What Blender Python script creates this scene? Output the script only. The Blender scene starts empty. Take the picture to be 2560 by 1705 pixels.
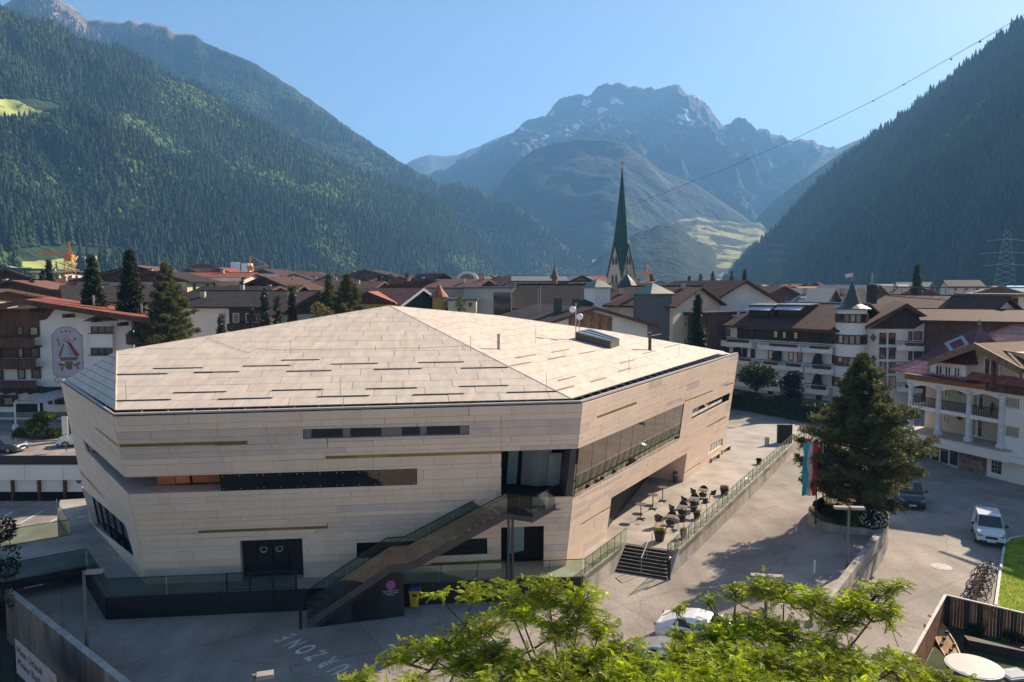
import bpy, math, random
import numpy as np
from mathutils import Vector, Matrix
S = bpy.context.scene
COL = S.collection
rnd = random.Random(7)
R = math.radians
V = Vector
# ------------------------------------------------------------------ camera, sky, sun, exposure
F, CX, CY, HC = 1850.0, 1280.0, 852.5, 17.5
PITCH = math.atan((CY - 712.0) / F)
cd = bpy.data.cameras.new('camera'); cam = bpy.data.objects.new('camera', cd); COL.objects.link(cam)
cam.location = (0, 0, HC); cam.rotation_euler = (R(90) - PITCH, 0, 0)
cd.sensor_width = 36.0; cd.lens = F / 2560 * 36.0; cd.clip_start = 0.2; cd.clip_end = 20000
S.camera = cam
SUN_EL, SUN_AZ = 31.5, 49.0          # azimuth clockwise from the view direction (+Y)
w = bpy.data.worlds.new('World'); S.world = w; w.use_nodes = True
nt = w.node_tree; bg = nt.nodes['Background']
sky = nt.nodes.new('ShaderNodeTexSky'); sky.sky_type = 'NISHITA'; sky.sun_disc = False
sky.sun_elevation = R(SUN_EL); sky.sun_rotation = R(SUN_AZ); sky.altitude = 600
sky.air_density = 1.0; sky.dust_density = 1.0; sky.ozone_density = 2.2
nt.links.new(sky.outputs[0], bg.inputs[0]); bg.inputs[1].default_value = 0.054
sd = bpy.data.lights.new('sun', 'SUN'); sd.energy = 5.0; sd.angle = R(0.5); sd.color = (1.0, 0.815, 0.60)
so = bpy.data.objects.new('sun', sd); COL.objects.link(so); so.location = (300, 260, 300)
so.rotation_euler = (R(90 - SUN_EL), 0, R(-SUN_AZ) + math.pi)
sdir = V((math.sin(R(SUN_AZ)) * math.cos(R(SUN_EL)), math.cos(R(SUN_AZ)) * math.cos(R(SUN_EL)), math.sin(R(SUN_EL))))
so.rotation_euler = sdir.to_track_quat('Z', 'Y').to_euler()
S.view_settings.view_transform = 'Standard'; S.view_settings.look = 'None'
S.view_settings.exposure = 1.36; S.view_settings.gamma = 1.0; S.view_settings.use_curve_mapping = False
S.cycles.volume_bounces = 1; S.cycles.max_bounces = 8; S.cycles.transparent_max_bounces = 16
S.cycles.diffuse_bounces = 4
# ------------------------------------------------------------------ geometry helpers
fw = V((0, math.cos(PITCH), -math.sin(PITCH))); up = V((0, math.sin(PITCH), math.cos(PITCH))); CAM = V((0, 0, HC))
def ray(px, py): return fw + V((1, 0, 0)) * ((px - CX) / F) + up * ((CY - py) / F)
def G(px, py, z=0.0):
    d = ray(px, py); return CAM + d * ((z - HC) / d.z)
def A(px, py, Y):
    d = ray(px, py); return CAM + d * (Y / d.y)
def onpl(px, py, o, n):
    d = ray(px, py); return CAM + d * ((o - CAM).dot(n) / d.dot(n))
def proj(p):
    q = p - CAM; z = q.dot(fw); return CX + F * q.x / z, CY - F * q.dot(up) / z

def tag(o, label=None, cat=None, group=None, kind=None):
    if label: o['label'] = label
    if cat: o['category'] = cat
    if group: o['group'] = group
    if kind: o['kind'] = kind
    return o
def thing(name, label, cat, loc=(0, 0, 0), rz=0.0, group=None):
    o = bpy.data.objects.new(name, None); COL.objects.link(o); o.location = loc; o.rotation_euler = (0, 0, rz)
    o.empty_display_size = 0.3
    return tag(o, label, cat, group)
def toloc(vs, par):
    if par is None: return [tuple(v) for v in vs]
    # accumulate translation / z rotation of parent chain
    ch = []; p = par
    while p: ch.append(p); p = p.parent
    m = Matrix.Identity(4)
    for p in reversed(ch): m = m @ (Matrix.Translation(p.location) @ p.rotation_euler.to_matrix().to_4x4())
    mi = m.inverted(); return [tuple(mi @ V(v)) for v in vs]
class MB:
    def __init__(s): s.v = []; s.f = []; s.m = []
    def add(s, vs, fs, mi=0):
        b = len(s.v); s.v += [tuple(x) for x in vs]; s.f += [tuple(b + i for i in f) for f in fs]; s.m += [mi] * len(fs); return s
    def obox(s, o, a, b, c, mi=0):
        o, a, b, c = V(o), V(a), V(b), V(c)
        return s.add([o, o + a, o + a + b, o + b, o + c, o + a + c, o + a + b + c, o + b + c],
                     [(0, 3, 2, 1), (4, 5, 6, 7), (0, 1, 5, 4), (1, 2, 6, 5), (2, 3, 7, 6), (3, 0, 4, 7)], mi)
    def box(s, c, sz, rz=0.0, mi=0):
        cr, sr = math.cos(rz), math.sin(rz); a = V((cr, sr, 0)) * sz[0]; b = V((-sr, cr, 0)) * sz[1]; u = V((0, 0, sz[2]))
        return s.obox(V(c) - a / 2 - b / 2 - u / 2, a, b, u, mi)
    def prism(s, poly, off, mi=0):
        n = len(poly); off = V(off); vs = [V(p) for p in poly] + [V(p) + off for p in poly]
        fs = [tuple(range(n - 1, -1, -1)), tuple(range(n, 2 * n))] + [(i, (i + 1) % n, n + (i + 1) % n, n + i) for i in range(n)]
        return s.add(vs, fs, mi)
    def frus(s, polys, cap=True, mi=0):
        n = len(polys[0]); vs = [p for q in polys for p in q]; fs = []
        for k in range(len(polys) - 1):
            for i in range(n): fs.append((k * n + i, k * n + (i + 1) % n, (k + 1) * n + (i + 1) % n, (k + 1) * n + i))
        if cap: fs += [tuple(range(n - 1, -1, -1)), tuple(range((len(polys) - 1) * n, len(polys) * n))]
        return s.add(vs, fs, mi)
    def tube(s, p, q, r, r2=None, n=6, mi=0):
        p, q = V(p), V(q); r2 = r if r2 is None else r2; d = (q - p)
        if d.length < 1e-6: return s
        d.normalize(); a = d.cross(V((0, 0, 1)) if abs(d.z) < 0.9 else V((1, 0, 0))).normalized(); b = d.cross(a)
        ring = lambda c, rr: [c + a * (rr * math.cos(t)) + b * (rr * math.sin(t)) for t in [2 * math.pi * i / n for i in range(n)]]
        return s.frus([ring(p, r), ring(q, r2)], True, mi)
    def path(s, pts, r, n=6, mi=0):
        for a, b in zip(pts[:-1], pts[1:]): s.tube(a, b, r, None, n, mi)
        return s
    def lathe(s, c, prof, n=16, mi=0):
        c = V(c); return s.frus([[c + V((r * math.cos(2 * math.pi * i / n), r * math.sin(2 * math.pi * i / n), z)) for i in range(n)] for r, z in prof], True, mi)
    def build(s, name, mat, parent=None, smooth=False, world=True, label=None, kind=None):
        me = bpy.data.meshes.new(name); me.from_pydata(toloc(s.v, parent) if (world and parent) else s.v, [], s.f)
        for m in (mat if isinstance(mat, (list, tuple)) else [mat]): me.materials.append(m)
        if any(s.m): me.polygons.foreach_set('material_index', s.m)
        if smooth: me.polygons.foreach_set('use_smooth', [True] * len(s.f))
        me.update(); o = bpy.data.objects.new(name, me); COL.objects.link(o); o.parent = parent
        return tag(o, label=label, kind=kind)
def copy_tree(o, par=None):
    c = o.copy(); COL.objects.link(c); c.parent = par
    for ch in list(o.children): copy_tree(ch, c)
    return c
def npmesh(name, verts, faces, mat, parent=None, kind=None, mids=None):
    """verts (n,3) array, faces (m,k) array, same k everywhere"""
    verts = np.asarray(verts, dtype=np.float32).reshape(-1, 3); faces = np.asarray(faces, dtype=np.int32)
    if parent is not None:
        m = np.array(Matrix.Translation(parent.location) @ parent.rotation_euler.to_matrix().to_4x4()); mi = np.linalg.inv(m)
        verts = (verts @ mi[:3, :3].T + mi[:3, 3]).astype(np.float32)
    me = bpy.data.meshes.new(name); k = faces.shape[1]
    me.vertices.add(len(verts)); me.vertices.foreach_set('co', verts.ravel())
    me.loops.add(faces.size); me.loops.foreach_set('vertex_index', faces.ravel())
    me.polygons.add(len(faces)); me.polygons.foreach_set('loop_start', np.arange(len(faces), dtype=np.int32) * k)
    me.polygons.foreach_set('loop_total', np.full(len(faces), k, dtype=np.int32))
    for mm in (mat if isinstance(mat, (list, tuple)) else [mat]): me.materials.append(mm)
    if mids is not None: me.polygons.foreach_set('material_index', np.asarray(mids, dtype=np.int32))
    me.update(calc_edges=True); o = bpy.data.objects.new(name, me); COL.objects.link(o); o.parent = parent
    if kind: o['kind'] = kind
    return o
# ------------------------------------------------------------------ materials
MATS = {}
def mat(name, col, rough=0.8, var=0.15, sc=3.0, bump=0.0, bsc=30.0, metal=0.0, objvar=0.0, col2=None, stretch=None, spec=0.4, tr=0.0, streak=0.0, sss=0):
    if name in MATS: return MATS[name]
    m = bpy.data.materials.new(name); m.use_nodes = True; n = m.node_tree; L = n.links; p = n.nodes['Principled BSDF']
    p.inputs['Roughness'].default_value = rough; p.inputs['Metallic'].default_value = metal; p.inputs['Specular IOR Level'].default_value = spec
    tc = n.nodes.new('ShaderNodeTexCoord'); mp = n.nodes.new('ShaderNodeMapping'); L.new(tc.outputs['Object'], mp.inputs[0])
    if stretch: mp.inputs['Scale'].default_value = stretch
    nz = n.nodes.new('ShaderNodeTexNoise'); nz.inputs['Scale'].default_value = sc; nz.inputs['Detail'].default_value = 5; L.new(mp.outputs[0], nz.inputs[0])
    c2 = col2 or tuple(c * (1 - var * 1.5) for c in col)
    mr = n.nodes.new('ShaderNodeMapRange'); mr.inputs[1].default_value = 0.3; mr.inputs[2].default_value = 0.7; L.new(nz.outputs[0], mr.inputs[0])
    mx = n.nodes.new('ShaderNodeMix'); mx.data_type = 'RGBA'; mx.inputs[6].default_value = (*c2, 1); mx.inputs[7].default_value = (*[min(1, c * (1 + var * 0.5)) for c in col], 1)
    L.new(mr.outputs[0], mx.inputs[0]); out = mx.outputs[2]
    if objvar:
        oi = n.nodes.new('ShaderNodeObjectInfo'); hm = n.nodes.new('ShaderNodeMapRange'); L.new(oi.outputs['Random'], hm.inputs[0])
        hm.inputs[3].default_value = 1 - objvar; hm.inputs[4].default_value = 1 + objvar
        vm = n.nodes.new('ShaderNodeVectorMath'); vm.operation = 'SCALE'; L.new(out, vm.inputs[0]); L.new(hm.outputs[0], vm.inputs[3]); out = vm.outputs[0]
    L.new(out, p.inputs['Base Color'])
    if bump:
        b = n.nodes.new('ShaderNodeBump'); b.inputs['Strength'].default_value = bump; b.inputs['Distance'].default_value = 0.05
        n2 = n.nodes.new('ShaderNodeTexNoise'); n2.inputs['Scale'].default_value = bsc; n2.inputs['Detail'].default_value = 4; L.new(mp.outputs[0], n2.inputs[0])
        L.new(n2.outputs[0], b.inputs['Height']); L.new(b.outputs[0], p.inputs['Normal'])
    if tr:
        t = n.nodes.new('ShaderNodeBsdfTranslucent'); ms = n.nodes.new('ShaderNodeMixShader'); ms.inputs[0].default_value = tr
        L.new(out, t.inputs[0]); L.new(p.outputs[0], ms.inputs[1]); L.new(t.outputs[0], ms.inputs[2]); L.new(ms.outputs[0], n.nodes['Material Output'].inputs[0])
    MATS[name] = m; return m
def glassmat(name, tint=(0.8, 0.9, 0.86), refl=0.12, rough=0.02):
    if name in MATS: return MATS[name]
    m = bpy.data.materials.new(name); m.use_nodes = True; n = m.node_tree; L = n.links; n.nodes.remove(n.nodes['Principled BSDF'])
    t = n.nodes.new('ShaderNodeBsdfTransparent'); t.inputs[0].default_value = (*tint, 1); g = n.nodes.new('ShaderNodeBsdfGlossy'); g.inputs['Roughness'].default_value = rough
    lw = n.nodes.new('ShaderNodeLayerWeight'); lw.inputs[0].default_value = 0.35; mr = n.nodes.new('ShaderNodeMapRange'); L.new(lw.outputs['Fresnel'], mr.inputs[0]); mr.inputs[3].default_value = refl * 0.6; mr.inputs[4].default_value = min(1, refl * 4)
    nz = n.nodes.new('ShaderNodeTexNoise'); nz.inputs['Scale'].default_value = 0.8; b = n.nodes.new('ShaderNodeBump'); b.inputs['Strength'].default_value = 0.05; L.new(nz.outputs[0], b.inputs['Height']); L.new(b.outputs[0], g.inputs['Normal'])
    ms = n.nodes.new('ShaderNodeMixShader'); L.new(mr.outputs[0], ms.inputs[0]); L.new(t.outputs[0], ms.inputs[1]); L.new(g.outputs[0], ms.inputs[2]); L.new(ms.outputs[0], n.nodes['Material Output'].inputs[0])
    MATS[name] = m; return m
pane = mat('window_glass', (0.03, 0.035, 0.04), 0.06, 0.3, 0.6, spec=0.9, objvar=0.3)
pane2 = mat('window_glass_pale', (0.25, 0.25, 0.22), 0.1, 0.2, 0.6, spec=0.9)
darkglass = mat('dark_glazing', (0.02, 0.024, 0.026), 0.03, 0.2, 0.5, spec=1.0)
railglass = glassmat('rail_glass', (0.80, 0.88, 0.80), 0.07)
smoke = glassmat('smoked_glass', (0.30, 0.31, 0.29), 0.16)
darkrail = glassmat('tinted_rail_glass', (0.62, 0.72, 0.70), 0.07)  # deeper grey-green tint than the clear balustrade glass
def asphaltmat():
    m = mat('asphalt', (0.32, 0.282, 0.25), 0.85, 0.2, 0.35, 0.3, 40); n = m.node_tree; L = n.links; p = n.nodes['Principled BSDF']; src = p.inputs['Base Color'].links[0].from_socket; g = n.nodes.new('ShaderNodeNewGeometry')
    def ramp(x, a, b, lo, hi):
        r = n.nodes.new('ShaderNodeMapRange'); r.inputs[1].default_value = a; r.inputs[2].default_value = b; r.inputs[3].default_value = lo; r.inputs[4].default_value = hi; L.new(x, r.inputs[0]); return r.outputs[0]
    def noise(sc, st=(1, 1, 1), rot=0.0, det=6):
        mp = n.nodes.new('ShaderNodeMapping'); mp.inputs['Scale'].default_value = st; mp.inputs['Rotation'].default_value = (0, 0, rot); L.new(g.outputs['Position'], mp.inputs[0]); z = n.nodes.new('ShaderNodeTexNoise'); z.inputs['Scale'].default_value = sc; z.inputs['Detail'].default_value = det; L.new(mp.outputs[0], z.inputs[0]); return z.outputs[0], mp
    fs = [ramp(noise(6.0)[0], .3, .7, .86, 1.12), ramp(noise(.9, (1, .12, 1), -.55)[0], .35, .65, .88, 1.07), ramp(noise(.13)[0], .4, .6, .9, 1.06)]
    v = n.nodes.new('ShaderNodeTexVoronoi'); v.feature = 'DISTANCE_TO_EDGE'; v.inputs['Scale'].default_value = .11; wn = noise(.6); mx = n.nodes.new('ShaderNodeVectorMath'); mx.operation = 'MULTIPLY_ADD'; L.new(wn[0], mx.inputs[0]); mx.inputs[1].default_value = (2.2, 2.2, 0); L.new(g.outputs['Position'], mx.inputs[2]); L.new(mx.outputs[0], v.inputs['Vector'])
    fs.append(ramp(v.outputs[0], 0.0, .006, .72, 1.0)); br = n.nodes.new('ShaderNodeTexBrick'); br.offset = 0; br.inputs['Scale'].default_value = 1.0; br.inputs['Brick Width'].default_value = 13; br.inputs['Row Height'].default_value = 7.5; br.inputs['Mortar Size'].default_value = .035; br.inputs['Color1'].default_value = (1.05, 1.05, 1.05, 1); br.inputs['Color2'].default_value = (.9, .9, .9, 1); br.inputs['Mortar'].default_value = (.72, .72, .72, 1)
    mp = n.nodes.new('ShaderNodeMapping'); mp.inputs['Rotation'].default_value = (0, 0, -.56); L.new(g.outputs['Position'], mp.inputs[0]); L.new(mp.outputs[0], br.inputs['Vector']); fs.append(br.outputs[0])
    for f in fs:
        vm = n.nodes.new('ShaderNodeVectorMath'); vm.operation = 'MULTIPLY' if f is br.outputs[0] else 'SCALE'; L.new(src, vm.inputs[0]); L.new(f, vm.inputs[1] if f is br.outputs[0] else vm.inputs[3]); src = vm.outputs[0]
    L.new(src, p.inputs['Base Color']); return m
asphalt = asphaltmat()
concrete = mat('concrete', (0.36, 0.33, 0.29), 0.9, 0.3, 1.2, 0.2, 12, stretch=(1, 1, 0.35))
terrm = mat('terrace_slab', (0.37, 0.335, 0.30), 0.7, 0.22, 0.6, 0.1, 20)
panelm = mat('pale_cladding', (0.84, 0.645, 0.495), 0.6, 0.05, 1.1, 0.02, 6, objvar=0.04, stretch=(1.6, 1.6, .22))
panelg = mat('grey_cladding', (0.70, 0.56, 0.47), 0.5, 0.08, 1.0, objvar=0.05)
goldm = mat('gold_cladding', (0.30, 0.215, 0.06), 0.38, 0.12, 1.0, metal=0.35, objvar=0.22)
roofp = mat('roof_cladding', (0.63, 0.535, 0.435), 0.65, 0.11, 1.5, 0.03, 8, objvar=0.045, stretch=(1.5, .35, 1))
blackm = mat('black_metal', (0.016, 0.016, 0.018), 0.45, 0.2, 2)
dsteel = mat('dark_steel', (0.085, 0.07, 0.065), 0.5, 0.2, 2)
steel = mat('galvanised_steel', (0.42, 0.42, 0.41), 0.35, 0.2, 3, metal=0.7)
white = mat('white_render', (0.78, 0.74, 0.68), 0.9, 0.07, 0.4, 0.1, 25)
cream = mat('cream_render', (0.62, 0.53, 0.39), 0.9, 0.08, 0.4, 0.1, 25)
brownw = mat('brown_wood', (0.115, 0.052, 0.028), 0.7, 0.35, 2.0, 0.2, 14, stretch=(1, 1, 0.2), objvar=0.15)
darkw = mat('dark_wood', (0.055, 0.033, 0.022), 0.75, 0.35, 2.0, 0.2, 14, objvar=0.15)
oranw = mat('orange_wood', (0.36, 0.15, 0.05), 0.65, 0.3, 1.5, 0.15, 14, stretch=(0.3, 0.3, 1), objvar=0.1)
browr = mat('brown_roof', (0.085, 0.047, 0.036), 0.8, 0.25, 1.2, 0.3, 6, objvar=0.12, spec=0.12)
darkr = mat('dark_roof', (0.045, 0.038, 0.036), 0.8, 0.25, 1.2, 0.3, 6, objvar=0.12, spec=0.12)
redr = mat('red_roof', (0.26, 0.085, 0.055), 0.75, 0.25, 1.0, 0.3, 6, objvar=0.12, spec=0.12)
greyr = mat('grey_metal_roof', (0.13, 0.135, 0.14), 0.5, 0.25, 1.0, 0.1, 6)
copper = mat('green_copper', (0.04, 0.075, 0.062), 0.5, 0.25, 1.0)
bark = mat('bark', (0.10, 0.07, 0.05), 0.9, 0.3, 6, 0.5, 20)
paint = mat('white_paint', (0.62, 0.62, 0.60), 0.7, 0.3, 4)
whitep = mat('white_gloss', (0.75, 0.75, 0.74), 0.35, 0.05, 2)
# ------------------------------------------------------------------ patches and polygon tools
class Patch:                       # bilinear surface a,b bottom, c,d top (b->c right side)
    def __init__(s, a, b, c, d):
        s.a, s.b, s.c, s.d = map(V, (a, b, c, d)); s.U = ((s.b - s.a).length + (s.c - s.d).length) / 2; s.W = ((s.d - s.a).length + (s.c - s.b).length) / 2
        s.poly = [(0, 0), (s.U, 0), (s.U, s.W), (0, s.W)]
    def raw(s, u, v):
        u /= s.U; v /= s.W; return s.a * ((1 - u) * (1 - v)) + s.b * (u * (1 - v)) + s.c * (u * v) + s.d * ((1 - u) * v)
    def nrm(s, u, v):
        e = 0.01; n = (s.raw(u + e, v) - s.raw(u, v)).cross(s.raw(u, v + e) - s.raw(u, v)); return n.normalized()
    def pt(s, u, v, off=0.0):
        if not off: return s.raw(u, v)
        n = s.nrm(u, v)
        if off < -0.04: n.z = 0; n.normalize()      # openings go back level into the building
        return s.raw(u, v) + n * off
    def inv(s, px, py):
        u, v = s.U / 2, s.W / 2
        for _ in range(12):
            x, y = proj(s.raw(u, v)); e = 0.05; xu, yu = proj(s.raw(u + e, v)); xv, yv = proj(s.raw(u, v + e))
            a, b, c, d = (xu - x) / e, (xv - x) / e, (yu - y) / e, (yv - y) / e; det = a * d - b * c; rx, ry = px - x, py - y
            u += (rx * d - b * ry) / det; v += (a * ry - c * rx) / det
        return (u, v)
class Plane:                       # flat surface through o with axes eu, ev (unit), outward normal
    def __init__(s, o, eu, ev): s.o = V(o); s.eu = V(eu).normalized(); s.n = s.eu.cross(V(ev)).normalized(); s.ev = s.n.cross(s.eu)
    def pt(s, u, v, off=0.0): return s.o + s.eu * u + s.ev * v + s.n * off
    def uv(s, p): q = V(p) - s.o; return (q.dot(s.eu), q.dot(s.ev))
    def inv(s, px, py): return s.uv(onpl(px, py, s.o, s.n))
def area(p): return 0.5 * sum(p[i][0] * p[(i + 1) % len(p)][1] - p[(i + 1) % len(p)][0] * p[i][1] for i in range(len(p)))
def ccw(p): return list(p) if area(p) > 0 else list(p)[::-1]
def half(p, a, b, keep=True):      # keep left of a->b (or right)
    out = []; sg = 1 if keep else -1
    f = lambda q: sg * ((b[0] - a[0]) * (q[1] - a[1]) - (b[1] - a[1]) * (q[0] - a[0]))
    for i in range(len(p)):
        P, Q = p[i], p[(i + 1) % len(p)]; fp, fq = f(P), f(Q)
        if fp >= 0: out.append(P)
        if (fp > 0 and fq < 0) or (fp < 0 and fq > 0):
            t = fp / (fp - fq); out.append((P[0] + (Q[0] - P[0]) * t, P[1] + (Q[1] - P[1]) * t))
    return out
def clip(p, q):
    q = ccw(q)
    for i in range(len(q)):
        if len(p) < 3: return []
        p = half(p, q[i], q[(i + 1) % len(q)])
    return p if len(p) > 2 and abs(area(p)) > 1e-3 else []
def subtract(p, q):
    q = ccw(q); out = []
    for i in range(len(q)):
        if len(p) < 3: break
        o = half(p, q[i], q[(i + 1) % len(q)], False)
        if len(o) > 2 and abs(area(o)) > 1e-3: out.append(o)
        p = half(p, q[i], q[(i + 1) % len(q)])
    return out
def cladding(sf, poly, holes, rows, wid, mats, parent, name, t=0.05, gap=0.03, stag=None, pick=None, off0=0.0, rr=None, ugap=None):
    rr = rr or random.Random(3); us = [p[0] for p in poly]; u0, u1 = min(us), max(us); n = 0
    for k in range(len(rows) - 1):
        v0, v1 = rows[k], rows[k + 1]; u = u0 - rr.uniform(0, wid) if stag is None else u0 - (k * stag % wid)
        while u < u1:
            wd = wid * (rr.uniform(0.75, 1.2) if stag is None else 1.0); g = gap / 2; gu = (ugap or gap) / 2
            cell = [(u + gu, v0 + g), (u + wd - gu, v0 + g), (u + wd - gu, v1 - g), (u + gu, v1 - g)]
            ps = [clip(cell, poly)]; ps = [p for p in ps if p]
            for h in holes: ps = [r for p in ps for r in subtract(p, h)]
            ps = [p for p in ps if abs(area(p)) > 0.01 and max(q[0] for q in p) - min(q[0] for q in p) > .05 and max(q[1] for q in p) - min(q[1] for q in p) > .04]
            if ps:
                m = MB(); d = rr.uniform(-0.006, 0.006)
                for p in ps:
                    p = ccw(p); a = [sf.pt(x, y, off0) for x, y in p]; b = [sf.pt(x, y, off0 + t + d) for x, y in p]; q = len(p)
                    m.add(a + b, [tuple(range(q, 2 * q))] + [(i, (i + 1) % q, q + (i + 1) % q, q + i) for i in range(q)])
                mm = pick(k, u) if pick else None
                rgs = sorted((min(q[0] for q in p), max(q[0] for q in p)) for p in ps)
                if len(ps) > 1 and any(b_[0] > a_[1] + .01 for a_, b_ in zip(rgs[:-1], rgs[1:])):
                    for p in ps[1:]:
                        m2 = MB(); p = ccw(p); q = len(p); m2.add([sf.pt(x, y, off0) for x, y in p] + [sf.pt(x, y, off0 + t + d) for x, y in p], [tuple(range(q, 2 * q))] + [(i, (i + 1) % q, q + (i + 1) % q, q + i) for i in range(q)]); m2.build(name, mats[0] if mm is None else mm, parent)
                    p = ccw(ps[0]); q = len(p); m = MB(); m.add([sf.pt(x, y, off0) for x, y in p] + [sf.pt(x, y, off0 + t + d) for x, y in p], [tuple(range(q, 2 * q))] + [(i, (i + 1) % q, q + (i + 1) % q, q + i) for i in range(q)])
                m.build(name, mats[0] if mm is None else mm, parent); n += 1
            u += wd
    return n
def sheet(sf, poly, holes, m, parent, name, off=0.0, n=1):
    ps = [poly]
    for h in holes: ps = [r for p in ps for r in subtract(p, h)]
    mb = MB()
    for p in ps: mb.add([sf.pt(x, y, off) for x, y in p], [tuple(range(len(p)))])
    return mb.build(name, m, parent)
def recess(sf, hole, depth, m, parent, name='reveal', t0=0.045, skip=None):
    mb = MB(); h = ccw(hole); q = len(h); keep = [i for i in range(q) if not (skip and skip(h[i]) and skip(h[(i + 1) % q]))]
    mb.add([sf.pt(x, y, t0) for x, y in h] + [sf.pt(x, y, -depth) for x, y in h], [(i, (i + 1) % q, q + (i + 1) % q, q + i) for i in keep])
    return mb.build(name, m, parent)
def fill(sf, poly, m, parent, name, off=0.0, t=0.02, label=None):
    mb = MB(); p = ccw(poly); mb.frus([[sf.pt(x, y, off) for x, y in p], [sf.pt(x, y, off + t) for x, y in p]]); return mb.build(name, m, parent, label=label)
# ------------------------------------------------------------------ ground
def sm(x, a, b):
    t = min(1, max(0, (x - a) / (b - a))); return t * t * (3 - 2 * t)
wallA = G(2211, 1326, 1.64); wallB = G(1940, 1676, 1.64)       # line of the retaining wall
def xw(y):                                                       # boundary between plaza and hotel drive
    d = (wallA - wallB) / (wallA.y - wallB.y)
    if y <= wallA.y: return (wallB + d * (y - wallB.y)).x
    return wallA.x + (y - wallA.y) * 0.25
def hplaza(x, y):
    h = sm(y, 62, 90); wl = xw(y)
    p = 1.05 * sm(x, wl - 9, wl - 2) * sm(y, 24, 30) * (1 - sm(y, 50, 60)); return max(h, p)
def hdrive(x, y): return -0.3 + 1.3 * sm(y, 66, 92)
def gridsheet(name, xl, xr, ys, nx, hf, m):
    vs = []; fs = []; b = nx + 1
    for y in ys:
        x0, x1 = xl(y), xr(y)
        for i in range(b): x = x0 + (x1 - x0) * i / nx; vs.append((x, y, hf(x, y)))
    for j in range(len(ys) - 1):
        for i in range(nx): fs.append((j * b + i, j * b + i + 1, (j + 1) * b + i + 1, (j + 1) * b + i))
    return tag(npmesh(name, vs, fs, m), kind='structure')
ys1 = [i for i in range(-10, 97, 2)]
gridsheet('plaza_ground', lambda y: -26 if y > 46 else (-60 if y > 41 else -27.5 + 1.19 * (40 - y)), xw, [y for y in ys1], 60, hplaza, asphalt)
gridsheet('hotel_drive', xw, lambda y: 130, ys1, 60, hdrive, asphalt)
townm = mat('town_ground', (0.20, 0.19, 0.165), 0.9, 0.25, 0.05, 0.2, 5)
gridsheet('upper_street', lambda y: -120, lambda y: -26, [68, 80, 96], 4, lambda x, y: 1.0, asphalt)
gridsheet('town_ground', lambda y: -200 - y, lambda y: 200 + y, [96, 200, 400, 800, 1600, 3200, 6000], 12, lambda x, y: 1.0 if y < 300 else 1.0, townm)
gridsheet('lower_parking_ground', lambda y: -90, lambda y: -25.5, [46, 50, 68.2], 4, lambda x, y: -2.8, asphalt)
gridsheet('base_ground', lambda y: -700, lambda y: 700, [-60, 20, 100], 4, lambda x, y: -3.2, townm)
# ------------------------------------------------------------------ the big angular hall
HT = 11.0; PZ = 1.15
Ab, Bb, Cb, Db = G(369, 1461.5, PZ), G(1412.6, 1413.7, PZ), G(1808, 1132, PZ), G(228, 1305, PZ)
At, Bt, Ct, Dt = G(284.8, 1041, HT), G(1454.5, 1008.6, HT), G(1845, 885, HT), G(153, 953, HT)
hall = thing('event_hall', 'large angular hall clad in pale panels with a faceted pale roof', 'hall', ((Ab + Bb) / 2)[:])
FR, RT, LF = Patch(Ab, Bb, Bt, At), Patch(Bb, Cb, Ct, Bt), Patch(Db, Ab, At, Dt)
def px(sf, pts): return [sf.inv(x, y) for x, y in pts]
fh = dict(louvre=px(FR, [(757.7, 1072), (1173, 1062), (1173, 1086), (757.7, 1097)]),
          slot=px(FR, [(312, 1192), (1042.6, 1170), (1042.6, 1211), (320, 1235)]),
          door=px(FR, [(599.6, 1350.6), (755.9, 1344.4), (760, 1444), (605, 1451)]),
          win=px(FR, [(892, 1356), (1218, 1345), (1218, 1383), (892, 1395.5)]),
          log=px(FR, [(1253, 1127), (1444, 1120.7), (1436, 1240), (1253, 1246)]),
          low=px(FR, [(1253, 1317.6), (1359.4, 1313.7), (1358.5, 1416), (1253, 1421)]))
fh['slot'][0] = (-0.1, fh['slot'][0][1]); fh['slot'][3] = (-0.1, fh['slot'][3][1]); fh['log'][1] = (FR.U + .1, fh['log'][1][1]); fh['log'][2] = (FR.U + .1, fh['log'][2][1])
fg = [px(FR, q) for q in ([(294, 1109.6), (619, 1101), (619, 1109.5), (296, 1117.6)], [(819.4, 1138.8), (1253, 1126), (1253, 1133.5), (819.4, 1146.8)],
      [(496, 1325), (819.5, 1313), (819.5, 1320.3), (496, 1332.4)], [(1077, 1406.7), (1252.4, 1396.9), (1252.4, 1405.3), (1077, 1412.3)])]
fg[0][0] = (0.0, fg[0][0][1]); fg[0][3] = (0.0, fg[0][3][1])
rh = dict(win=px(RT, [(1442.7, 1121), (1708.4, 1008.4), (1696, 1095.4), (1433, 1240)]), small=px(RT, [(1730, 1023.5), (1825, 981), (1820.5, 1001), (1727.5, 1049)]),
          ent=px(RT, [(1527, 1244), (1716, 1132), (1706, 1206), (1514, 1342)]), gr=px(RT, [(1769.6, 1134.7), (1804.7, 1112), (1806, 1094), (1773.8, 1112)]))
rg = [px(RT, q) for q in ([(1490.4, 1040.5), (1590, 1003.5), (1590, 1009.5), (1490.4, 1047)], [(1710, 1002), (1780.6, 975), (1780.6, 978.5), (1710, 1006)], [(1810, 963), (1832, 955), (1831, 958.5), (1809, 966.5)],
      [(1766.8, 1065.5), (1814, 1040), (1814, 1044), (1766.8, 1070)], [(1709.3, 1181), (1747, 1155.5), (1747, 1160), (1708.6, 1185.5)], [(1450.6, 1309), (1522.7, 1265), (1522, 1269.5), (1450, 1314)])]
lh = dict(slot=px(LF, [(210, 1100), (318, 1192), (326, 1235), (217.5, 1126)]), ent=px(LF, [(205, 1216), (315, 1311), (338, 1393), (234, 1311)]))
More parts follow.
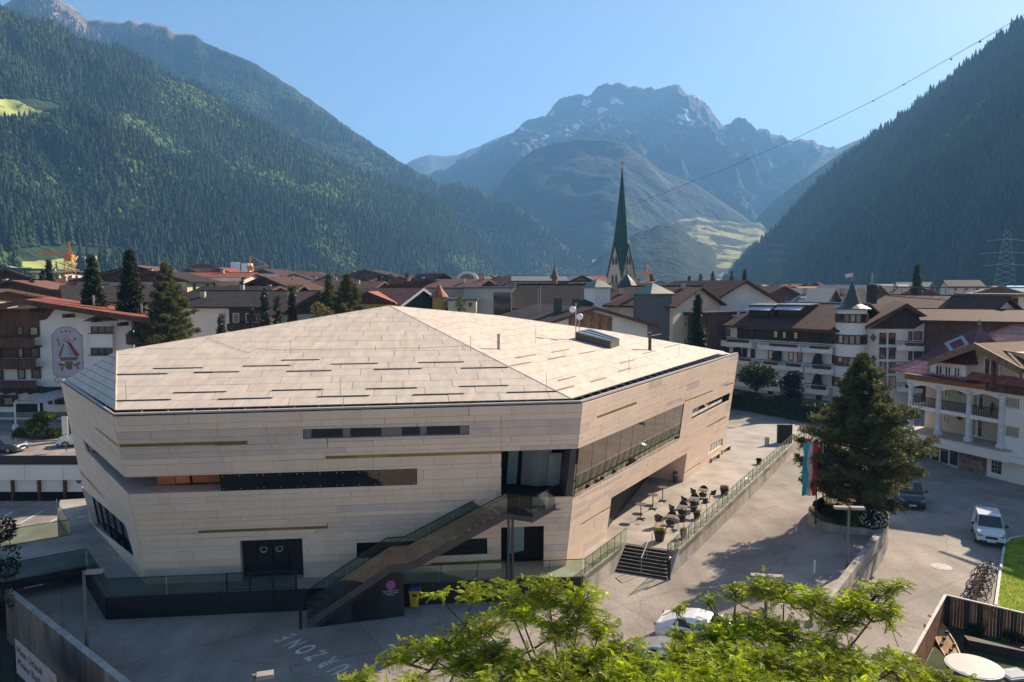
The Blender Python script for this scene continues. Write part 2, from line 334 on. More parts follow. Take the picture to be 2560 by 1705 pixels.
lh['slot'][1] = (LF.U + .1, fh['slot'][0][1] * LF.W / FR.W); lh['slot'][2] = (LF.U + .1, fh['slot'][3][1] * LF.W / FR.W)
lg = [px(LF, q) for q in ([(238.5, 1065), (297, 1109.5), (299, 1117.6), (241, 1071)], [(202, 1174.6), (259.5, 1237), (259.5, 1243), (203, 1181)])]
def rowset(H, seed, a=0.26, b=0.62):
    r = random.Random(seed); o = [0.0]
    while o[-1] < H - 0.3: o.append(o[-1] + r.choice([0.28, 0.34, 0.42, 0.5, 0.6]))
    k = H / o[-1]; return [x * k for x in o]
rows = rowset(FR.W, 5); HR = FR.W
gq = random.Random(11); gmap = {}
def pickf(k, u):
    if len(rows) - 5 <= k <= len(rows) - 4: return panelg
    key = (k, int(u / 9)); gmap.setdefault(key, gq.random() < 0.16); return panelg if gmap[key] else panelm
cladding(FR, FR.poly, list(fh.values()) + fg, rows, 2.75, [panelm], hall, 'facade_panel', pick=pickf, gap=0.014)
cladding(RT, RT.poly, list(rh.values()) + rg, [r * RT.W / HR for r in rows], 3.1, [panelm], hall, 'facade_panel', pick=lambda k, u: panelg if gq.random() < .12 else panelm, gap=0.014)
cladding(LF, LF.poly, list(lh.values()) + lg, [r * LF.W / HR for r in rows], 3.0, [panelm], hall, 'facade_panel', gap=0.014)
for sf, gs in ((FR, fg), (RT, rg), (LF, lg)):
    for g in gs:
        n = max(1, int(abs(g[1][0] - g[0][0]) / 1.5))
        for i in range(n):
            l = lambda a, b, t: (a[0] + (b[0] - a[0]) * t, a[1] + (b[1] - a[1]) * t)
            fill(sf, [l(g[0], g[1], i / n), l(g[0], g[1], (i + 1) / n), l(g[3], g[2], (i + 1) / n), l(g[3], g[2], i / n)], goldm, hall, 'gold_strip', 0.0, 0.035)
back = mat('joint_dark', (0.2, 0.16, 0.13), 0.9)
for sf, hh in ((FR, fh), (RT, rh), (LF, lh)): sheet(sf, sf.poly, list(hh.values()), back, hall, 'wall_backing', 0.012)
MB().add([Dt, Ct, Cb, Db], [(0, 1, 2, 3)]).build('rear_wall', white, hall)
# openings
recess(FR, fh['louvre'], 0.12, back, hall); fill(FR, fh['louvre'], mat('louvre_grey', (0.22, 0.2, 0.2), 0.5, 0.1), hall, 'louvre_panel', -0.08)
for a, b in ((779, 857), (876, 953), (1005, 1050), (1067, 1150)):
    q = px(FR, [(a, 1094.5 - (a - 757.7) * .027), (b, 1094.5 - (b - 757.7) * .027), (b, 1073.5 - (b - 757.7) * .024), (a, 1073.5 - (a - 757.7) * .024)])
    gl = MB()
    for i in range(9):
        t = i / 9; l = lambda A_, B_, s: (A_[0] + (B_[0] - A_[0]) * s, A_[1] + (B_[1] - A_[1]) * s)
        c0, c1, c2, c3 = l(q[0], q[3], t), l(q[1], q[2], t), l(q[1], q[2], t + .06), l(q[0], q[3], t + .06)
        gl.frus([[FR.pt(*c, -0.055) for c in (c0, c1, c2, c3)], [FR.pt(*c, -0.01) for c in (c0, c1, c2, c3)]])
    gl.build('vent_grille', blackm, hall)
# long slot: glass screen on the right part, open loggia with copper-lit back wall on the left
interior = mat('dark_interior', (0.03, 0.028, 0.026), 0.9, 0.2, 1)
recess(FR, fh['slot'], 1.5, panelg, hall, 'loggia_lining', skip=lambda p: p[0] < .2); recess(LF, lh['slot'], 0.2, panelg, hall, 'loggia_lining', skip=lambda p: p[0] > LF.U - .3)
sx = px(FR, [(548, 1184)])[0][0]; s = fh['slot']
gtop, gbot = s[0][1], s[3][1]
sl = lambda u: (gbot + (s[2][1] - gbot) * u / s[2][0] + .01, gtop + (s[1][1] - gtop) * u / s[1][0] - .01)
nn = 5
for i in range(nn):
    u0 = sx + (s[1][0] - sx) * i / nn; u1 = sx + (s[1][0] - sx) * (i + 1) / nn - 0.02
    fill(FR, [(u0, sl(u0)[0]), (u1, sl(u1)[0]), (u1, sl(u1)[1]), (u0, sl(u0)[1])], smoke, hall, 'glass_pane', 0.02, 0.015)
    st = MB()
    for uu in (u0 + .15, u1 - .15, (u0 + u1) / 2):
        for vv in (sl(uu)[0] + .12, sl(uu)[1] - .12): st.lathe(FR.pt(uu, vv, 0.05), [(0.035, -.01), (0.035, .03)], 8)
    st.build('glass_fixing', steel, hall)
orange = mat('copper_wall', (0.60, 0.22, 0.085), 0.45, 0.15, 1.0, objvar=0.25)
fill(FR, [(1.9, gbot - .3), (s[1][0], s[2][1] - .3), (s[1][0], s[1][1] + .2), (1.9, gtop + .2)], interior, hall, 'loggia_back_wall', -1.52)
ou = px(FR, [(368, 1200)])[0][0]
for i, wd in enumerate((0.9, 0.75, 0.12, 0.75, 0.9, 0.7, 0.12, 0.6)):
    if i in (2, 6): ou += wd; continue
    fill(FR, [(ou, gbot + .1), (ou + wd - .02, gbot + .1), (ou + wd - .02, gtop), (ou, gtop)], orange, hall, 'copper_panel', -1.45 if i % 2 else -1.4, -0.03); ou += wd
ca, cb, cc = FR.pt(0.0, gbot, 0), FR.pt(0.0, gtop, 0), FR.pt(6, gbot, -1.9)
# loggia floor/ceiling meeting the corner from the left facade
q0, q1 = lh['slot'][3], lh['slot'][2]
MB().add([LF.pt(q0[0], q0[1]), FR.pt(0, gbot), FR.pt(s[1][0], s[2][1]), FR.pt(s[1][0], s[2][1], -2.2), FR.pt(1.9, gbot, -2.2)], [(0, 1, 2, 3, 4)]).build('loggia_floor', panelg, hall)
q2 = lh['slot'][0]
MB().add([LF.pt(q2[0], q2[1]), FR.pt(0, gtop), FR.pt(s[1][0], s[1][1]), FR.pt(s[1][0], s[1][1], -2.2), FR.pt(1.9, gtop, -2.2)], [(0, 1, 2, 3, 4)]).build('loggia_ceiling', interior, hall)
MB().add([LF.pt(q0[0], q0[1] - .1, -.05), FR.pt(1.9, gbot, -1.9), FR.pt(1.9, gtop, -1.9), LF.pt(q2[0], q2[1], -.05)], [(0, 1, 2, 3)]).build('loggia_glazing', darkglass, hall)
# double door
recess(FR, fh['door'], 0.55, panelg, hall); d = fh['door']; n = 4
for i in range(n):
    u0 = d[3][0] + (d[2][0] - d[3][0]) * (i + .03) / n; u1 = d[3][0] + (d[2][0] - d[3][0]) * (i + .97) / n
    dl = fill(FR, [(u0, d[3][1]), (u1, d[2][1]), (u1, d[1][1] + .02), (u0, d[0][1] + .02)], mat('door_grey', (0.03, 0.03, 0.032), 0.4, 0.1, 1), hall, 'door_leaf', -0.5, 0.05)
    if i in (1, 2):
        c = FR.pt((u0 + u1) / 2 - .03, d[3][1] + (d[0][1] - d[3][1]) * .69, -0.44); a = (FR.pt(1, 1) - FR.pt(0, 1)).normalized(); b = V((0, 0, 1)); rg_ = MB()
        ring = lambda r, o: [c + a * (r * math.cos(t)) + b * (r * math.sin(t)) + FR.nrm(5, 1) * o for t in [k * math.pi / 8 for k in range(16)]]
        rg_.frus([ring(.2, 0), ring(.2, .03), ring(.13, .03), ring(.13, 0)], False); rg_.build('porthole_ring', steel, dl)
recess(FR, fh['win'], 0.1, blackm, hall); fill(FR, fh['win'], darkglass, hall, 'glass_pane', -0.06)
# lower dark doorway with a pale open door
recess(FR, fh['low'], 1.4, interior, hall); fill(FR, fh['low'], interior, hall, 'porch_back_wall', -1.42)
fill(FR, px(FR, [(1276, 1398), (1315, 1389), (1316, 1323), (1276, 1328)]), mat('pale_blue_door', (0.26, 0.35, 0.36), 0.3, 0.1, 1), hall, 'door_leaf', -0.9, 0.05)
# top loggia
L_ = fh['log']; recess(FR, L_[:], 2.8, interior, hall)
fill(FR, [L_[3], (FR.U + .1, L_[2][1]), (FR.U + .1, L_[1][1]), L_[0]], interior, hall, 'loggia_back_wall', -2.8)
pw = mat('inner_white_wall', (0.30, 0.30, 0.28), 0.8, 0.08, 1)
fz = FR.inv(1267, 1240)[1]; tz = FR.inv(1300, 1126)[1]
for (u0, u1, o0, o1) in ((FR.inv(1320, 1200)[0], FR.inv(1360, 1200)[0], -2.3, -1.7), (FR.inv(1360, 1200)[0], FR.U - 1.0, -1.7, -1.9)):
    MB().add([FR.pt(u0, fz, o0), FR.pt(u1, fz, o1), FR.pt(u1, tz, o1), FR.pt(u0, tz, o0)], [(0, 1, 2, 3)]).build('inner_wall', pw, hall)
u0 = FR.inv(1385, 1200)[0]; fill(FR, [(u0, fz), (u0 + .75, fz), (u0 + .75, fz + 2.1), (u0, fz + 2.1)], mat('inner_door', (.36, .36, .34), .5), hall, 'door_leaf', -1.78, 0.04)
u0 = FR.inv(1284, 1200)[0]; fill(FR, [(u0, fz), (u0 + .6, fz), (u0 + .6, fz + 2.3), (u0, fz + 2.3)], MATS['pale_blue_door'], hall, 'door_leaf', -2.5, 0.04)
MB().prism([FR.pt(FR.U - .42, L_[2][1] - .1, .03), FR.pt(FR.U - .03, L_[2][1] - .1, .03), FR.pt(FR.U - .03, L_[1][1], .03), FR.pt(FR.U - .35, L_[1][1], .03)], FR.nrm(5, 5) * -1.5).build('dark_pier', dsteel, hall)
# right facade window band
recess(RT, rh['win'], 0.05, blackm, hall, 'window_frame', 0.08)
wq = rh['win']; n = 9
for i in range(n):
    l = lambda a, b, t: (a[0] + (b[0] - a[0]) * t, a[1] + (b[1] - a[1]) * t)
    fill(RT, [l(wq[3], wq[2], (i + .012) / n), l(wq[3], wq[2], (i + .988) / n), l(wq[0], wq[1], (i + .988) / n), l(wq[0], wq[1], (i + .012) / n)], mat('mirror_glazing', (0.22, 0.2, 0.18), 0.02, 0.05, .5, metal=0.92), hall, 'glass_pane', 0.02)
recess(RT, rh['small'], 0.4, blackm, hall, 'window_frame'); wq = rh['small']
for i in range(4): fill(RT, [l(wq[3], wq[2], (i + .02) / 4), l(wq[3], wq[2], (i + .98) / 4), l(wq[0], wq[1], (i + .98) / 4), l(wq[0], wq[1], (i + .02) / 4)], darkglass, hall, 'glass_pane', -0.3)
recess(RT, rh['gr'], 0.1, whitep, hall, 'window_frame'); wq = rh['gr']
for i in range(5): fill(RT, [l(wq[0], wq[1], (i + .1) / 5), l(wq[0], wq[1], (i + .9) / 5), l(wq[3], wq[2], (i + .9) / 5), l(wq[3], wq[2], (i + .1) / 5)], mat('green_pane', (0.45, 0.5, 0.42), 0.1, 0.1), hall, 'glass_pane', -0.05)
# entrance recess on terrace side
eq = rh['ent']; recess(RT, eq, 3.0, panelm, hall, 'porch_lining')
zz = 0.02
gA, gB = RT.pt(eq[3][0] - .2, 0, -0.25), RT.pt(eq[2][0] - 1.2, 0, -3.0)
n = 10
for i in range(n):
    a = gA.lerp(gB, (i + .02) / n); b = gA.lerp(gB, (i + .98) / n); h = 3.2
    if i != 5: MB().prism([a, b, b + V((0, 0, h)), a + V((0, 0, h))], V((0.03, -.02, 0))).build('glass_pane', smoke if i < 5 else darkglass, hall)
    MB().tube(a, a + V((0, 0, h)), 0.04).build('mullion', dsteel, hall)
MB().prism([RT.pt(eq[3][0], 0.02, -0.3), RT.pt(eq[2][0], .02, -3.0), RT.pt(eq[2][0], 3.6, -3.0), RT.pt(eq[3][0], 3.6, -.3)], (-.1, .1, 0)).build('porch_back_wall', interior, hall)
# left facade entrance under the slanted edge
eq = lh['ent']; recess(LF, eq, 2.4, panelm, hall, 'porch_lining', skip=lambda p: p[1] < 1.2)
for i in range(6):
    t0, t1 = i / 6, (i + 1) / 6 - .01; a, b = (eq[3][0] + (eq[2][0] - eq[3][0]) * t0, 0.02), (eq[3][0] + (eq[2][0] - eq[3][0]) * t1, 0.02)
    fill(LF, [a, b, (b[0], 3.6), (a[0], 3.6)], darkglass, hall, 'glass_pane', -0.35)
    MB().tube(LF.pt(*a, -.3), LF.pt(a[0], 3.6, -.3), 0.04).build('mullion', blackm, hall)
g1, g2, g3 = G(270, 1324, PZ), G(219, 1262, PZ), G(219, 1240, PZ + 0.2)
MB().frus([[g1, g1 + V((.5, .6, 0)), g2 + V((.9, .6, 0)), g2], [g1 + V((0, 0, 2.3)), g1 + V((.5, .6, 2.3)), g2 + V((.9, .6, 1.6)), g2 + V((0, 0, 1.5))]]).build('portal_wedge', panelm, hall)
# parapet, gutter and roof
Ar, Br, Cr, Dr = G(289.5, 1027.5, HT + .05), G(1428, 998.5, HT + .05), G(1811, 880, HT + .05), G(166, 951, HT + .05)
P_ = A(974, 766, 58); nF = (Br - Ar).cross(P_ - Ar).normalized(); nR = (Cr - Br).cross(P_ - Br).normalized()
Q_ = onpl(292, 880, Ar, nF); R1 = onpl(1250, 791, Br, nR); R2 = onpl(1540, 832, Br, nR)
RF = Plane(Ar, Br - Ar, P_ - Ar); RR = Plane(Br, Cr - Br, P_ - Br); nl = (Ar - Dr).cross(Q_ - Dr); RL = Plane(Dr, Ar - Dr, Q_ - Dr)
pf = [RF.uv(p) for p in (Ar, Br, P_, Q_)]; pr = [RR.uv(p) for p in (Br, Cr, R2, R1, P_)]; pl = [RL.uv(p) for p in (Dr, Ar, Q_)]
hf = max(p[1] for p in pf); hr = max(p[1] for p in pr); hl = max(p[1] for p in pl)
NR = 18; rws = [hf * i / NR for i in range(NR + 1)]
cladding(RF, pf, [], rws, 2.85, [roofp], hall, 'roof_panel', stag=1.23, t=0.04, gap=0.028, off0=0.02)
NR2 = 15; cladding(RR, pr, [], [hr * i / NR2 for i in range(NR2 + 1)], 2.5, [roofp], hall, 'roof_panel', stag=1.1, t=0.04, gap=0.028, off0=0.02)
cladding(RL, pl, [], [hl * i / 7 for i in range(8)], 2.0, [roofp], hall, 'roof_panel', stag=0.9, t=0.04, gap=0.028, off0=0.02)
for sf, p in ((RF, pf), (RR, pr), (RL, pl)): sheet(sf, p, [], back, hall, 'roof_underlay', 0.0)
# open vents in front roof (dark slots) and gold slots in the right roof
slots = [(1044, 1062, 640 / 3.564)]
vent = [(703, 798, 902), (607, 726, 917), (827, 944, 912), (564 - 80, 597, 933), (716, 828, 930), (383, 506, 923), (292, 417, 938), (934, 1053, 925), (1045, 1160, 908), (1152, 1270, 922),
        (679, 805, 978), (915, 1042, 974), (433, 563, 984), (1148, 1271, 968), (545, 679, 1000), (792, 922, 994), (1031, 1160, 989), (1267, 1392, 983), (290, 425, 1004)]
for a, b, y in vent:
    q = [RF.inv(a, y + 1.8), RF.inv(b, y + .2)]; r0 = q[0]; v0 = r0[1]
    vn = MB(); vn.frus([[RF.pt(q[0][0], v0, .05), RF.pt(q[1][0], v0, .05), RF.pt(q[1][0] + .05, v0 + .14, .05), RF.pt(q[0][0] + .05, v0 + .14, .05)],
                        [RF.pt(q[0][0], v0, .105), RF.pt(q[1][0], v0, .105), RF.pt(q[1][0] + .05, v0 + .14, .075), RF.pt(q[0][0] + .05, v0 + .14, .075)]]); vn.build('roof_vent', mat('vent_brown', (.05, .04, .032), .9), hall)
for a, b, y0, y1 in ((1277, 1330, 918, 909), (1291, 1340, 898, 889), (1372, 1415, 901, 894), (1380, 1422, 884, 876), (1452, 1490, 887, 880), (1397, 1442, 955, 945), (1479, 1518, 958, 948), (1394, 1439, 980, 969), (1620, 1650, 843, 836), (1548, 1580, 931, 923), (1608, 1640, 887, 880), (1663, 1695, 871, 864), (1552, 1590, 911, 903)):
    q = [RR.inv(a, y0), RR.inv(b, y1)]; v0 = q[0][1]; fill(RR, [(q[0][0], v0), (q[1][0], v0), (q[1][0], v0 + .1), (q[0][0], v0 + .1)], goldm, hall, 'roof_slot', 0.06, 0.03)
def strip(a, b, c, d_, h, name, m, lab=None): return MB().prism([a, b, c, d_], (0, 0, h)).build(name, m, hall)
ins = 0.28
def inner(o, r_, k=ins): v = (r_ - o); v.z = 0; return o + v.normalized() * k
for a, b, ar, br in ((At, Bt, Ar, Br), (Bt, Ct, Br, Cr), (Dt, At, Dr, Ar)):
    ia, ib = inner(a, ar), inner(b, br); z_ = V((0, 0, .05))
    MB().prism([a + z_, b + z_, ib + z_, ia + z_], (0, 0, .09)).build('parapet_cap', mat('cap_stone', (0.42, 0.37, 0.33), 0.5, .1), hall)
    MB().add([ia - V((0, 0, .35)), ib - V((0, 0, .35)), br - V((0, 0, .35)), ar - V((0, 0, .35)), ia, ib], [(0, 1, 2, 3), (0, 1, 5, 4)]).build('gutter', blackm, hall)
    n = int((b - a).length / 1.25)
    bk = MB()
    for i in range(1, n): t = i / n; p = ia.lerp(ib, t); q = ar.lerp(br, t); bk.tube(p - V((0, 0, .05)), q - V((0, 0, .02)), 0.04, n=4)
    bk.build('gutter_bracket', steel, hall)
for a, b in ((P_, Q_), (P_, Br), (P_, R1), (R1, R2), (R2, Cr), (Q_, Ar), (Q_, Dr)): MB().tube(a + V((0, 0, .04)), b + V((0, 0, .04)), 0.05, n=6).build('ridge_cap', roofp, hall)
MB().prism([P_, R1, R2, Cr, Ct, Dt, Dr, Q_], (0, 0, -.02)).build('roof_rear_edge', roofp, hall) if False else None
MB().add([Q_, P_, R1, R2, Cr, Ct - V((0, 0, .2)), Dt - V((0, 0, .2)), Dr], [(0, 1, 2, 3, 4, 5, 6, 7)]).build('rear_roof', roofp, hall)
# roof lights, pipes, masts
def up_on(sf, x, y): u, v = sf.inv(x, y); return sf.pt(u, v, .05)
k0, k1, k2, k3 = up_on(RR, 1438, 851), up_on(RR, 1526, 874), up_on(RR, 1548, 866), up_on(RR, 1478, 842)
hh = V((0, 0, 0.62))
sk = thing('roof_skylight', 'wedge shaped glazed skylight box on the right roof slope', 'skylight', k1[:])
MB().prism([k0, k1, k2, k3], hh).build('frame', dsteel, sk)
MB().prism([k0.lerp(k3, .06) + hh * 1.03, k1.lerp(k2, .1) + hh * 1.03, k2.lerp(k1, .1) + hh * 1.03, k3.lerp(k0, .06) + hh * 1.03], (0, 0, .03)).build('glass_pane', mat('skylight_glass', (0.35, 0.42, 0.48), 0.08, .1, metal=.6), sk)
for t in (.33, .66): MB().tube(k0.lerp(k3, t) + hh * 1.12, k1.lerp(k2, t) + hh * 1.12, 0.03).build('glazing_bar', dsteel, sk)
mp_ = up_on(RR, 1439, 851); ms = thing('antenna_mast', 'antenna mast with two white dishes beside the skylight', 'antenna', mp_[:])
MB().tube(mp_, mp_ + V((0, 0, 3.0)), .05).build('pole', steel, ms); MB().tube(mp_ + V((.28, 0, 0)), mp_ + V((.28, 0, 1.9)), .04).build('pole', steel, ms)
for dx, dz in ((-.28, 2.5), (.3, 1.9)):
    q = mp_ + V((dx, -.15, dz)); MB().frus([[q + V((.27 * k * math.cos(t), .12 * k2_, .27 * k * math.sin(t))) for t in [i * math.pi / 6 for i in range(12)]] for k, k2_ in ((.2, 0), (.7, .3), (1, 0), (.9, -.5))]).build('dish', whitep, ms)
for i, (x, y, h, r, nm, lb) in enumerate(((1246, 875, 1.0, .1, 'vent_pipe', 'short grey vent pipe on the right roof slope left of the skylight'), (1624, 877, 1.5, .14, 'vent_pipe', 'dark vent pipe near the back edge of the roof right of the skylight'))):
    p = up_on(RR, x, y); tg = thing(nm, lb, 'vent pipe', p[:]); MB().lathe(p, [(r * 1.6, 0), (r * 1.6, .04), (r, .05), (r, h)], 10).build('pipe', steel if i == 0 else dsteel, tg); MB().lathe(p, [(r * 1.15, h), (r * 1.15, h + .06)], 10).build('cap', steel, tg)
rods = [(RF, 726, 888, .9), (RF, 316, 1005, 1.0), (RR, 1245, 858, .6), (RR, 1339, 859, 1.1), (RR, 1365, 980, 1.1), (RR, 1572, 932, 1.2), (RR, 1697, 890, 1.2), (RR, 1176, 879, 1.0), (RF, 851, 993, 1.1), (RF, 652, 818, .8)]
cables = MB()
for sf, x, y, h in rods: p = up_on(sf, x, y); MB().tube(p, p + V((0, 0, h)), .012, n=4).build('lightning_rod', dsteel, hall)
for pts in ([(520, 850), (575, 870), (622, 886), (640, 875), (700, 879), (905, 876), (1060, 873), (1170, 868)],): cables.path([up_on(RF if i < 7 else RR, x, y) + V((0, 0, .06)) for i, (x, y) in enumerate(pts)], .01, 4)
cables.build('lightning_cable', dsteel, hall)
# ------------------------------------------------------------------ terrace, walkway, walls, rails, steps, stair
plat_px = [(268, 1494), (1461, 1441), (1568, 1358), (1668, 1373.5), (1697, 1378), (1982, 1112), (2010, 1060), (1830, 1060), (1700, 1100), (300, 1240), (150, 1250), (143, 1292), (175, 1338), (-90, 1383), (-90, 1474), (219, 1414)]
pp = [G(x, y, PZ) for x, y in plat_px]
ter = MB(); ter.prism([p + V((0, 0, 0)) for p in pp], (0, 0, -.32)); tag(ter.build('terrace', terrm), kind='structure')
# platform front fascia (dark)
fasc = thing('platform_fascia', 'black steel edge wall below the walkway in front of the hall', 'retaining wall', G(268, 1494, 0.0)[:])
def wallseg(a, b, z0, z1, t, m, par, name):
    a, b = V(a), V(b); d = (b - a); d.z = 0; n = V((-d.y, d.x, 0)).normalized() * t
    return MB().prism([V((a.x, a.y, z0)), V((b.x, b.y, z0)), V((b.x, b.y, z0)) + n, V((a.x, a.y, z0)) + n], (0, 0, z1 - z0)).build(name, m, par)
e = V((0, 0.02, 0))
n = 9
for i in range(n):
    a, b = pp[0].lerp(pp[1], i / n), pp[0].lerp(pp[1], (i + 1) / n - .0008); wallseg(a, b, 0.0, PZ + .02, -.12, blackm, fasc, 'fascia_panel')
wallseg(pp[15], pp[0], 0.0, PZ + .02, -.12, blackm, fasc, 'fascia_panel'); wallseg(pp[14], pp[15], PZ - .5, PZ + .02, -.12, blackm, fasc, 'fascia_panel')
wallseg(pp[12], pp[13], -2.8, PZ + .02, -.12, dsteel, fasc, 'fascia_panel'); wallseg(pp[11], pp[12], -2.8, PZ + .02, .12, dsteel, fasc, 'fascia_panel')
uw = thing('underpass_wall', 'grey wall below the walkway with a white arrow sign panel', 'wall', G(60, 1470, 0)[:])
ua, ub = G(-60, 1500, 0) , G(160, 1458, 0)
wallseg(ua, ub, 0, PZ - .33, .2, mat('grey_wall', (.13, .125, .12), .9, .2), uw, 'wall')
sg = Plane(ua, ub - ua, V((0, 0, 1))); c0, c1 = sg.inv(61, 1480)[0], sg.inv(109, 1480)[0]
fill(sg, [(c0, .15), (c1, .15), (c1, .72), (c0, .72)], whitep, uw, 'sign_panel', .03)
fill(sg, [(c0 + .35, .36), (c1 - .35, .36), (c1 - .35, .5), (c0 + .35, .5)], dsteel, uw, 'sign_mark', .052)
# glass rails
def rail(name, label, pts, h=1.0, nper=1.15, glass=railglass, top=blackm, group='glass balustrades round the hall', gaptop=True, post=False):
    t = thing(name, label, 'balustrade', pts[0][:], 0, group)
    for a, b in zip(pts[:-1], pts[1:]):
        L = (b - a).length; n = max(1, round(L / nper))
        for i in range(n):
            p, q = a.lerp(b, i / n), a.lerp(b, (i + 1) / n - .012); d = (q - p).normalized(); nn_ = V((-d.y, d.x, 0)).normalized() * .018; u = V((0, 0, h))
            MB().prism([p, q, q + nn_, p + nn_], u).build('glass_pane', glass, t)
            if post: MB().tube(p, p + u, .02, n=4).build('post', dsteel, t)
        MB().tube(a + V((0, 0, h)), b + V((0, 0, h)), .022, n=6).build('top_rail', top, t)
    return t
zP = lambda x, y, z=PZ: G(x, y, z)
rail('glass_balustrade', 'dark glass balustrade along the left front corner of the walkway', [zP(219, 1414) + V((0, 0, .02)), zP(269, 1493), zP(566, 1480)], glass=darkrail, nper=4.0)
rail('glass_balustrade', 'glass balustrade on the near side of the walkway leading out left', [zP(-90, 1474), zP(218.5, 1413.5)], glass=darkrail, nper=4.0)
rail('glass_balustrade', 'glass balustrade on the far side of the walkway leading out left', [zP(-90, 1383), zP(175, 1338), zP(143, 1292)], glass=railglass, nper=4.0, h=1.05)
rail('glass_balustrade', 'glass balustrade on the walkway behind the yellow bin and barrier', [zP(1010, 1460.5), zP(1461, 1440.5)], nper=2.0, post=True)
rail('glass_balustrade', 'glass balustrade above the sloping wall left of the terrace steps', [zP(1462, 1439.5), zP(1568, 1357.5)], nper=1.0, post=True)
rail('glass_balustrade', 'long glass balustrade along the right edge of the cafe terrace', [G(1669, 1361.5, PZ + 1.0) - V((0, 0, .99)), G(1981, 1086, PZ + 1.0) - V((0, 0, .99))], nper=1.3, post=True)
gt = thing('steel_gate', 'dark steel framed gate in the walkway rail before the double door', 'gate', zP(566, 1480)[:])
ps = [zP(567, 1480), zP(625, 1477.5), zP(682, 1475), zP(740, 1472.5)]
for p in ps: MB().box(p + V((0, 0, .52)), (.1, .06, 1.04)).build('post', blackm, gt)
for a, b in zip(ps[:-1], ps[1:]):
    for z in (.08, 1.02): MB().tube(a + V((0, 0, z)), b + V((0, 0, z)), .03, n=4).build('bar', blackm, gt)
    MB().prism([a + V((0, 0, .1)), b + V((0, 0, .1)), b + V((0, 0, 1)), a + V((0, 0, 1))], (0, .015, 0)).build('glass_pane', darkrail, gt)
# right terrace wall, sloping wall left of steps
W0, W1 = G(1697, 1378, PZ), G(1982, 1112, PZ)
tw = thing('terrace_wall', 'long low concrete wall along the right side of the cafe terrace', 'wall', W0[:])
n = 14
for i in range(n):
    a, b = W0.lerp(W1, i / n), W0.lerp(W1, (i + 1) / n - .001); zg = hplaza(b.x, b.y) - .1
    z0 = -.1 if i else -.1
    wallseg(a, b, min(z0, zg) if i < 10 else zg, PZ + .12, .22, concrete, tw, 'wall_panel')
fe = G(1675, 1443, 0); MB().prism([W0 + V((0, 0, .12)), V((W0.x, W0.y, -.05)), fe, fe + V((0, 0, .02))], (-.22, .12, 0)).build('wall_end', concrete, tw)
sw = thing('sloping_wall', 'short concrete wall left of the outdoor steps', 'wall', G(1461, 1441, 0)[:])
wa, wb = zP(1461, 1441), zP(1568, 1358); wf = G(1541, 1427, 0)
MB().prism([V((wa.x, wa.y, -.1)), wf - V((0, 0, .1)), wf + V((0, 0, .05)), wb + V((0, 0, .1)), wa + V((0, 0, .1))], (-.2, -.16, 0)).build('wall', concrete, sw)
# outdoor steps
st = thing('outdoor_steps', 'dark outdoor steps with pale nosings up to the cafe terrace', 'steps', G(1600, 1440, 0)[:])
b0, b1, t0, t1 = G(1540, 1428, 0), G(1668, 1449, 0), zP(1568, 1358.5), zP(1666, 1373.5)
dk = mat('step_stone', (0.045, 0.04, 0.035), 0.8, .2, 3)
for i in range(8):
    k, k2 = i / 8, (i + 1) / 8; a, b = b0.lerp(t0, k), b1.lerp(t1, k); c, d = b1.lerp(t1, k2), b0.lerp(t0, k2); z = PZ * (i + 1) / 8 - (.01 if i == 7 else 0)
    for p in (a, b, c, d): p.z = -.1
    MB().prism([a, b, c, d], (0, 0, z + .1)).build('step', dk, st)
    dd = (d - a) * .16; MB().prism([V((p.x, p.y, z)) for p in (a, b, b + dd, a + dd)], (0, 0, .012)).build('nosing', mat('nosing', (0.42, 0.38, 0.32), .7), st)
hr_ = thing('handrail', 'steel handrail in the middle of the outdoor steps', 'handrail', G(1604, 1428, 0)[:])
a, b = b0.lerp(b1, .5), t0.lerp(t1, .62); a.z = .1; b2 = zP(1630, 1365)
MB().tube(a, a + V((0, 0, 1.0)), .025).build('post', steel, hr_); MB().tube(b2, b2 + V((0, 0, .95)), .025).build('post', steel, hr_)
m_ = a.lerp(b2, .5); MB().tube(m_, m_ + V((0, 0, .95)), .02).build('post', steel, hr_); MB().tube(a + V((0, 0, 1)), b2 + V((0, 0, .95)), .03).build('rail', whitep, hr_)
p = G(1673, 1449, 0); bo = thing('bollard', 'tall black post at the foot of the outdoor steps', 'post', p[:]); MB().lathe(p, [(.08, 0), (.08, 1.35), (.06, 1.38)], 12).build('pole', blackm, bo); MB().lathe(p, [(.081, 1.25), (.081, 1.36), (.02, 1.4)], 12).build('cap', steel, bo)
# external stair
stair = thing('steel_stair', 'dark steel outdoor stair with glass sides climbing the front of the hall', 'staircase', G(752, 1572, 0)[:])
S0, S3 = G(752, 1573, 0), G(1268, 1297, 4.75)
dirp = V((S3.x - S0.x, S3.y - S0.y, 0)).normalized(); prp = V((-dirp.y, dirp.x, 0)); Ltot = V((S3.x - S0.x, S3.y - S0.y, 0)).length
SP = Plane(S0, dirp, V((0, 0, 1)))
L1 = SP.inv(976, 1433); L2 = SP.inv(1021, 1430); SE = SP.inv(1268, 1297)
bot = [(0.35, 0.0), L1, L2, SE]; hs = .42
for k in (0.0, 1.35):
    for a, b in zip(bot[:-1], bot[1:]):
        MB().prism([SP.pt(a[0], a[1]) + prp * k, SP.pt(b[0], b[1]) + prp * k, SP.pt(b[0], b[1] + hs) + prp * k, SP.pt(a[0], a[1] + hs) + prp * k], prp * .06).build('stringer', dsteel, stair)
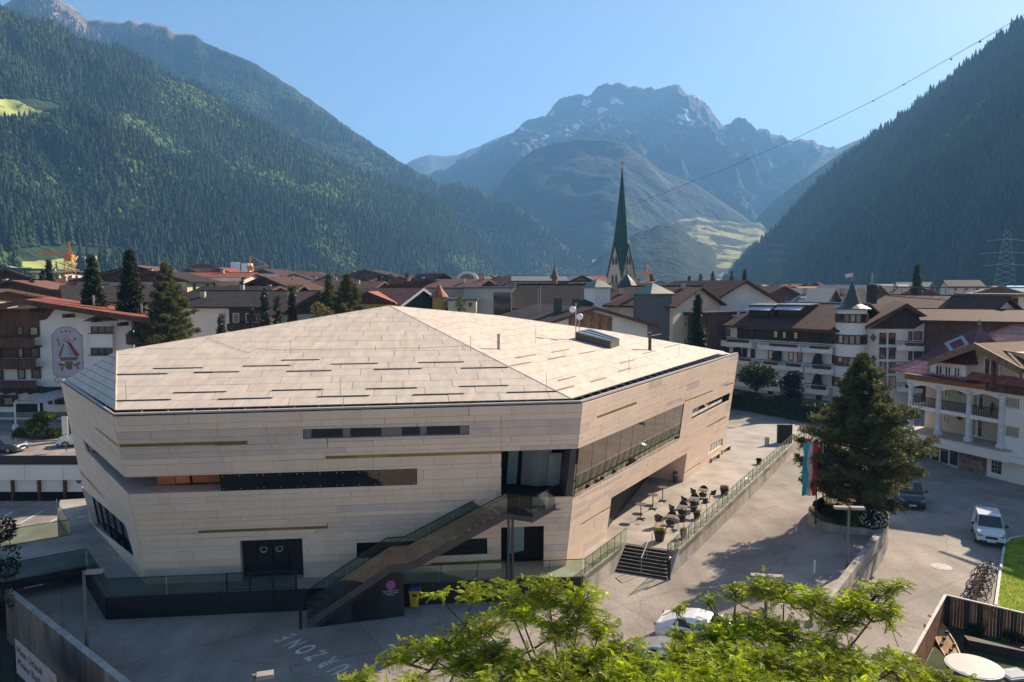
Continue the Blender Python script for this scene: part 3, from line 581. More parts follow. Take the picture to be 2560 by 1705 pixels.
def flight(a, b, n):
    for i in range(n):
        t0_, t1_ = i / n, (i + 1) / n; u = a[0] + (b[0] - a[0]) * t0_; u2 = a[0] + (b[0] - a[0]) * t1_; z = a[1] + (b[1] - a[1]) * t1_ + hs - .12
        MB().obox(SP.pt(u, z) + prp * .07, dirp * (u2 - u), prp * 1.27, V((0, 0, .05))).build('tread', dsteel, stair)
flight(bot[0], L1, 15); flight(L2, SE, 13)
MB().obox(SP.pt(L1[0], L1[1] + hs - .1) + prp * .07, dirp * (L2[0] - L1[0]), prp * 1.27, V((0, 0, .08))).build('landing', dsteel, stair)
for k in (0.03, 1.38):
    tops = [(p[0], p[1] + hs + 1.0) for p in bot]; bts = [(p[0], p[1] + hs - .02) for p in bot]
    for i in range(3):
        n = (8, 2, 8)[i] if k < 1 else (4, 1, 4)[i]
        for j in range(n):
            f = lambda q, t: (q[i][0] + (q[i + 1][0] - q[i][0]) * t, q[i][1] + (q[i + 1][1] - q[i][1]) * t)
            a, b, c, d = f(bts, j / n), f(bts, (j + .985) / n), f(tops, (j + .985) / n), f(tops, j / n)
            MB().prism([SP.pt(*q) + prp * k for q in (a, b, c, d)], prp * .015).build('glass_pane', glassmat('stair_glass', (.62, .66, .6), .13) if k < 1 else darkrail, stair)
    for zz_ in (0, -.22) if k < 1 else (0,):
        MB().path([SP.pt(t_[0], t_[1] + zz_ + .02) + prp * (k + (.1 if zz_ else 0)) for t_ in tops], .028).build('handrail', blackm, stair)
MB().box(S0 + V((.0, 0, .6)), (.14, .1, 1.2), math.atan2(dirp.y, dirp.x)).build('newel_post', blackm, stair)
# boarded under-stair box
nb = 22; ue = SP.inv(1010, 1500)[0]
for i in range(nb):
    u0 = .9 + (ue - .9) * i / nb; u1 = .9 + (ue - .9) * (i + 1) / nb - .025
    zt = lambda u: (bot[0][1] + (L1[1] - bot[0][1]) * min(1, (u - bot[0][0]) / (L1[0] - bot[0][0]))) - .02
    MB().prism([SP.pt(u0, 0), SP.pt(u1, 0), SP.pt(u1, zt(u1)), SP.pt(u0, zt(u0))], prp * (.05 + .02 * (i % 2))).build('cladding_board', mat('board_black', (.028, .027, .028), .6, .2), stair)
MB().prism([SP.pt(.9, 0), SP.pt(ue, 0), SP.pt(ue, L1[1] - .05), SP.pt(L1[0], L1[1] - .05)][:4], prp * 1.3).build('under_stair_box', blackm, stair)
# balcony at the stair head
bz = S3.z + .3
bp = [SP.pt(SE[0], bz), G(1332, 1293, bz), G(1422, 1243, bz), FR.pt(FR.U - .3, FR.inv(1430, 1240)[1], -.2), FR.pt(FR.inv(1253, 1240)[0], FR.inv(1253, 1240)[1], -.2), SP.pt(SE[0], bz) + prp * 1.5]
for q in bp: q.z = bz
MB().prism(bp, (0, 0, -.3)).build('balcony_floor', dsteel, stair)
for i in range(2):
    a, b = bp[i], bp[i + 1]; n = 3 if i else 2
    for j in range(n):
        p, q = a.lerp(b, j / n), a.lerp(b, (j + .98) / n); MB().prism([p, q, q + V((0, 0, 1.1)), p + V((0, 0, 1.1))], (0, .015, 0)).build('glass_pane', railglass if i else smoke, stair)
    MB().tube(a + V((0, 0, 1.1)), b + V((0, 0, 1.1)), .025).build('handrail', blackm, stair)
for x in (1266.5, 1276): q = G(x, 1470, .3); q = V((SP.pt(SE[0]).x, 0, 0)) if False else q
for k in (0.12, .36):
    q = SP.pt(SE[0] - .05, 0) + dirp * k; MB().tube(V((q.x, q.y, 0)), V((q.x, q.y, bz - .3)), .07, n=8).build('column', dsteel, stair)
# no-parking sign on the boards
sc = SP.inv(976.5, 1462); t = thing('no_parking_sign', 'round red and blue no stopping sign with white text on the stair boards', 'sign', SP.pt(sc[0], sc[1], .03)[:])
redp, bluep = mat('sign_red', (.55, .03, .03), .4, .05), mat('sign_blue', (.03, .14, .5), .4, .05)
def disc(sf, c, r, off, th, m, par, name, n=24): MB().frus([[sf.pt(c[0] + r * math.cos(i * 2 * math.pi / n), c[1] + r * math.sin(i * 2 * math.pi / n), o) for i in range(n)] for o in (off, off + th)]).build(name, m, par)
def nopark(sf, sc, r, par, off=.02):
    disc(sf, sc, r, off, .02, redp, par, 'sign_rim'); disc(sf, sc, r * .78, off + .021, .005, bluep, par, 'sign_face')
    for an in (45, -45):
        c_, s_ = math.cos(R(an)), math.sin(R(an)); w_ = r * .09; L0 = r * .8
        fill(sf, [(sc[0] + c_ * a - s_ * b, sc[1] + s_ * a + c_ * b) for a, b in ((-L0, -w_), (L0, -w_), (L0, w_), (-L0, w_))], redp, par, 'sign_bar', off + .027, .004)
nopark(SP, sc, .25, t)
def text(s, m, par, name, o, eu, ev, size, ext=.004, align='CENTER', sx=1.0, bold=0.0):
    c = bpy.data.curves.new(name, 'FONT'); c.body = s; c.size = size; c.extrude = ext; c.offset = bold; c.align_x = align; c.materials.append(m); c.resolution_u = 2
    ob = bpy.data.objects.new(name, c); COL.objects.link(ob); eu = V(eu).normalized(); n_ = eu.cross(V(ev)).normalized(); e2 = n_.cross(eu)
    M_ = Matrix(((eu.x * sx, e2.x, n_.x, o[0]), (eu.y * sx, e2.y, n_.y, o[1]), (eu.z * sx, e2.z, n_.z, o[2]), (0, 0, 0, 1)))
    bpy.context.view_layer.update(); me = bpy.data.meshes.new_from_object(ob); bpy.data.objects.remove(ob); me.transform(M_); me.name = name
    if par: me.vertices.foreach_set('co', np.array(toloc([v.co[:] for v in me.vertices], par), dtype=np.float32).ravel())
    ob = bpy.data.objects.new(name, me); COL.objects.link(ob); ob.parent = par; me.update(); return ob
for i, (s_, sz) in enumerate((('Feuerwehrzone', .13), ('HALTEN UND PARKEN', .075), ('VERBOTEN', .075))):
    text(s_, paint, t, 'sign_text', SP.pt(sc[0], sc[1] - .36 - .1 * i, .03), dirp, (0, 0, 1), sz)
# ------------------------------------------------------------------ mountains
from mathutils import noise as mnoise
def fbm(x, y, z=0.0, o=5):
    return mnoise.fractal(V((x, y, z)), 1.0, 2.0, o)
def ridged(x, y, z=0.0):
    return mnoise.ridged_multi_fractal(V((x, y, z)), 0.9, 2.1, 5, 1.0, 2.0)
def interp(pts, x):
    for a, b in zip(pts[:-1], pts[1:]):
        if a[0] <= x <= b[0]: t = (x - a[0]) / (b[0] - a[0]); return [a[i] + (b[i] - a[i]) * t for i in range(1, len(a))]
    return list(pts[0][1:]) if x < pts[0][0] else list(pts[-1][1:])
def mountain(name, ridge, base, nx, nt, m, amp, fsc, seed, label=None, ridge_jit=0.0, rough=0.35, px0=None, px1=None):
    """ridge: (px, py, Y); base: (px, py, Y) polylines in picture terms fix real points; the slope between gets relief; a rear face falls away behind the ridge"""
    x0 = ridge[0][0] if px0 is None else px0; x1 = ridge[-1][0] if px1 is None else px1; vs = []; nb = max(6, nt // 5)
    for i in range(nx + 1):
        x = x0 + (x1 - x0) * i / nx; ry, rY = interp(ridge, x); by, bY = interp(base, x)
        ry += ridge_jit * (fbm(x * 0.03, seed * 7.7, 0.0, 6) + .25 * fbm(x * .2, seed, 0, 4))
        P1 = A(x, ry, rY); P0 = A(x, by, bY); hgt = max(5.0, P1.z - P0.z)
        for j in range(nt + 1):
            t = j / nt; p = P0.lerp(P1, t)
            q = fbm(p.x * fsc, p.y * fsc, p.z * fsc * 0.6 + seed, 6) ; g = ridged(p.x * fsc * 0.8 + 9, p.y * fsc * 0.8, p.z * fsc * .25 + seed) - 1.0
            wgt = math.sin(math.pi * min(1, t * 1.02)) ** 0.6 if t < 1 else 0.0
            d = (q * (1 - rough) + g * rough) * amp * min(hgt, 900) * wgt
            n = V((0.0, -0.75, 0.65)); p = p + n * d
            vs.append(p[:])
        for j in range(1, nb + 1):
            t = j / nb; vs.append((P1.x * (1 + .25 * t), P1.y + hgt * 1.3 * t, P1.z - (P1.z + 10) * t))
    b = nt + 1 + nb; a = np.arange(nx)[:, None] * b + np.arange(b - 1)[None, :]; a = a.ravel()
    f = np.stack([a, a + b, a + b + 1, a + 1], 1)
    o = npmesh(name, vs, f, m); o.data.polygons.foreach_set('use_smooth', [True] * len(f)); return tag(o, kind='structure'), nt, b
def landmat(name, forest, meadow, rock=None, mscale=0.004, mthr=0.58, rockz=None, snow=False, mlo=None, mhi=None, fsc=0.06, bd=7.0):
    m = bpy.data.materials.new(name); m.use_nodes = True; n = m.node_tree; L = n.links; p = n.nodes['Principled BSDF']; p.inputs['Roughness'].default_value = 0.95; p.inputs['Specular IOR Level'].default_value = 0.1
    g = n.nodes.new('ShaderNodeNewGeometry'); sp = n.nodes.new('ShaderNodeSeparateXYZ'); L.new(g.outputs['Position'], sp.inputs[0])
    def nz(sc, det=5):
        a = n.nodes.new('ShaderNodeTexNoise'); a.inputs['Scale'].default_value = sc; a.inputs['Detail'].default_value = det; L.new(g.outputs['Position'], a.inputs[0]); return a.outputs[0]
    def ramp(x, a, b, lo=0, hi=1):
        r = n.nodes.new('ShaderNodeMapRange'); r.inputs[1].default_value = a; r.inputs[2].default_value = b; r.inputs[3].default_value = lo; r.inputs[4].default_value = hi; L.new(x, r.inputs[0]); return r.outputs[0]
    def mix(f, a, b):
        x = n.nodes.new('ShaderNodeMix'); x.data_type = 'RGBA'
        L.new(f, x.inputs[0])
        for i, v in ((6, a), (7, b)):
            if isinstance(v, tuple): x.inputs[i].default_value = (*v, 1)
            else: L.new(v, x.inputs[i])
        return x.outputs[2]
    def mul(a, b):
        x = n.nodes.new('ShaderNodeMath'); x.operation = 'MULTIPLY'; L.new(a, x.inputs[0]); L.new(b, x.inputs[1]); return x.outputs[0]
    c = mix(ramp(nz(fsc, 8), 0.35, 0.65), tuple(v * .55 for v in forest), tuple(min(1, v * 1.5) for v in forest))
    mf = ramp(nz(mscale, 4), mthr, mthr + 0.03)
    if mlo is not None: mf = mul(mf, mul(ramp(sp.outputs[2], mlo - 15, mlo), ramp(sp.outputs[2], mhi, mhi + 40, 1, 0)))
    mc = mix(ramp(nz(mscale * 4, 3), .4, .6), meadow, tuple(v * .6 for v in meadow))
    c = mix(mf, c, mc)
    if rock:
        zn = n.nodes.new('ShaderNodeMath'); zn.operation = 'MULTIPLY_ADD'; L.new(nz(.004, 6), zn.inputs[0]); zn.inputs[1].default_value = rockz * .9; L.new(sp.outputs[2], zn.inputs[2])
        rf = ramp(zn.outputs[0], rockz * 1.35, rockz * 1.55); rc = mix(ramp(nz(.02, 8), .4, .62), tuple(v * .6 for v in rock), rock); c = mix(rf, c, rc)
        if snow:
            sf_ = mul(ramp(nz(.006, 5), .66, .68), ramp(sp.outputs[2], rockz * 1.02, rockz * 1.1)); c = mix(sf_, c, (.8, .82, .85))
    L.new(c, p.inputs['Base Color'])
    b = n.nodes.new('ShaderNodeBump'); b.inputs['Strength'].default_value = 0.9; b.inputs['Distance'].default_value = bd; L.new(nz(fsc * 1.2, 8), b.inputs['Height']); L.new(b.outputs[0], p.inputs['Normal']); return m
forest1 = landmat('slope_near', (0.024, 0.042, 0.018), (0.14, 0.19, 0.045), mscale=.006, mthr=.64)
forest2 = landmat('slope_mid', (0.022, 0.038, 0.02), (0.12, 0.16, 0.06), rock=(.26, .20, .17), rockz=1010, mscale=.004, mthr=.66)
forest3 = landmat('slope_far', (0.028, 0.045, 0.026), (0.15, 0.17, 0.07), rock=(.115, .095, .085), rockz=820, snow=True, mscale=.003, mthr=.64, fsc=.012, bd=45)
forestR = landmat('slope_right', (0.035, 0.055, 0.03), (0.06, 0.08, 0.04), mscale=.004, mthr=.7)
valley = landmat('valley_floor', (0.024, 0.042, 0.022), (0.34, 0.33, 0.15), mscale=.009, mthr=.51, fsc=.03)
def zp(l, s=1.8398, dx=0): return [(x / s + dx, y / s) for x, y in l]
def withY(l, fy): return [(x, y, fy(x)) for x, y in l]
near = [(-330, -190)] + zp([(0, 65), (110, 130), (240, 185), (330, 200), (440, 230), (560, 240), (640, 280), (720, 325), (800, 370), (880, 398), (960, 440), (1040, 500), (1140, 560), (1260, 610), (1330, 655), (1400, 690), (1530, 750), (1640, 800), (1760, 850), (1880, 890), (2000, 930), (2080, 990), (2140, 1060), (2220, 1130), (2300, 1200), (2360, 1290)])
near = withY(near, lambda x: 1700 + 300 * max(0, x) / 1280)
nearb = [(-330, 690, 560), (0, 668, 600), (300, 682, 760), (600, 702, 950), (900, 704, 1250), (1283, 704, 1700)]
slope, nt1, b1_ = mountain('near_forest_slope', near, nearb, 300, 80, forest1, 0.30, 0.0019, 3.3, ridge_jit=3)
second = [(-330, -160), (-60, -60), (0, 20), (40, -8), (80, -40), (110, -30), (158, 3), (200, 32), (219, 50), (250, 49), (293, 57), (330, 50), (350, 58), (373, 55), (400, 68), (418, 65), (435, 84), (470, 83), (490, 86), (511, 106), (570, 130), (640, 158), (696, 196), (728, 217), (772, 245), (815, 277), (864, 315), (924, 353), (1005, 408), (1060, 437), (1115, 462), (1152, 456), (1196, 473), (1250, 505), (1280, 506), (1313, 527), (1361, 565), (1405, 609), (1443, 636), (1470, 658), (1500, 700)]
second = withY(second, lambda x: 3000 - 700 * sm(x, 900, 1400))
secb = [(-330, 690, 1750), (900, 704, 1900), (1500, 708, 1950)]
slope2, nt2, b2_ = mountain('second_forest_slope', second, secb, 300, 60, forest2, 0.26, 0.0014, 8.1, ridge_jit=4)
cen = zp([(-700, 640), (0, 612), (80, 560), (170, 515), (220, 455), (270, 440), (360, 435), (400, 395), (440, 373), (500, 388), (560, 395), (620, 400), (680, 408), (720, 400), (765, 385), (800, 425), (850, 440), (900, 490), (940, 550), (965, 580), (990, 570), (1035, 535), (1070, 570), (1100, 600), (1160, 603), (1210, 620), (1300, 650), (1380, 647), (1440, 665), (1500, 690), (1620, 760), (1900, 900)], dx=1280)
cen[0] = (1015, 450); cen.insert(1, (1100, 432))
cen = withY(cen, lambda x: 5200)
cen_o, _, _ = mountain('central_rocky_mountain', cen, [(1015, 640, 3300), (2400, 640, 3300)], 520, 120, forest3, 0.34, 0.0021, 2.7, ridge_jit=9, rough=.75)
farl = withY([(960, 440), (1014, 410), (1030, 400), (1071, 386), (1115, 390), (1147, 387), (1175, 372), (1201, 364), (1239, 345), (1280, 334), (1400, 330), (1500, 420)], lambda x: 6600)
mountain('far_left_mountain', farl, [(960, 560, 4600), (1500, 560, 4600)], 90, 30, forest3, 0.1, 0.0012, 5.5, ridge_jit=2)
farr = withY([(1980, 420), (2095, 371), (2130, 355), (2165, 341), (2193, 333), (2260, 320), (2400, 380)], lambda x: 4600)
mountain('far_right_mountain', farr, [(1980, 560, 3300), (2400, 560, 3300)], 60, 30, forest3, 0.08, 0.0012, 6.5, ridge_jit=2)
dome = withY([(1150, 660), (1220, 500), (1280, 418), (1334, 375), (1378, 358), (1443, 347), (1514, 347), (1562, 358), (1606, 391), (1660, 430), (1742, 462), (1823, 516), (1872, 549), (1900, 580), (2000, 640)], lambda x: 3300)
mountain('central_forest_dome', dome, [(1150, 700, 2300), (2000, 700, 2300)], 130, 60, forest2 if False else landmat('dome_forest', (.014, .024, .018), (.10, .115, .06), mscale=.004, mthr=.65, fsc=.03, bd=16), 0.22, 0.0022, 4.4, ridge_jit=2)
rs2 = withY([(1840, 620), (1894, 543), (1932, 505), (1986, 462), (2041, 424), (2095, 386), (2150, 353), (2200, 333), (2400, 250)], lambda x: 2900)
mountain('second_right_slope', rs2, [(1840, 700, 2200), (2400, 700, 1900)], 100, 40, landmat('slope_right_far', (.04, .062, .032), (.12, .15, .06), mscale=.005, mthr=.63), 0.1, 0.0018, 1.4, ridge_jit=2)
vall = withY([(1480, 640), (1560, 600), (1640, 590), (1700, 548), (1742, 540), (1800, 552), (1860, 558), (1900, 556), (1960, 590), (2060, 640)], lambda x: 2700)
vall_o, _, _ = mountain('valley_meadows', vall, [(1400, 712, 1500), (2100, 712, 1500)], 120, 50, valley, 0.09, 0.003, 9.4, ridge_jit=3)
hill = withY([(1420, 700), (1500, 640), (1573, 592), (1606, 576), (1655, 560), (1693, 565), (1726, 592), (1769, 614), (1790, 636), (1830, 700)], lambda x: 1900)
mountain('wooded_knoll', hill, [(1420, 712, 1500), (1830, 712, 1500)], 70, 30, landmat('knoll_forest', (.018, .032, .018), (.10, .12, .05), mscale=.01, mthr=.68, bd=10), 0.2, 0.004, 3.9, ridge_jit=4)
right = withY([(1800, 712)] + [(x / 1.8398 + 1280, y / 1.8398) for x, y in ((1000, 1255), (1100, 1150), (1200, 1080), (1270, 990), (1330, 930), (1400, 860), (1480, 790), (1560, 720), (1640, 650), (1720, 600), (1800, 540), (1860, 490), (1960, 410), (2050, 340), (2120, 290), (2200, 220), (2260, 180), (2310, 130), (2355, 100), (2600, -60), (2950, -260))], lambda x: 1900 - 500 * (x - 1800) / 760)
slopeR, nt3, b3_ = mountain('right_forest_slope', right, [(1800, 716, 1500), (2250, 714, 800), (2560, 714, 560), (2900, 714, 450)], 200, 60, forestR, 0.16, 0.0022, 7.3, ridge_jit=3)
# ------------------------------------------------------------------ forest on the slopes
def cone_tree(name, h, r, m, n=6, lay=4, seed=0, round_=False):
    q = random.Random(seed); mb = MB()
    if not round_:
        for k in range(lay):
            z0 = h * (0.08 + .86 * k / lay); z1 = h * (.08 + .92 * (k + 1.5) / (lay + .5)); rr = r * (1 - k / lay) ** .8 + .04 * r; z1 = min(z1, h)
            ring = [(rr * (1 + q.uniform(-.25, .2)) * math.cos(2 * math.pi * i / n + k), rr * (1 + q.uniform(-.25, .2)) * math.sin(2 * math.pi * i / n + k), z0 + q.uniform(-.04, .04) * h) for i in range(n)]
            mb.add(ring + [(0, 0, z1)], [(i, (i + 1) % n, n) for i in range(n)])
    else:
        for k in range(7):
            c = V((q.uniform(-.35, .35) * r, q.uniform(-.35, .35) * r, h * (.35 + .4 * q.random()))); s_ = r * q.uniform(.45, .7)
            ring = lambda z, f: [c + V((s_ * f * math.cos(i * math.pi / 3 + k), s_ * f * math.sin(i * math.pi / 3 + k), z * s_)) for i in range(6)]
            mb.frus([ring(-.8, .4), ring(-.2, 1), ring(.5, .8), ring(.95, .15)])
    me = bpy.data.meshes.new(name); me.from_pydata(mb.v, [], mb.f); me.materials.append(m); me.update(); return me
def treemat(name, c1, c2):
    m = bpy.data.materials.new(name); m.use_nodes = True; n = m.node_tree; L = n.links; p = n.nodes['Principled BSDF']; p.inputs['Roughness'].default_value = .9; p.inputs['Specular IOR Level'].default_value = .1
    g = n.nodes.new('ShaderNodeNewGeometry'); a = n.nodes.new('ShaderNodeAttribute'); a.attribute_type = 'INSTANCER'; a.attribute_name = 'tint'
    x = n.nodes.new('ShaderNodeMix'); x.data_type = 'RGBA'; L.new(a.outputs['Fac'], x.inputs[0]); x.inputs[6].default_value = (*c1, 1); x.inputs[7].default_value = (*c2, 1)
    L.new(x.outputs[2], p.inputs['Base Color']); return m
tm1 = treemat('spruce_green', (.015, .030, .016), (.075, .105, .036)); tm2 = treemat('leafy_green', (.065, .11, .028), (.16, .215, .05))
def instancer(name, pts, scl, tint, me, mlist):
    """points mesh + geometry nodes instancing one tree mesh"""
    m = bpy.data.meshes.new(name); m.vertices.add(len(pts)); m.vertices.foreach_set('co', np.asarray(pts, dtype=np.float32).ravel())
    for nm, dat in (('scl', scl), ('tint', tint)):
        at = m.attributes.new(nm, 'FLOAT', 'POINT'); at.data.foreach_set('value', np.asarray(dat, dtype=np.float32))
    rt = m.attributes.new('rz', 'FLOAT', 'POINT'); rt.data.foreach_set('value', np.random.RandomState(4).uniform(0, 6.28, len(pts)).astype(np.float32))
    o = bpy.data.objects.new(name, m); COL.objects.link(o); src = bpy.data.objects.new(name + '_shape', me)
    ng = bpy.data.node_groups.new(name, 'GeometryNodeTree'); ng.interface.new_socket('Geometry', in_out='INPUT', socket_type='NodeSocketGeometry'); ng.interface.new_socket('Geometry', in_out='OUTPUT', socket_type='NodeSocketGeometry')
    N = ng.nodes; Lk = ng.links; gi = N.new('NodeGroupInput'); go = N.new('NodeGroupOutput'); ip = N.new('GeometryNodeInstanceOnPoints'); oi = N.new('GeometryNodeObjectInfo'); oi.inputs['Object'].default_value = src; oi.inputs['As Instance'].default_value = True
    na = N.new('GeometryNodeInputNamedAttribute'); na.data_type = 'FLOAT'; na.inputs['Name'].default_value = 'scl'
    nr = N.new('GeometryNodeInputNamedAttribute'); nr.data_type = 'FLOAT'; nr.inputs['Name'].default_value = 'rz'; cx = N.new('ShaderNodeCombineXYZ'); Lk.new(nr.outputs[0], cx.inputs[2])
    mp = N.new('GeometryNodeMeshToPoints'); Lk.new(gi.outputs[0], mp.inputs[0])
    Lk.new(mp.outputs[0], ip.inputs['Points']); Lk.new(oi.outputs['Geometry'], ip.inputs['Instance']); Lk.new(na.outputs[0], ip.inputs['Scale']); Lk.new(cx.outputs[0], ip.inputs['Rotation']); Lk.new(ip.outputs[0], go.inputs[0])
    md = o.modifiers.new('trees', 'NODES'); md.node_group = ng; return tag(o, kind='stuff')
def scatter(ob, nx, nt, b, count, hmin, hmax, name, seed, dec=0.12, tmin=0.0, tmax=1.0, label=None, clear=(), decz=0.35):
    co = np.empty(len(ob.data.vertices) * 3, dtype=np.float32); ob.data.vertices.foreach_get('co', co); co = co.reshape(nx + 1, b, 3)
    r = np.random.RandomState(seed); n = int(count * 1.6)
    # weight cells by picture area
    c = co[:, :nt + 1]; Y = np.maximum(c[..., 1], 1); sx = c[..., 0] / Y; sz = c[..., 2] / Y
    dx = np.abs(sx[1:, :-1] - sx[:-1, :-1]) + 1e-5; dz = np.abs(sz[:-1, 1:] - sz[:-1, :-1]) + 2e-4
    wgt = (dx * dz * (Y[:-1, :-1] / 1000.) ** .9); t_ = np.arange(nt) / nt; wgt = wgt * ((t_ >= tmin) & (t_ <= tmax))[None, :]
    wgt = (wgt / wgt.sum()).ravel(); idx = r.choice(len(wgt), n, p=wgt); i, j = idx // nt, idx % nt; fu, fv = r.rand(n)[:, None], r.rand(n)[:, None]
    p = (c[i, j] * (1 - fu) + c[i + 1, j] * fu) * (1 - fv) + (c[i, j + 1] * (1 - fu) + c[i + 1, j + 1] * fu) * fv
    nv = np.array([mnoise.fractal(V((float(a[0]) * .004, float(a[1]) * .004, float(a[2]) * .004 + seed)), 1, 2, 4) for a in p])
    px_ = CX + F * p[:, 0] / p[:, 1]; py_ = 712 - F * (p[:, 2] - HC) / p[:, 1]
    keep = np.ones(n, bool)
    for (ax, ay, rx, ry) in clear: keep &= ((px_ - ax) / rx) ** 2 + ((py_ - ay) / ry) ** 2 > 1
    p, nv = p[keep][:count], nv[keep][:count]; n = len(p)
    isd = (nv + r.uniform(-.25, .25, n)) > decz
    sc = (hmin + (hmax * 1.12 - hmin) * r.rand(n) ** 1.3) * (1 - .35 * np.clip(nv, 0, 1)); nv2 = np.array([mnoise.fractal(V((float(a[0]) * .0016, float(a[1]) * .0016, float(a[2]) * .003 + seed * 3)), 1, 2, 3) for a in p]); tint = np.clip(r.rand(n) ** 2.2 * .6 + .9 * np.clip(nv2 + .1, 0, 1) + .25 * (nv > .15), 0, 1)
    p[:, 2] -= 1.0
    pre = label or name
    a = instancer(name + '_conifers', p[~isd], sc[~isd], tint[~isd], cone_tree('spruce_shape', 1, .2, tm1, seed=seed), None)
    bb = instancer(name + '_broadleaves', p[isd], sc[isd] * .62, tint[isd], cone_tree('leafy_shape', 1, .45, tm2, seed=seed, round_=True), None)
    return a, bb
mead = [(70, 292, 125, 34), (170, 645, 175, 30), (530, 295, 26, 10), (1080, 675, 35, 12)]
scatter(slope, 300, nt1, b1_, 60000, 9, 25, 'near_slope_forest', 2, clear=mead, decz=.33)
scatter(slope2, 300, nt2, b2_, 34000, 12, 26, 'second_slope_forest', 3, tmax=.93, decz=.42)
scatter(slopeR, 200, nt3, b3_, 24000, 13, 26, 'right_slope_forest', 5, decz=.7)
# meadows on the near slope
def meadow_patch(name, poly, col):
    """sheet laid 1.5 m over the slope, by casting on the slope mesh"""
    from mathutils.bvhtree import BVHTree
    dg = bpy.context.evaluated_depsgraph_get(); t = BVHTree.FromObject(slope, dg); vs = []; n = 28; fs = []
    xs = [p[0] for p in poly]; ys_ = [p[1] for p in poly]; g = {}
    for i in range(n + 1):
        for j in range(n + 1):
            x = min(xs) + (max(xs) - min(xs)) * i / n; y = min(ys_) + (max(ys_) - min(ys_)) * j / n
            d = ray(x, y); h = t.ray_cast(CAM, d); 
            if h[0] is None: continue
            g[i, j] = len(vs); vs.append((h[0] - d.normalized() * 2.0)[:])
    def inside(x, y):
        c = False; m_ = len(poly)
        for k in range(m_):
            (x1, y1), (x2, y2) = poly[k], poly[(k + 1) % m_]
            if (y1 > y) != (y2 > y) and x < (x2 - x1) * (y - y1) / (y2 - y1) + x1: c = not c
        return c
    for i in range(n):
        for j in range(n):
            x = min(xs) + (max(xs) - min(xs)) * (i + .5) / n; y = min(ys_) + (max(ys_) - min(ys_)) * (j + .5) / n
            if inside(x, y) and all(k in g for k in ((i, j), (i + 1, j), (i + 1, j + 1), (i, j + 1))):
                q = [g[i, j], g[i + 1, j], g[i + 1, j + 1], g[i, j + 1]]; zz_ = [V(vs[k]).length for k in q]
                if max(zz_) - min(zz_) < 60: fs.append(q)
    return tag(npmesh(name, vs, fs, col), kind='structure') if fs else None
mm_ = mat('meadow', (.34, .38, .09), .95, .25, .02)
meadow_patch('upper_meadow', [(-10, 245), (40, 250), (90, 275), (180, 292), (170, 300), (110, 296), (60, 290), (-10, 292)], mm_)
meadow_patch('lower_meadow', [(-10, 680), (40, 655), (130, 650), (220, 638), (300, 648), (345, 668), (345, 700), (-10, 700)], mm_)
# ------------------------------------------------------------------ haze
def haze():
    mb = MB(); x0, x1, y0, y1, z0, z1 = -5600, 6200, -300, 9200, -5, 1750
    mb.box(((x0 + x1) / 2, (y0 + y1) / 2, (z0 + z1) / 2), (x1 - x0, y1 - y0, z1 - z0))
    m = bpy.data.materials.new('haze'); m.use_nodes = True; n = m.node_tree; n.nodes.remove(n.nodes['Principled BSDF']); v = n.nodes.new('ShaderNodeVolumePrincipled')
    v.inputs['Color'].default_value = (0.23, 0.53, 1.0, 1); v.inputs['Density'].default_value = HAZE; v.inputs['Anisotropy'].default_value = 0.15
    n.links.new(v.outputs[0], n.nodes['Material Output'].inputs['Volume']); m.cycles.homogeneous_volume = True
    return mb.build('haze', m, kind='stuff')
HAZE = 1.35e-4
haze()
# ------------------------------------------------------------------ building tools
class Fac:                         # vertical facade plane through two picture points at given depths
    def __init__(s, x0, Y0, x1, Y1):
        a, b = A(x0, 712, Y0), A(x1, 712, Y1); a.z = b.z = 0; s.o = a; s.pl = Plane(a, b - a, V((0, 0, 1))); s.n = s.pl.n; s.L = (b - a).length
    def inv(s, x, y): return s.pl.inv(x, y)
    def pt(s, u, z, off=0.0): return s.pl.pt(u, z, off)
    def uz(s, u0, z0, u1, z1, o0, o1, name, m, par=None, **k):
        return MB().obox(s.pt(u0, z0, o0), s.pl.eu * (u1 - u0), V((0, 0, z1 - z0)), s.n * (o1 - o0)).build(name, m, par, **k)
    def r(s, x0, y0, x1, y1, o0, o1, name, m, par=None, **k):      # y0 top, y1 bottom, both read at x0
        a, b, c = s.inv(x0, y0), s.inv(x0, y1), s.inv(x1, y1); return s.uz(a[0], b[1], c[0], a[1], o0, o1, name, m, par, **k)
def window(fc, x0, y0, x1, y1, par, fm=None, pm=None, off=0.0, cols=1, uz=False):
    if uz: u0, z1, u1, z0 = x0, y0, x1, y1
    else:
        a, b, c = fc.inv(x0, y0), fc.inv(x0, y1), fc.inv(x1, y1); u0, z0, u1, z1 = a[0], b[1], c[0], a[1]
    fm = fm or darkw; pm = pm or pane; f = MB(); t = .09
    def bx(a, b, c, d): f.obox(fc.pt(a, b, off), fc.pl.eu * (c - a), V((0, 0, d - b)), fc.n * .1)
    bx(u0, z0, u1, z0 + t); bx(u0, z1 - t, u1, z1)
    for i in range(cols + 1): x = u0 + (u1 - u0 - t) * i / cols; bx(x, z0 + t, x + t, z1 - t)
    fo = f.build('window', fm, par)
    MB().obox(fc.pt(u0 + t, z0 + t, off + .01), fc.pl.eu * (u1 - u0 - 2 * t), V((0, 0, z1 - z0 - 2 * t)), fc.n * .03).build('pane', pm, fo)
    return fo
class Frm:                         # local facade frame for generated houses
    def __init__(s, o, eu): s.pl = Plane(o, eu, V((0, 0, 1))); s.n = s.pl.n
    pt = Fac.pt; uz = Fac.uz
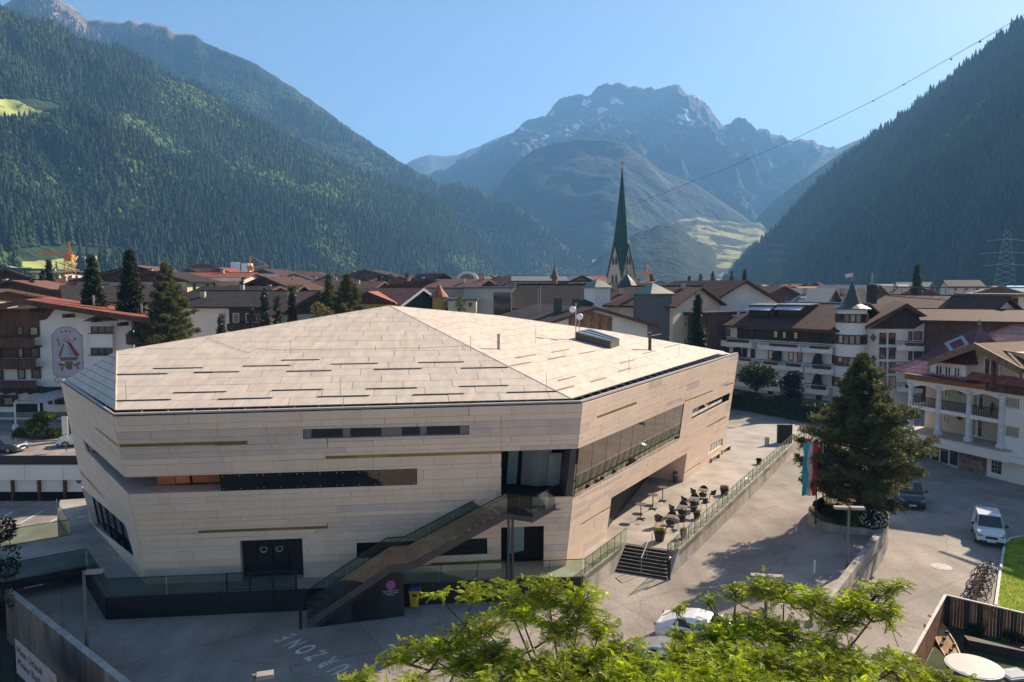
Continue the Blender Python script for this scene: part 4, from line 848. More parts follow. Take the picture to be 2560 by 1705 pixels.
def chimney(p, h, par, w=.7): c = MB().box(p + V((0, 0, h / 2 - .4)), (w, w, h + .8)).build('chimney', mat('chimney_render', (.42, .38, .33), .9), par); MB().box(p + V((0, 0, h + .06)), (w + .2, w + .2, .1)).build('chimney_cap', darkr, c)
def chalet(label, ax, ay, Y, w, d, rot=0.0, pitch=20, wall=None, roof=None, over=1.1, zb=0.9, name='chalet', storeys=2, chim=1, balc=True, wood=True, group=None, gap=2.6, sky=0, detail=True, cat='house'):
    """front gable apex is fixed by a picture point at depth Y; ridge runs back, turned by rot"""
    wall = wall or white; roof = roof or browr; ap = A(ax, ay, Y); rz = R(rot); ex = V((math.cos(rz), math.sin(rz), 0)); ey = V((-math.sin(rz), math.cos(rz), 0)); tp = math.tan(R(pitch))
    t = thing(name, label, cat, (ap.x, ap.y, zb), 0, group); H = ap.z - .25; he = H - tp * w / 2; ap0 = V((ap.x, ap.y, 0)) + ey * over
    P = lambda u, v, z: ap0 + ex * u + ey * v + V((0, 0, z))
    w2 = w / 2
    MB().prism([P(-w2, 0, zb - 1), P(w2, 0, zb - 1), P(w2, 0, he), P(0, 0, H), P(-w2, 0, he)], ey * d).build('wall', wall, t)
    for s_ in (-1, 1):
        a, b = P(0, -over, ap.z), P(s_ * (w2 + over), -over, ap.z - tp * (w2 + over)); rr = MB().prism([a, b, b - V((0, 0, .22)), a - V((0, 0, .22))], ey * (d + 2 * over)).build('roof', roof, t)
        if s_ == -1: ro = rr
        if detail: MB().prism([a + V((0, 0, .05)), b + V((0, 0, .05)), b - V((0, 0, .35)), a - V((0, 0, .35))], ey * -.06).build('bargeboard', brownw, t)
    for i in range(chim): q = P(w2 * (.3 if i else -.35), d * (.35 + .3 * i), ap.z - tp * w2 * .35); chimney(q, 1.0, ro)
    for i in range(sky): MB().obox(P(-w2 * .55 + .0, d * (.3 + .25 * i), ap.z - tp * w2 * .55 + .04), ey * 1.2, -ex * 1.0 - V((0, 0, tp)), V((0, 0, .08))).build('roof_window', mat('bright_glass', (.5, .55, .6), .1, metal=.6), t)
    fr = Frm(P(-w2, 0, 0), ex); sR = Frm(P(w2, 0, 0), ey); sL = Frm(P(-w2, d, 0), -ey)
    zs = [he - gap * k - gap + .1 for k in range(storeys) if he - gap * k - gap > zb - .5]
    if wood: MB().prism([fr.pt(.15, he - .2, .04), fr.pt(w - .15, he - .2, .04), fr.pt(w2, H - .15, .04)], fr.n * .06).build('gable_boarding', wood if not isinstance(wood, bool) else brownw, t)
    for k, z in enumerate(zs):
        n = max(2, int(w / 3.2))
        for i in range(n): u = w * (i + .5) / n; window(fr, u - .6, z + 1.9, u + .6, z + .6, t, uz=True, pm=pane2 if rnd.random() < .2 else pane)
        for sd_, Ls in ((sR, d), (sL, d)):
            if (sd_ is sR and rot > 25) or (sd_ is sL and rot < -25) or ax > 1500 and sd_ is sR or ax < 1000 and sd_ is sL: continue
            n = max(2, int(Ls / 3.5))
            for i in range(n): u = Ls * (i + .5) / n; window(sd_, u - .5, z + 1.9, u + .5, z + .6, t, uz=True)
        if balc: bb = fr.uz(.4, z + .05, w - .4, z + 1.0, 1.0, 1.08, 'balcony', brownw, t); fr.uz(.4, z - .1, w - .4, z + .05, 0.0, 1.0, 'balcony_floor', darkw, bb)
    return t
def side_house(label, xl, xr, yr_, ye, Y, d, wall=None, roof=None, zb=.9, Yr=None, name='house', over=.9, group=None, wins=(), chim=(), wbase=None, cat='house'):
    """eave side faces the camera: eave line from (xl,ye) to (xr,...) at depth Y, ridge behind at d/2"""
    wall = wall or white; roof = roof or browr; Yr = Yr or Y; a = A(xl, ye, Y); b = A(xr, 712, Yr); b.z = a.z; ex = (b - a); L = ex.length; ex.normalize(); ey = V((-ex.y, ex.x, 0)); m_ = a.lerp(b, .5) + ey * (d / 2)
    mx = proj(m_)[0]; zr = A(mx, yr_, m_.y).z; t = thing(name, label, cat, (a.x, a.y, zb), 0, group); P = lambda u, v, z: V((a.x, a.y, 0)) + ex * u + ey * v + V((0, 0, z))
    tp = (zr - a.z) / (d / 2); o = over
    MB().prism([P(o, o, zb - 1), P(o, d - o, zb - 1), P(o, d - o, a.z - .2 + tp * o), P(o, d / 2, zr - .3), P(o, o, a.z - .2 + tp * o)], ex * (L - 2 * o)).build('wall', wall, t)
    r1 = MB().prism([P(0, 0, a.z), P(0, d / 2, zr), P(0, d / 2, zr - .25), P(0, 0, a.z - .25)], ex * L).build('roof', roof, t); MB().prism([P(0, d, a.z), P(0, d / 2, zr), P(0, d / 2, zr - .25), P(0, d, a.z - .25)], ex * L).build('roof', roof, t)
    MB().obox(P(0, -.06, a.z - .2), ex * L, V((0, -.1, 0)), V((0, 0, .16))).build('gutter', darkr, t); MB().tube(P(0, d / 2, zr), P(L, d / 2, zr), .12).build('ridge_cap', roof, t)
    for u, v in chim: chimney(P(L * u, d * v, a.z + tp * d * min(v, 1 - v)), .9, r1)
    return t, Frm(P(0, o, 0), ex), (a, b)
# ------------------------------------------------------------------ alpine hotel at the left with the wall painting
def lin(a, b, t): return a + (b - a) * t
H1 = thing('alpine_hotel', 'white alpine hotel with red roof, brown balconies and a painted figure on its wall', 'hotel', A(150, 1050, 90)[:]); H1.location.z = 0.9
f1 = Fac(-120, 90, 345, 90); zt = lambda y: f1.inv(100, y)[1]; ux = lambda x: f1.inv(x, 900)[0]
wl = [(ux(-110), .5), (ux(333), .5), (ux(333), zt(797)), (ux(97), zt(760)), (ux(-110), zt(792))]
MB().prism([f1.pt(*p) for p in wl], V((-7.4, 16, 0))).build('wall', white, H1)
for (xa, ya, xb, yb) in ((97, 748, 403, 795), (97, 748, -150, 792)):
    a, b = f1.pt(ux(xa), zt(ya), 2.2), f1.pt(ux(xb), zt(yb), 2.2); MB().prism([a, b, b - V((0, 0, .4)), a - V((0, 0, .4))], V((-9.2, 20, 0))).build('roof', redr, H1)
    MB().prism([a + V((0, 0, .04)), b + V((0, 0, .04)), b - V((0, 0, .6)), a - V((0, 0, .6))], V((0, -.12, 0))).build('bargeboard', brownw, H1)
for x in (97, 185, 254, 318): p = f1.pt(ux(x), zt(lin(760, 797, max(0, (x - 97) / 240))) - .5, 0); MB().obox(p, (.35, 0, 0), (0, -2.0, 0), (0, 0, -.45)).build('rafter_end', brownw, H1)
for x, y in ((206, 764), (328, 785)): p = f1.pt(ux(x), zt(y), -3); MB().tube(p, p + V((0, 0, 1.2)), .12).build('roof_vent', steel, H1)
f1.r(-110, 773, 101, 842, .05, .12, 'boarded_wall', brownw, H1); MB().prism([f1.pt(ux(101), zt(802), .06), f1.pt(ux(122), zt(798), .06), f1.pt(ux(146), zt(770), .06), f1.pt(ux(101), zt(764), .06)], V((0, -.08, 0))).build('boarded_wall', brownw, H1)
for k, (y0, y1) in enumerate(((842, 866), (896, 919), (950, 967))):
    n = 26
    for i in range(n): u0, u1 = lin(ux(-110), ux(107), i / n), lin(ux(-110), ux(107), (i + 1) / n) - .02; f1.uz(u0, zt(y1), u1, zt(y0), 1.35, 1.42, 'balcony_board', brownw, H1)
    f1.r(-110, y0 - 2, 109, y0, 1.2, 1.55, 'balcony_rail', darkw, H1); f1.r(-110, y1 - 2, 106, y1 + 1, 0, 1.35, 'balcony_floor', darkw, H1)
for (x0, x1) in ((-60, -40), (16, 24),): f1.r(x0, 810, x1, 968, 1.2, 1.4, 'balcony_post', brownw, H1)
f1.r(-110, 868, 101, 895, .02, .07, 'boarded_wall', brownw, H1)
for (x0, y0, x1, y1) in ((43, 816, 60, 838), (76, 817, 98, 838), (-8, 870, 6, 893), (46, 870, 61, 893), (78, 870, 100, 893), (-8, 925, 10, 948), (46, 923, 65, 947), (80, 922, 104, 946), (-60, 870, -40, 893)): window(f1, x0, y0, x1, y1, H1, off=.1, pm=pane2 if x0 in (76, 46) else pane)
# bay
f1.r(232, 812, 293, 960, 0, .7, 'bay', white, H1); b_ = f1.pt
MB().prism([f1.pt(ux(221), zt(802), .9), f1.pt(ux(303), zt(801), .9), f1.pt(ux(257), zt(787), .9)], V((0, .9, 0))).build('bay_roof', brownw, H1)
for y0, y1 in ((815, 832), (868, 886)):
    window(f1, 236, y0, 290, y1, H1, off=.72, cols=3); f1.r(230, y1, 295, y1 + 1.5, .6, .95, 'sill', brownw, H1)
# corner balcony at right
f1.r(324, 804, 375, 871, -4, -1.2, 'boarded_wall', brownw, H1)
for z0, z1 in ((836, 858),):
    n = 9
    for i in range(n): f1.uz(lin(ux(323), ux(385), i / n), zt(z1), lin(ux(323), ux(385), (i + .9) / n), zt(z0), .5, .58, 'balcony_board', brownw, H1)
    f1.r(321, 834, 388, 836, .3, .8, 'balcony_rail', brownw, H1); f1.r(324, 858, 384, 861, -2, .6, 'balcony_floor', darkw, H1)
# wall painting
mur = mat('mural_ground', (.50, .44, .52), .9, .06); gold2 = mat('mural_border', (.42, .36, .26), .9, .1)
def mpoly(pts, m, nm, off, par): return MB().prism([f1.pt(ux(x), zt(y), off) for x, y in pts], f1.n * .012).build(nm, m, par)
cxm = 169; top = [(cxm + 40 * math.cos(R(a)) * .62, 838 - 22 * math.sin(R(a))) for a in range(0, 181, 15)]
outl = [(131, 838), (131, 935), (141, 943), (205, 943), (209, 935), (209, 838), (203, 833)] + [(169 + 30 * math.cos(R(a)), 833 - 17 * math.sin(R(a))) for a in range(10, 171, 16)] + [(135, 833)]
mp = mpoly(outl, gold2, 'wall_painting', .02, H1)
inn = [(169 + (x - 169) * .93, 885 + (y - 885) * .955) for x, y in outl]; mpoly(inn, mur, 'painting_ground', .036, mp)
redc = mat('mural_red', (.28, .07, .07), .9); bluec = mat('mural_pale_blue', (.42, .50, .56), .9); lil = mat('mural_lilac', (.40, .30, .38), .9); brn = mat('mural_brown', (.2, .14, .08), .9); skn = mat('mural_skin', (.50, .34, .24), .9)
for pts, m in (([(160, 858), (147, 890), (153, 891), (163, 860)], redc), ([(178, 856), (201, 888), (190, 891), (174, 858)], redc), ([(163, 855), (153, 890), (174, 890), (171, 855)], bluec), ([(171, 855), (174, 890), (190, 890), (177, 856)], lil),
               ([(160, 853), (164, 846), (177, 846), (181, 853), (172, 858)], lil), ([(167, 845), (166, 838), (169, 833), (172, 838), (171, 845)], skn), ([(149, 893), (199, 892), (192, 901), (154, 902)], brn), ([(163, 904), (183, 903), (180, 922), (173, 925), (165, 920)], brn),
               ([(146, 907), (163, 911), (162, 916), (147, 914)], brn), ([(184, 911), (200, 904), (202, 909), (185, 916)], brn), ([(153, 917), (158, 917), (158, 926), (152, 927)], brn), ([(190, 914), (195, 913), (198, 922), (193, 923)], brn), ([(144, 847), (149, 846), (150, 852), (153, 866), (151, 867), (147, 853)], brn), ([(187, 846), (193, 844), (193, 849), (188, 851)], brn), ([(181, 853), (188, 849), (189, 851), (182, 857)], skn)):
    mpoly(pts, m, 'painted_shape', .05, mp)
for x, y in ((158.5, 829.5), (168.5, 827.5), (178.5, 829)): mpoly([(x + 2.6 * math.cos(R(a)), y + 2.6 * math.sin(R(a))) for a in range(0, 360, 60)], brn, 'painted_shape', .05, mp)
for y in (866, 872, 879, 885): mpoly([(157 - (y - 866) * .2, y), (172, y), (172, y + 1), (157 - (y - 866) * .2, y + 1)], gold2, 'painted_shape', .063, mp)
text('GASTHOF', mat('painted_text', (.33, .25, .2), .9), H1, 'wall_text', f1.pt(ux(133), zt(956), .02), f1.pl.eu, (0, 0, 1), 1.0, align='LEFT') if False else text('GAS', mat('painted_text', (.33, .25, .2), .9), H1, 'wall_text', f1.pt(ux(133), zt(957), .02), f1.pl.eu, (0, 0, 1), .95, align='LEFT')
# ground floor
f1.r(-110, 967, 345, 977, 0, 1.6, 'canopy_roof', darkr, H1)
for i in range(14): u = lin(ux(-100), ux(330), i / 14); f1.uz(u, zt(982), u + .22, zt(977), 0, 1.4, 'rafter_end', brownw, H1)
f1.r(-110, 1030, 345, 1043, 0, .2, 'plinth', mat('plinth_grey', (.22, .21, .2), .9), H1)
f1.r(-40, 987, 47, 1016, .0, .3, 'window_surround', brownw, H1); window(f1, 13, 992, 39, 1012, H1, off=.32, pm=pane2)
f1.r(122, 983, 200, 1010, .0, .3, 'window_surround', brownw, H1); window(f1, 136, 987, 165, 1006, H1, off=.32)
f1.r(38, 1000, 108, 1030, .02, .1, 'doorway', interior, H1)
cn = thing('entrance_canopy', 'pale arched entrance canopy on slim posts before the alpine hotel', 'canopy', G(60, 1055, .9)[:])
f2 = Fac(-20, 82, 200, 82); cu = lambda x, y: f2.inv(x, y)
ar = [cu(33 + 31.5 * (1 + math.cos(R(a))), 1009 - 14 * math.sin(R(a))) for a in range(180, -1, -15)]
mc = mat('canopy_cloth', (.55, .56, .58), .6, .1, tr=.3); m_ = MB(); b2 = [(u, z) for u, z in ar]
m_.frus([[f2.pt(u, z, 0) for u, z in ar], [f2.pt(u, z, -7.5) for u, z in ar]], False); m_.build('canopy_cloth', mc, cn)
MB().prism([f2.pt(u, z, .03) for u, z in ar], f2.n * .03).build('canopy_front', mc, cn)
text('Wiener Terrasse', mat('sign_red_text', (.4, .06, .08), .7), cn, 'canopy_text', f2.pt(*cu(64, 1003), .075), f2.pl.eu, (0, 0, 1), .27)
for x, yb in ((36, 1050), (96, 1040)):
    for o in (0, -7): c = cu(x, 1000)[0]; q = f2.pt(c, 0, o); MB().tube(V((q.x, q.y, .9)), V((q.x, q.y, cu(x, 1009)[1])), .09).build('post', whitep, cn)
q = f2.pt(cu(36, 1000)[0], 0, .1); MB().tube(V((q.x, q.y, .9)), V((q.x, q.y, 1.9)), .3, n=10).build('post_base', whitep, cn)
for k in range(3): q = f2.pt(cu(52, 1000)[0], 0, -2.5 - k * .5); MB().box((q.x + 1.5, q.y, 1.0 + .15 * k), (3.6, .5, .3)).build('step', concrete, cn)
# ------------------------------------------------------------------ parking deck at the left
PD = thing('parking_structure', 'white parking building with brown columns and a dark roof rail', 'building', (-45, 68, -2.8))
fp = Fac(-80, 68, 240, 68); pu = lambda x: fp.inv(x, 1200)[0]; pz = lambda y: fp.inv(100, y)[1]
L0, L1_ = pu(-120), pu(262)
fp.uz(L0, pz(1161), L1_, pz(1160), .0, .5, 'band_cap', whitep, PD)
for i in range(4): fp.uz(lin(L0, L1_, i / 4), pz(1197), lin(L0, L1_, (i + 1) / 4) - .03, pz(1161) - .01, .0, .45, 'wall_panel', white, PD)
fp.uz(L0, pz(1161), L1_, pz(1138), .1, .2, 'roof_rail', blackm, PD)
fp.uz(L0, pz(1262), L1_, pz(1232), -2.5, -2.3, 'back_wall', interior, PD); fp.uz(L0, pz(1228), L1_, pz(1197), -.3, .0, 'wall_band', white, PD); fp.uz(L0, pz(1229), L1_, pz(1225), -2.4, .05, 'soffit', white, PD)
for x in (-60, 32, 98, 162, 230): fp.r(x, 1198, x + 8, 1270, 0, .35, 'column', brownw, PD)
for x in (175, 210): fp.r(x, 1232, x + 2.5, 1275, 2.0, 2.12, 'post', whitep, PD)
fp.uz(L0, -2.8, L1_, -2.62, .3, 1.2, 'kerb', concrete, PD)
ns = thing('no_parking_sign', 'small round red and blue no stopping sign on the white parking building', 'sign', fp.pt(*fp.inv(198, 1202), .1)[:])
pls = Plane(fp.pt(*fp.inv(198, 1202), .02), fp.pl.eu, V((0, 0, 1))); nopark(pls, (0, 0), .27, ns); fill(pls, [(-.22, -.55), (.22, -.55), (.22, -.33), (-.22, -.33)], whitep, ns, 'sign_plate', .02)
# parking bay lines
for (a, b, c, d) in ((-30, 1312, 30, 1279), (0, 1296, 37, 1278), (42, 1312, 106, 1278), (120, 1308, 170, 1281)): 
    p, q = G(a, b, -2.8), G(c, d, -2.8); dd = (q - p).normalized(); s_ = V((-dd.y, dd.x, 0)) * .09; MB().prism([p + s_, q + s_, q - s_, p - s_], (0, 0, .006)).build('bay_line', paint).__setitem__('kind', 'structure')
# ------------------------------------------------------------------ hotel with the round turret
H2 = thing('turret_hotel', 'white hotel with dark roofs, painted balconies and a round turret with cone roof', 'hotel', A(2000, 1000, 110)[:]); H2.location.z = .9
f3 = Fac(1790, 118, 2095, 104); I3 = f3.inv
ue0, ue1 = I3(1790, 850)[0], I3(2095, 850)[0]; ze = I3(1777, 810)[1]; zr = A(1980, 755, 119).z; dep = 17.0
MB().obox(f3.pt(ue0, .5, 0), f3.pl.eu * (ue1 - ue0 + 2), f3.n * -dep, V((0, 0, ze - .5))).build('wall', white, H2)
rl = MB().prism([f3.pt(ue0 - 1.2, ze, 1.6), f3.pt(ue1 + 1, ze, 1.6), f3.pt(ue1 + 1, zr, -dep * .5), f3.pt(ue0 + 7, zr, -dep * .5)], (0, 0, -.3)).build('roof', browr, H2)
MB().prism([f3.pt(ue0 - 1.2, ze, 1.6), f3.pt(ue0 + 7, zr, -dep * .5), f3.pt(ue0 - 1.2, ze, -dep - 1)], (0, 0, -.3)).build('roof', browr, H2)
MB().prism([f3.pt(ue0 - 1.2, ze, -dep - 1), f3.pt(ue0 + 7, zr, -dep * .5), f3.pt(ue1 + 1, zr, -dep * .5), f3.pt(ue1 + 1, ze, -dep - 1)], (0, 0, -.3)).build('roof', browr, H2)
MB().tube(f3.pt(ue0 + 7, zr, -dep * .5), f3.pt(ue1 + 1, zr, -dep * .5), .15).build('ridge_cap', steel, H2)
for x0, x1 in ((1872, 1938), (1945, 2014)):       # shed dormers with awnings
    n_ = f3.pt(0, 0, 0); RPl = Plane(f3.pt(ue0, ze, 1.6), f3.pl.eu, f3.pt(ue0, zr, -dep * .5) - f3.pt(ue0, ze, 1.6))
    a, b = RPl.inv(x0, 787), RPl.inv(x1, 787); c, d = RPl.inv(x1, 768), RPl.inv(x0, 768)
    A1, B1, C1, D1 = RPl.pt(a[0], a[1]), RPl.pt(b[0], a[1]), RPl.pt(b[0], d[1] + 1.2), RPl.pt(a[0], d[1] + 1.2); hh_ = V((0, 0, 1.5))
    MB().frus([[A1, B1, C1, D1], [A1 + hh_, B1 + hh_, C1 + V((0, 0, .1)), D1 + V((0, 0, .1))]]).build('dormer', darkw, H2)
    MB().prism([A1 + hh_ - V((.4, .4, 0)), B1 + hh_ + V((.4, -.4, 0)), C1 + V((.4, 0, .15)), D1 + V((-.4, 0, .15))], (0, 0, .14)).build('dormer_roof', greyr, H2)
    aw = MB().prism([A1 + hh_ + f3.n * .1 - V((0, 0, .2)), B1 + hh_ + f3.n * .1 - V((0, 0, .2)), B1 + hh_ * .55 + f3.n * 1.5, A1 + hh_ * .55 + f3.n * 1.5], (0, 0, .05)).build('awning', mat('awning_cloth', (.6, .62, .64), .7), H2)
    for k in range(3):
        p, q = A1.lerp(B1, (k + .1) / 3), A1.lerp(B1, (k + .9) / 3); MB().prism([p + f3.n * .03 + V((0, 0, .25)), q + f3.n * .03 + V((0, 0, .25)), q + f3.n * .03 + V((0, 0, 1.2)), p + f3.n * .03 + V((0, 0, 1.2))], f3.n * .03).build('window', pane, H2)
f3.r(1844, 820, 2089, 846, .02, .1, 'boarded_wall', darkw, H2)
for x0, x1, y0 in ((1811, 1826, 821), (1858, 1871, 823), (1873, 1885, 823), (1935, 1946, 826), (1957, 1967, 828), (1985, 1996, 829), (2044, 2055, 832), (2078, 2089, 834)): window(f3, x0, y0, x1, y0 + 18, H2, off=.12, pm=pane2 if x0 == 1811 else pane)
for x0, x1, y0 in ((1809, 1823, 867), (1834, 1843, 868), (1858, 1868, 870), (1878, 1888, 872), (1921, 1932, 875), (1942, 1954, 877), (1972, 1984, 879), (1993, 2006, 881), (2041, 2054, 885), (2081, 2093, 887)): window(f3, x0, y0, x1, y0 + 22, H2, off=.03, pm=mat('curtain', (.5, .24, .12), .6) if x0 == 1993 else pane)
for x0, x1, y0 in ((1858, 1868, 925), (1921, 1932, 928), (1972, 1984, 931), (2041, 2054, 936), (2081, 2093, 940), (1921, 1932, 970), (2041, 2054, 985)): window(f3, x0, y0, x1, y0 + 24, H2, off=.03)
def balcony(fc, x0, x1, y0, y1, par, dpt=1.3, infill=True, railh=9):
    a, b, c = fc.inv(x0, y0), fc.inv(x0, y1), fc.inv(x1, y0); u0, u1, zt_, zb_ = a[0], c[0], a[1], b[1]
    bo = fc.uz(u0, zb_, u1, zb_ + (zt_ - zb_) * .62, 0, dpt, 'balcony', white, par)
    if infill:
        n = max(1, int((u1 - u0) / 3.4)); zz0, zz1 = zb_ + (zt_ - zb_) * .5, zt_
        for i in range(n): fc.uz(lin(u0, u1, (i + .28) / n), zz0, lin(u0, u1, (i + .92) / n), zz1 - .25, dpt + .01, dpt + .06, 'carved_panel', brownw, bo)
        for i in range(n): c_ = lin(u0, u1, (i + .1) / n); MB().prism([fc.pt(c_ - .3, zz1 - .3, dpt + .01), fc.pt(c_ + .3, zz1 - .3, dpt + .01), fc.pt(c_, zz0 - .1, dpt + .01)], fc.n * .03).build('painted_ornament', gold2, bo)
    fc.uz(u0, zt_ - .08, u1, zt_, dpt - .1, dpt + .02, 'rail', blackm, bo); n = int((u1 - u0) / .45); m = MB()
    for i in range(n): u = lin(u0, u1, i / n); m.obox(fc.pt(u, zb_ + .3, dpt - .06), fc.pl.eu * .05, V((0, 0, zt_ - zb_ - .3)), fc.n * .05)
    m.build('balusters', blackm, bo, kind='stuff')
for q in ((1805, 1890, 841, 863), (1905, 2012, 851, 872), (2014, 2090, 857, 879), (1846, 1893, 889, 908), (1904, 2018, 896, 919), (2022, 2094, 905, 930), (2022, 2080, 955, 981), (1846, 1893, 940, 962), (1904, 2018, 948, 972)): balcony(f3, *q, H2)
for x0, y0 in ((1850, 872), (1946, 883), (2048, 891), (2048, 942)):    # folded parasols
    u, z = I3(x0, y0 + 22); MB().frus([[f3.pt(u + .9 * k * math.cos(t_), z + zz_, .7 + .3 * k * math.sin(t_)) for t_ in [i * math.pi / 3 for i in range(6)]] for k, zz_ in ((.9, .3), (.6, 1.2), (.05, 2.2))]).build('folded_parasol', mat('parasol_dark', (.03, .02, .025), .8), H2)
# turret
tc_ = f3.pt(I3(2125, 850)[0], 0, -.2); tc_.z = 0; rt_ = 35.5 * 103 / 1850; zt3 = lambda y: 17.5 - (y - 712) * 102 / 1850.
tr = MB().lathe((tc_.x, tc_.y, 0), [(rt_, .5), (rt_, zt3(772))], 20).build('turret', white, H2)
MB().lathe((tc_.x, tc_.y, 0), [(rt_ + .55, zt3(773)), (rt_ + .5, zt3(771)), (rt_ * .62, zt3(760)), (rt_ * .34, zt3(735)), (.06, zt3(703))], 16).build('cone_roof', copper, H2)
for k, (y0, y1) in enumerate(((785, 805), (837, 859), (892, 914), (945, 966))):
    MB().lathe((tc_.x, tc_.y, 0), [(rt_ + .12, zt3(y1 + 1)), (rt_ + .12, zt3(y0 - 1))], 20).build('window_band', brownw, tr)
    for a in range(-150, -10, 20):
        an = R(a); c = V((tc_.x + (rt_ + .14) * math.cos(an), tc_.y + (rt_ + .14) * math.sin(an), (zt3(y0) + zt3(y1)) / 2)); MB().box(c, (.5, .06, zt3(y0) - zt3(y1) - .2), an + math.pi / 2).build('window', pane2 if a in (-110, -90) else pane, tr)
fl = thing('flag', 'small white flag on a pole above the turret cone roof', 'flag', (tc_.x, tc_.y, zt3(704))); MB().tube((tc_.x, tc_.y, zt3(704)), (tc_.x, tc_.y, zt3(681)), .035).build('pole', steel, fl)
m_ = MB(); [m_.add([(tc_.x - i * .17, tc_.y + .08 * math.sin(i * 1.4), zt3(682) - .03 * i), (tc_.x - i * .17 - .17, tc_.y + .08 * math.sin(i * 1.4 + 1.4), zt3(682) - .03 * i - .03), (tc_.x - i * .17 - .17, tc_.y + .08 * math.sin(i * 1.4 + 1.4), zt3(692) - .03 * i), (tc_.x - i * .17, tc_.y + .08 * math.sin(i * 1.4), zt3(692) - .03 * i)], [(0, 1, 2, 3)]) for i in range(6)]; m_.build('cloth', mat('flag_cloth', (.7, .65, .6), .8), fl)
# gabled block right of the turret
f4 = Fac(2160, 103, 2312, 100); I4 = f4.inv; g0, g1 = I4(2165, 850)[0], I4(2318, 850)[0]
pk = I4(2265, 763); MB().prism([f4.pt(g0, .5), f4.pt(g1, .5), f4.pt(g1, I4(2318, 800)[1]), f4.pt(pk[0], pk[1]), f4.pt(g0, I4(2165, 815)[1])], f4.n * -20).build('wall', white, H2)
for xa, ya in ((2148, 821), (2368, 823)):
    a, b = f4.pt(*I4(2265, 758), 1.8), f4.pt(*I4(xa, ya), 1.8); MB().prism([a, b, b - V((0, 0, .3)), a - V((0, 0, .3))], f4.n * -24).build('roof', browr, H2); MB().prism([a + V((0, 0, .05)), b + V((0, 0, .05)), b - V((0, 0, .5)), a - V((0, 0, .5))], f4.n * .08).build('bargeboard', darkw, H2)
MB().prism([f4.pt(*I4(2172, 822), .02), f4.pt(*I4(2285, 822), .02), f4.pt(*I4(2330, 795), .02), f4.pt(*I4(2265, 768), .02)], f4.n * .1).build('gable_boarding', darkw, H2)
for x0, x1 in ((2199, 2215), (2222, 2238)):
    for y0 in (832, 868, 904, 939): window(f4, x0, y0, x1, y0 + 29, H2, off=.02)
for y in (844, 897):
    c = I4(2183.5, y); MB().prism([f4.pt(c[0] + a, c[1] + b, .02) for a, b in ((-.4, 0), (0, -.6), (.4, 0), (0, .6))], f4.n * .05).build('diamond_window', pane, H2)
for y0 in (828, 878, 930): window(f4, 2271, y0, 2280, y0 + 22, H2, off=.02); window(f4, 2285, y0, 2304, y0 + 21, H2, off=.02)
for y0 in (850, 902, 953): balcony(f4, 2241, 2314, y0, y0 + 24, H2, infill=True)
# ------------------------------------------------------------------ hotel at the right with the red tiled roof
H3 = thing('red_roofed_hotel', 'cream and white hotel with red tiled hip roof, columned balconies and wooden gable', 'hotel', G(2400, 1170, -.3)[:])
f5 = Fac(2240, 78, 2560, 65.5); I5 = f5.inv; U5 = lambda x: I5(x, 1050)[0]; X5 = U5(2700); zo = I5(2270.6, 933)[1]
tile = mat('red_tile', (.46, .17, .13), .35, .25, 2.0, .3, 9, objvar=.18); tile2 = mat('dark_red_tile', (.13, .025, .03), .35, .25, 2, .3, 9)
f5.uz(U5(2273), .5, X5, zo - .3, -12, -2.2, 'wall', cream, H3); f5.uz(U5(2508), -.4, X5, zo - .3, -2.3, 0, 'wall', white, H3)
f5.uz(U5(2268), zo - .55, X5, zo + .25, .35, .6, 'timber_band', oranw, H3); f5.uz(U5(2268), zo - .95, X5, zo - .56, -2.3, .25, 'soffit_beam', white, H3)
zf1 = I5(2278, 1019)[1]; zf0 = I5(2292, 1078)[1]; zb0 = I5(2292, 1100)[1]
f5.uz(U5(2273), zf1, U5(2508), zf1 + .38, -2.2, .2, 'balcony_floor', white, H3)
f5.uz(U5(2262), zb0, U5(2545), zf0, -3, 1.0, 'white_band', white, H3); f5.uz(U5(2262), zf0, U5(2535), zf0 + .1, -2.2, 1.05, 'band_cap', mat('cap_stone', (0.42, 0.37, 0.33)), H3)
for x in (2276, 2346.5, 2423, 2505):
    p = f5.pt(U5(x), 0, 0); MB().lathe((p.x, p.y, 0), [(.42, zf0 + .1), (.42, zf0 + .35), (.3, zf0 + .5), (.28, zo - 1.3), (.42, zo - 1.15), (.42, zo - .9)], 14).build('column', mat('column_white', (.66, .66, .66), .7), H3)
for xa, xb in ((2280, 2342), (2351, 2418), (2428, 2499)):
    u0, u1 = U5(xa), U5(xb); f5.uz(u0, zf1 + 1.25, u1, zf1 + 1.32, .02, .12, 'handrail', darkw, H3); m = MB()
    for i in range(int((u1 - u0) / .17)): u = u0 + i * .17; m.obox(f5.pt(u, zf1 + .4, .05), f5.pl.eu * .06, V((0, 0, .85)), f5.n * .05)
    m.build('balusters', brownw, H3, kind='stuff')
    ac = (u0 + u1) / 2; MB().prism([f5.pt(u0, zo - .96, 0)] + [f5.pt(lin(u0, u1, k / 8), zo - 1.35 + .33 * math.sin(math.pi * k / 8), 0) for k in range(9)] + [f5.pt(u1, zo - .96, 0)], f5.n * .12).build('arch', white, H3)
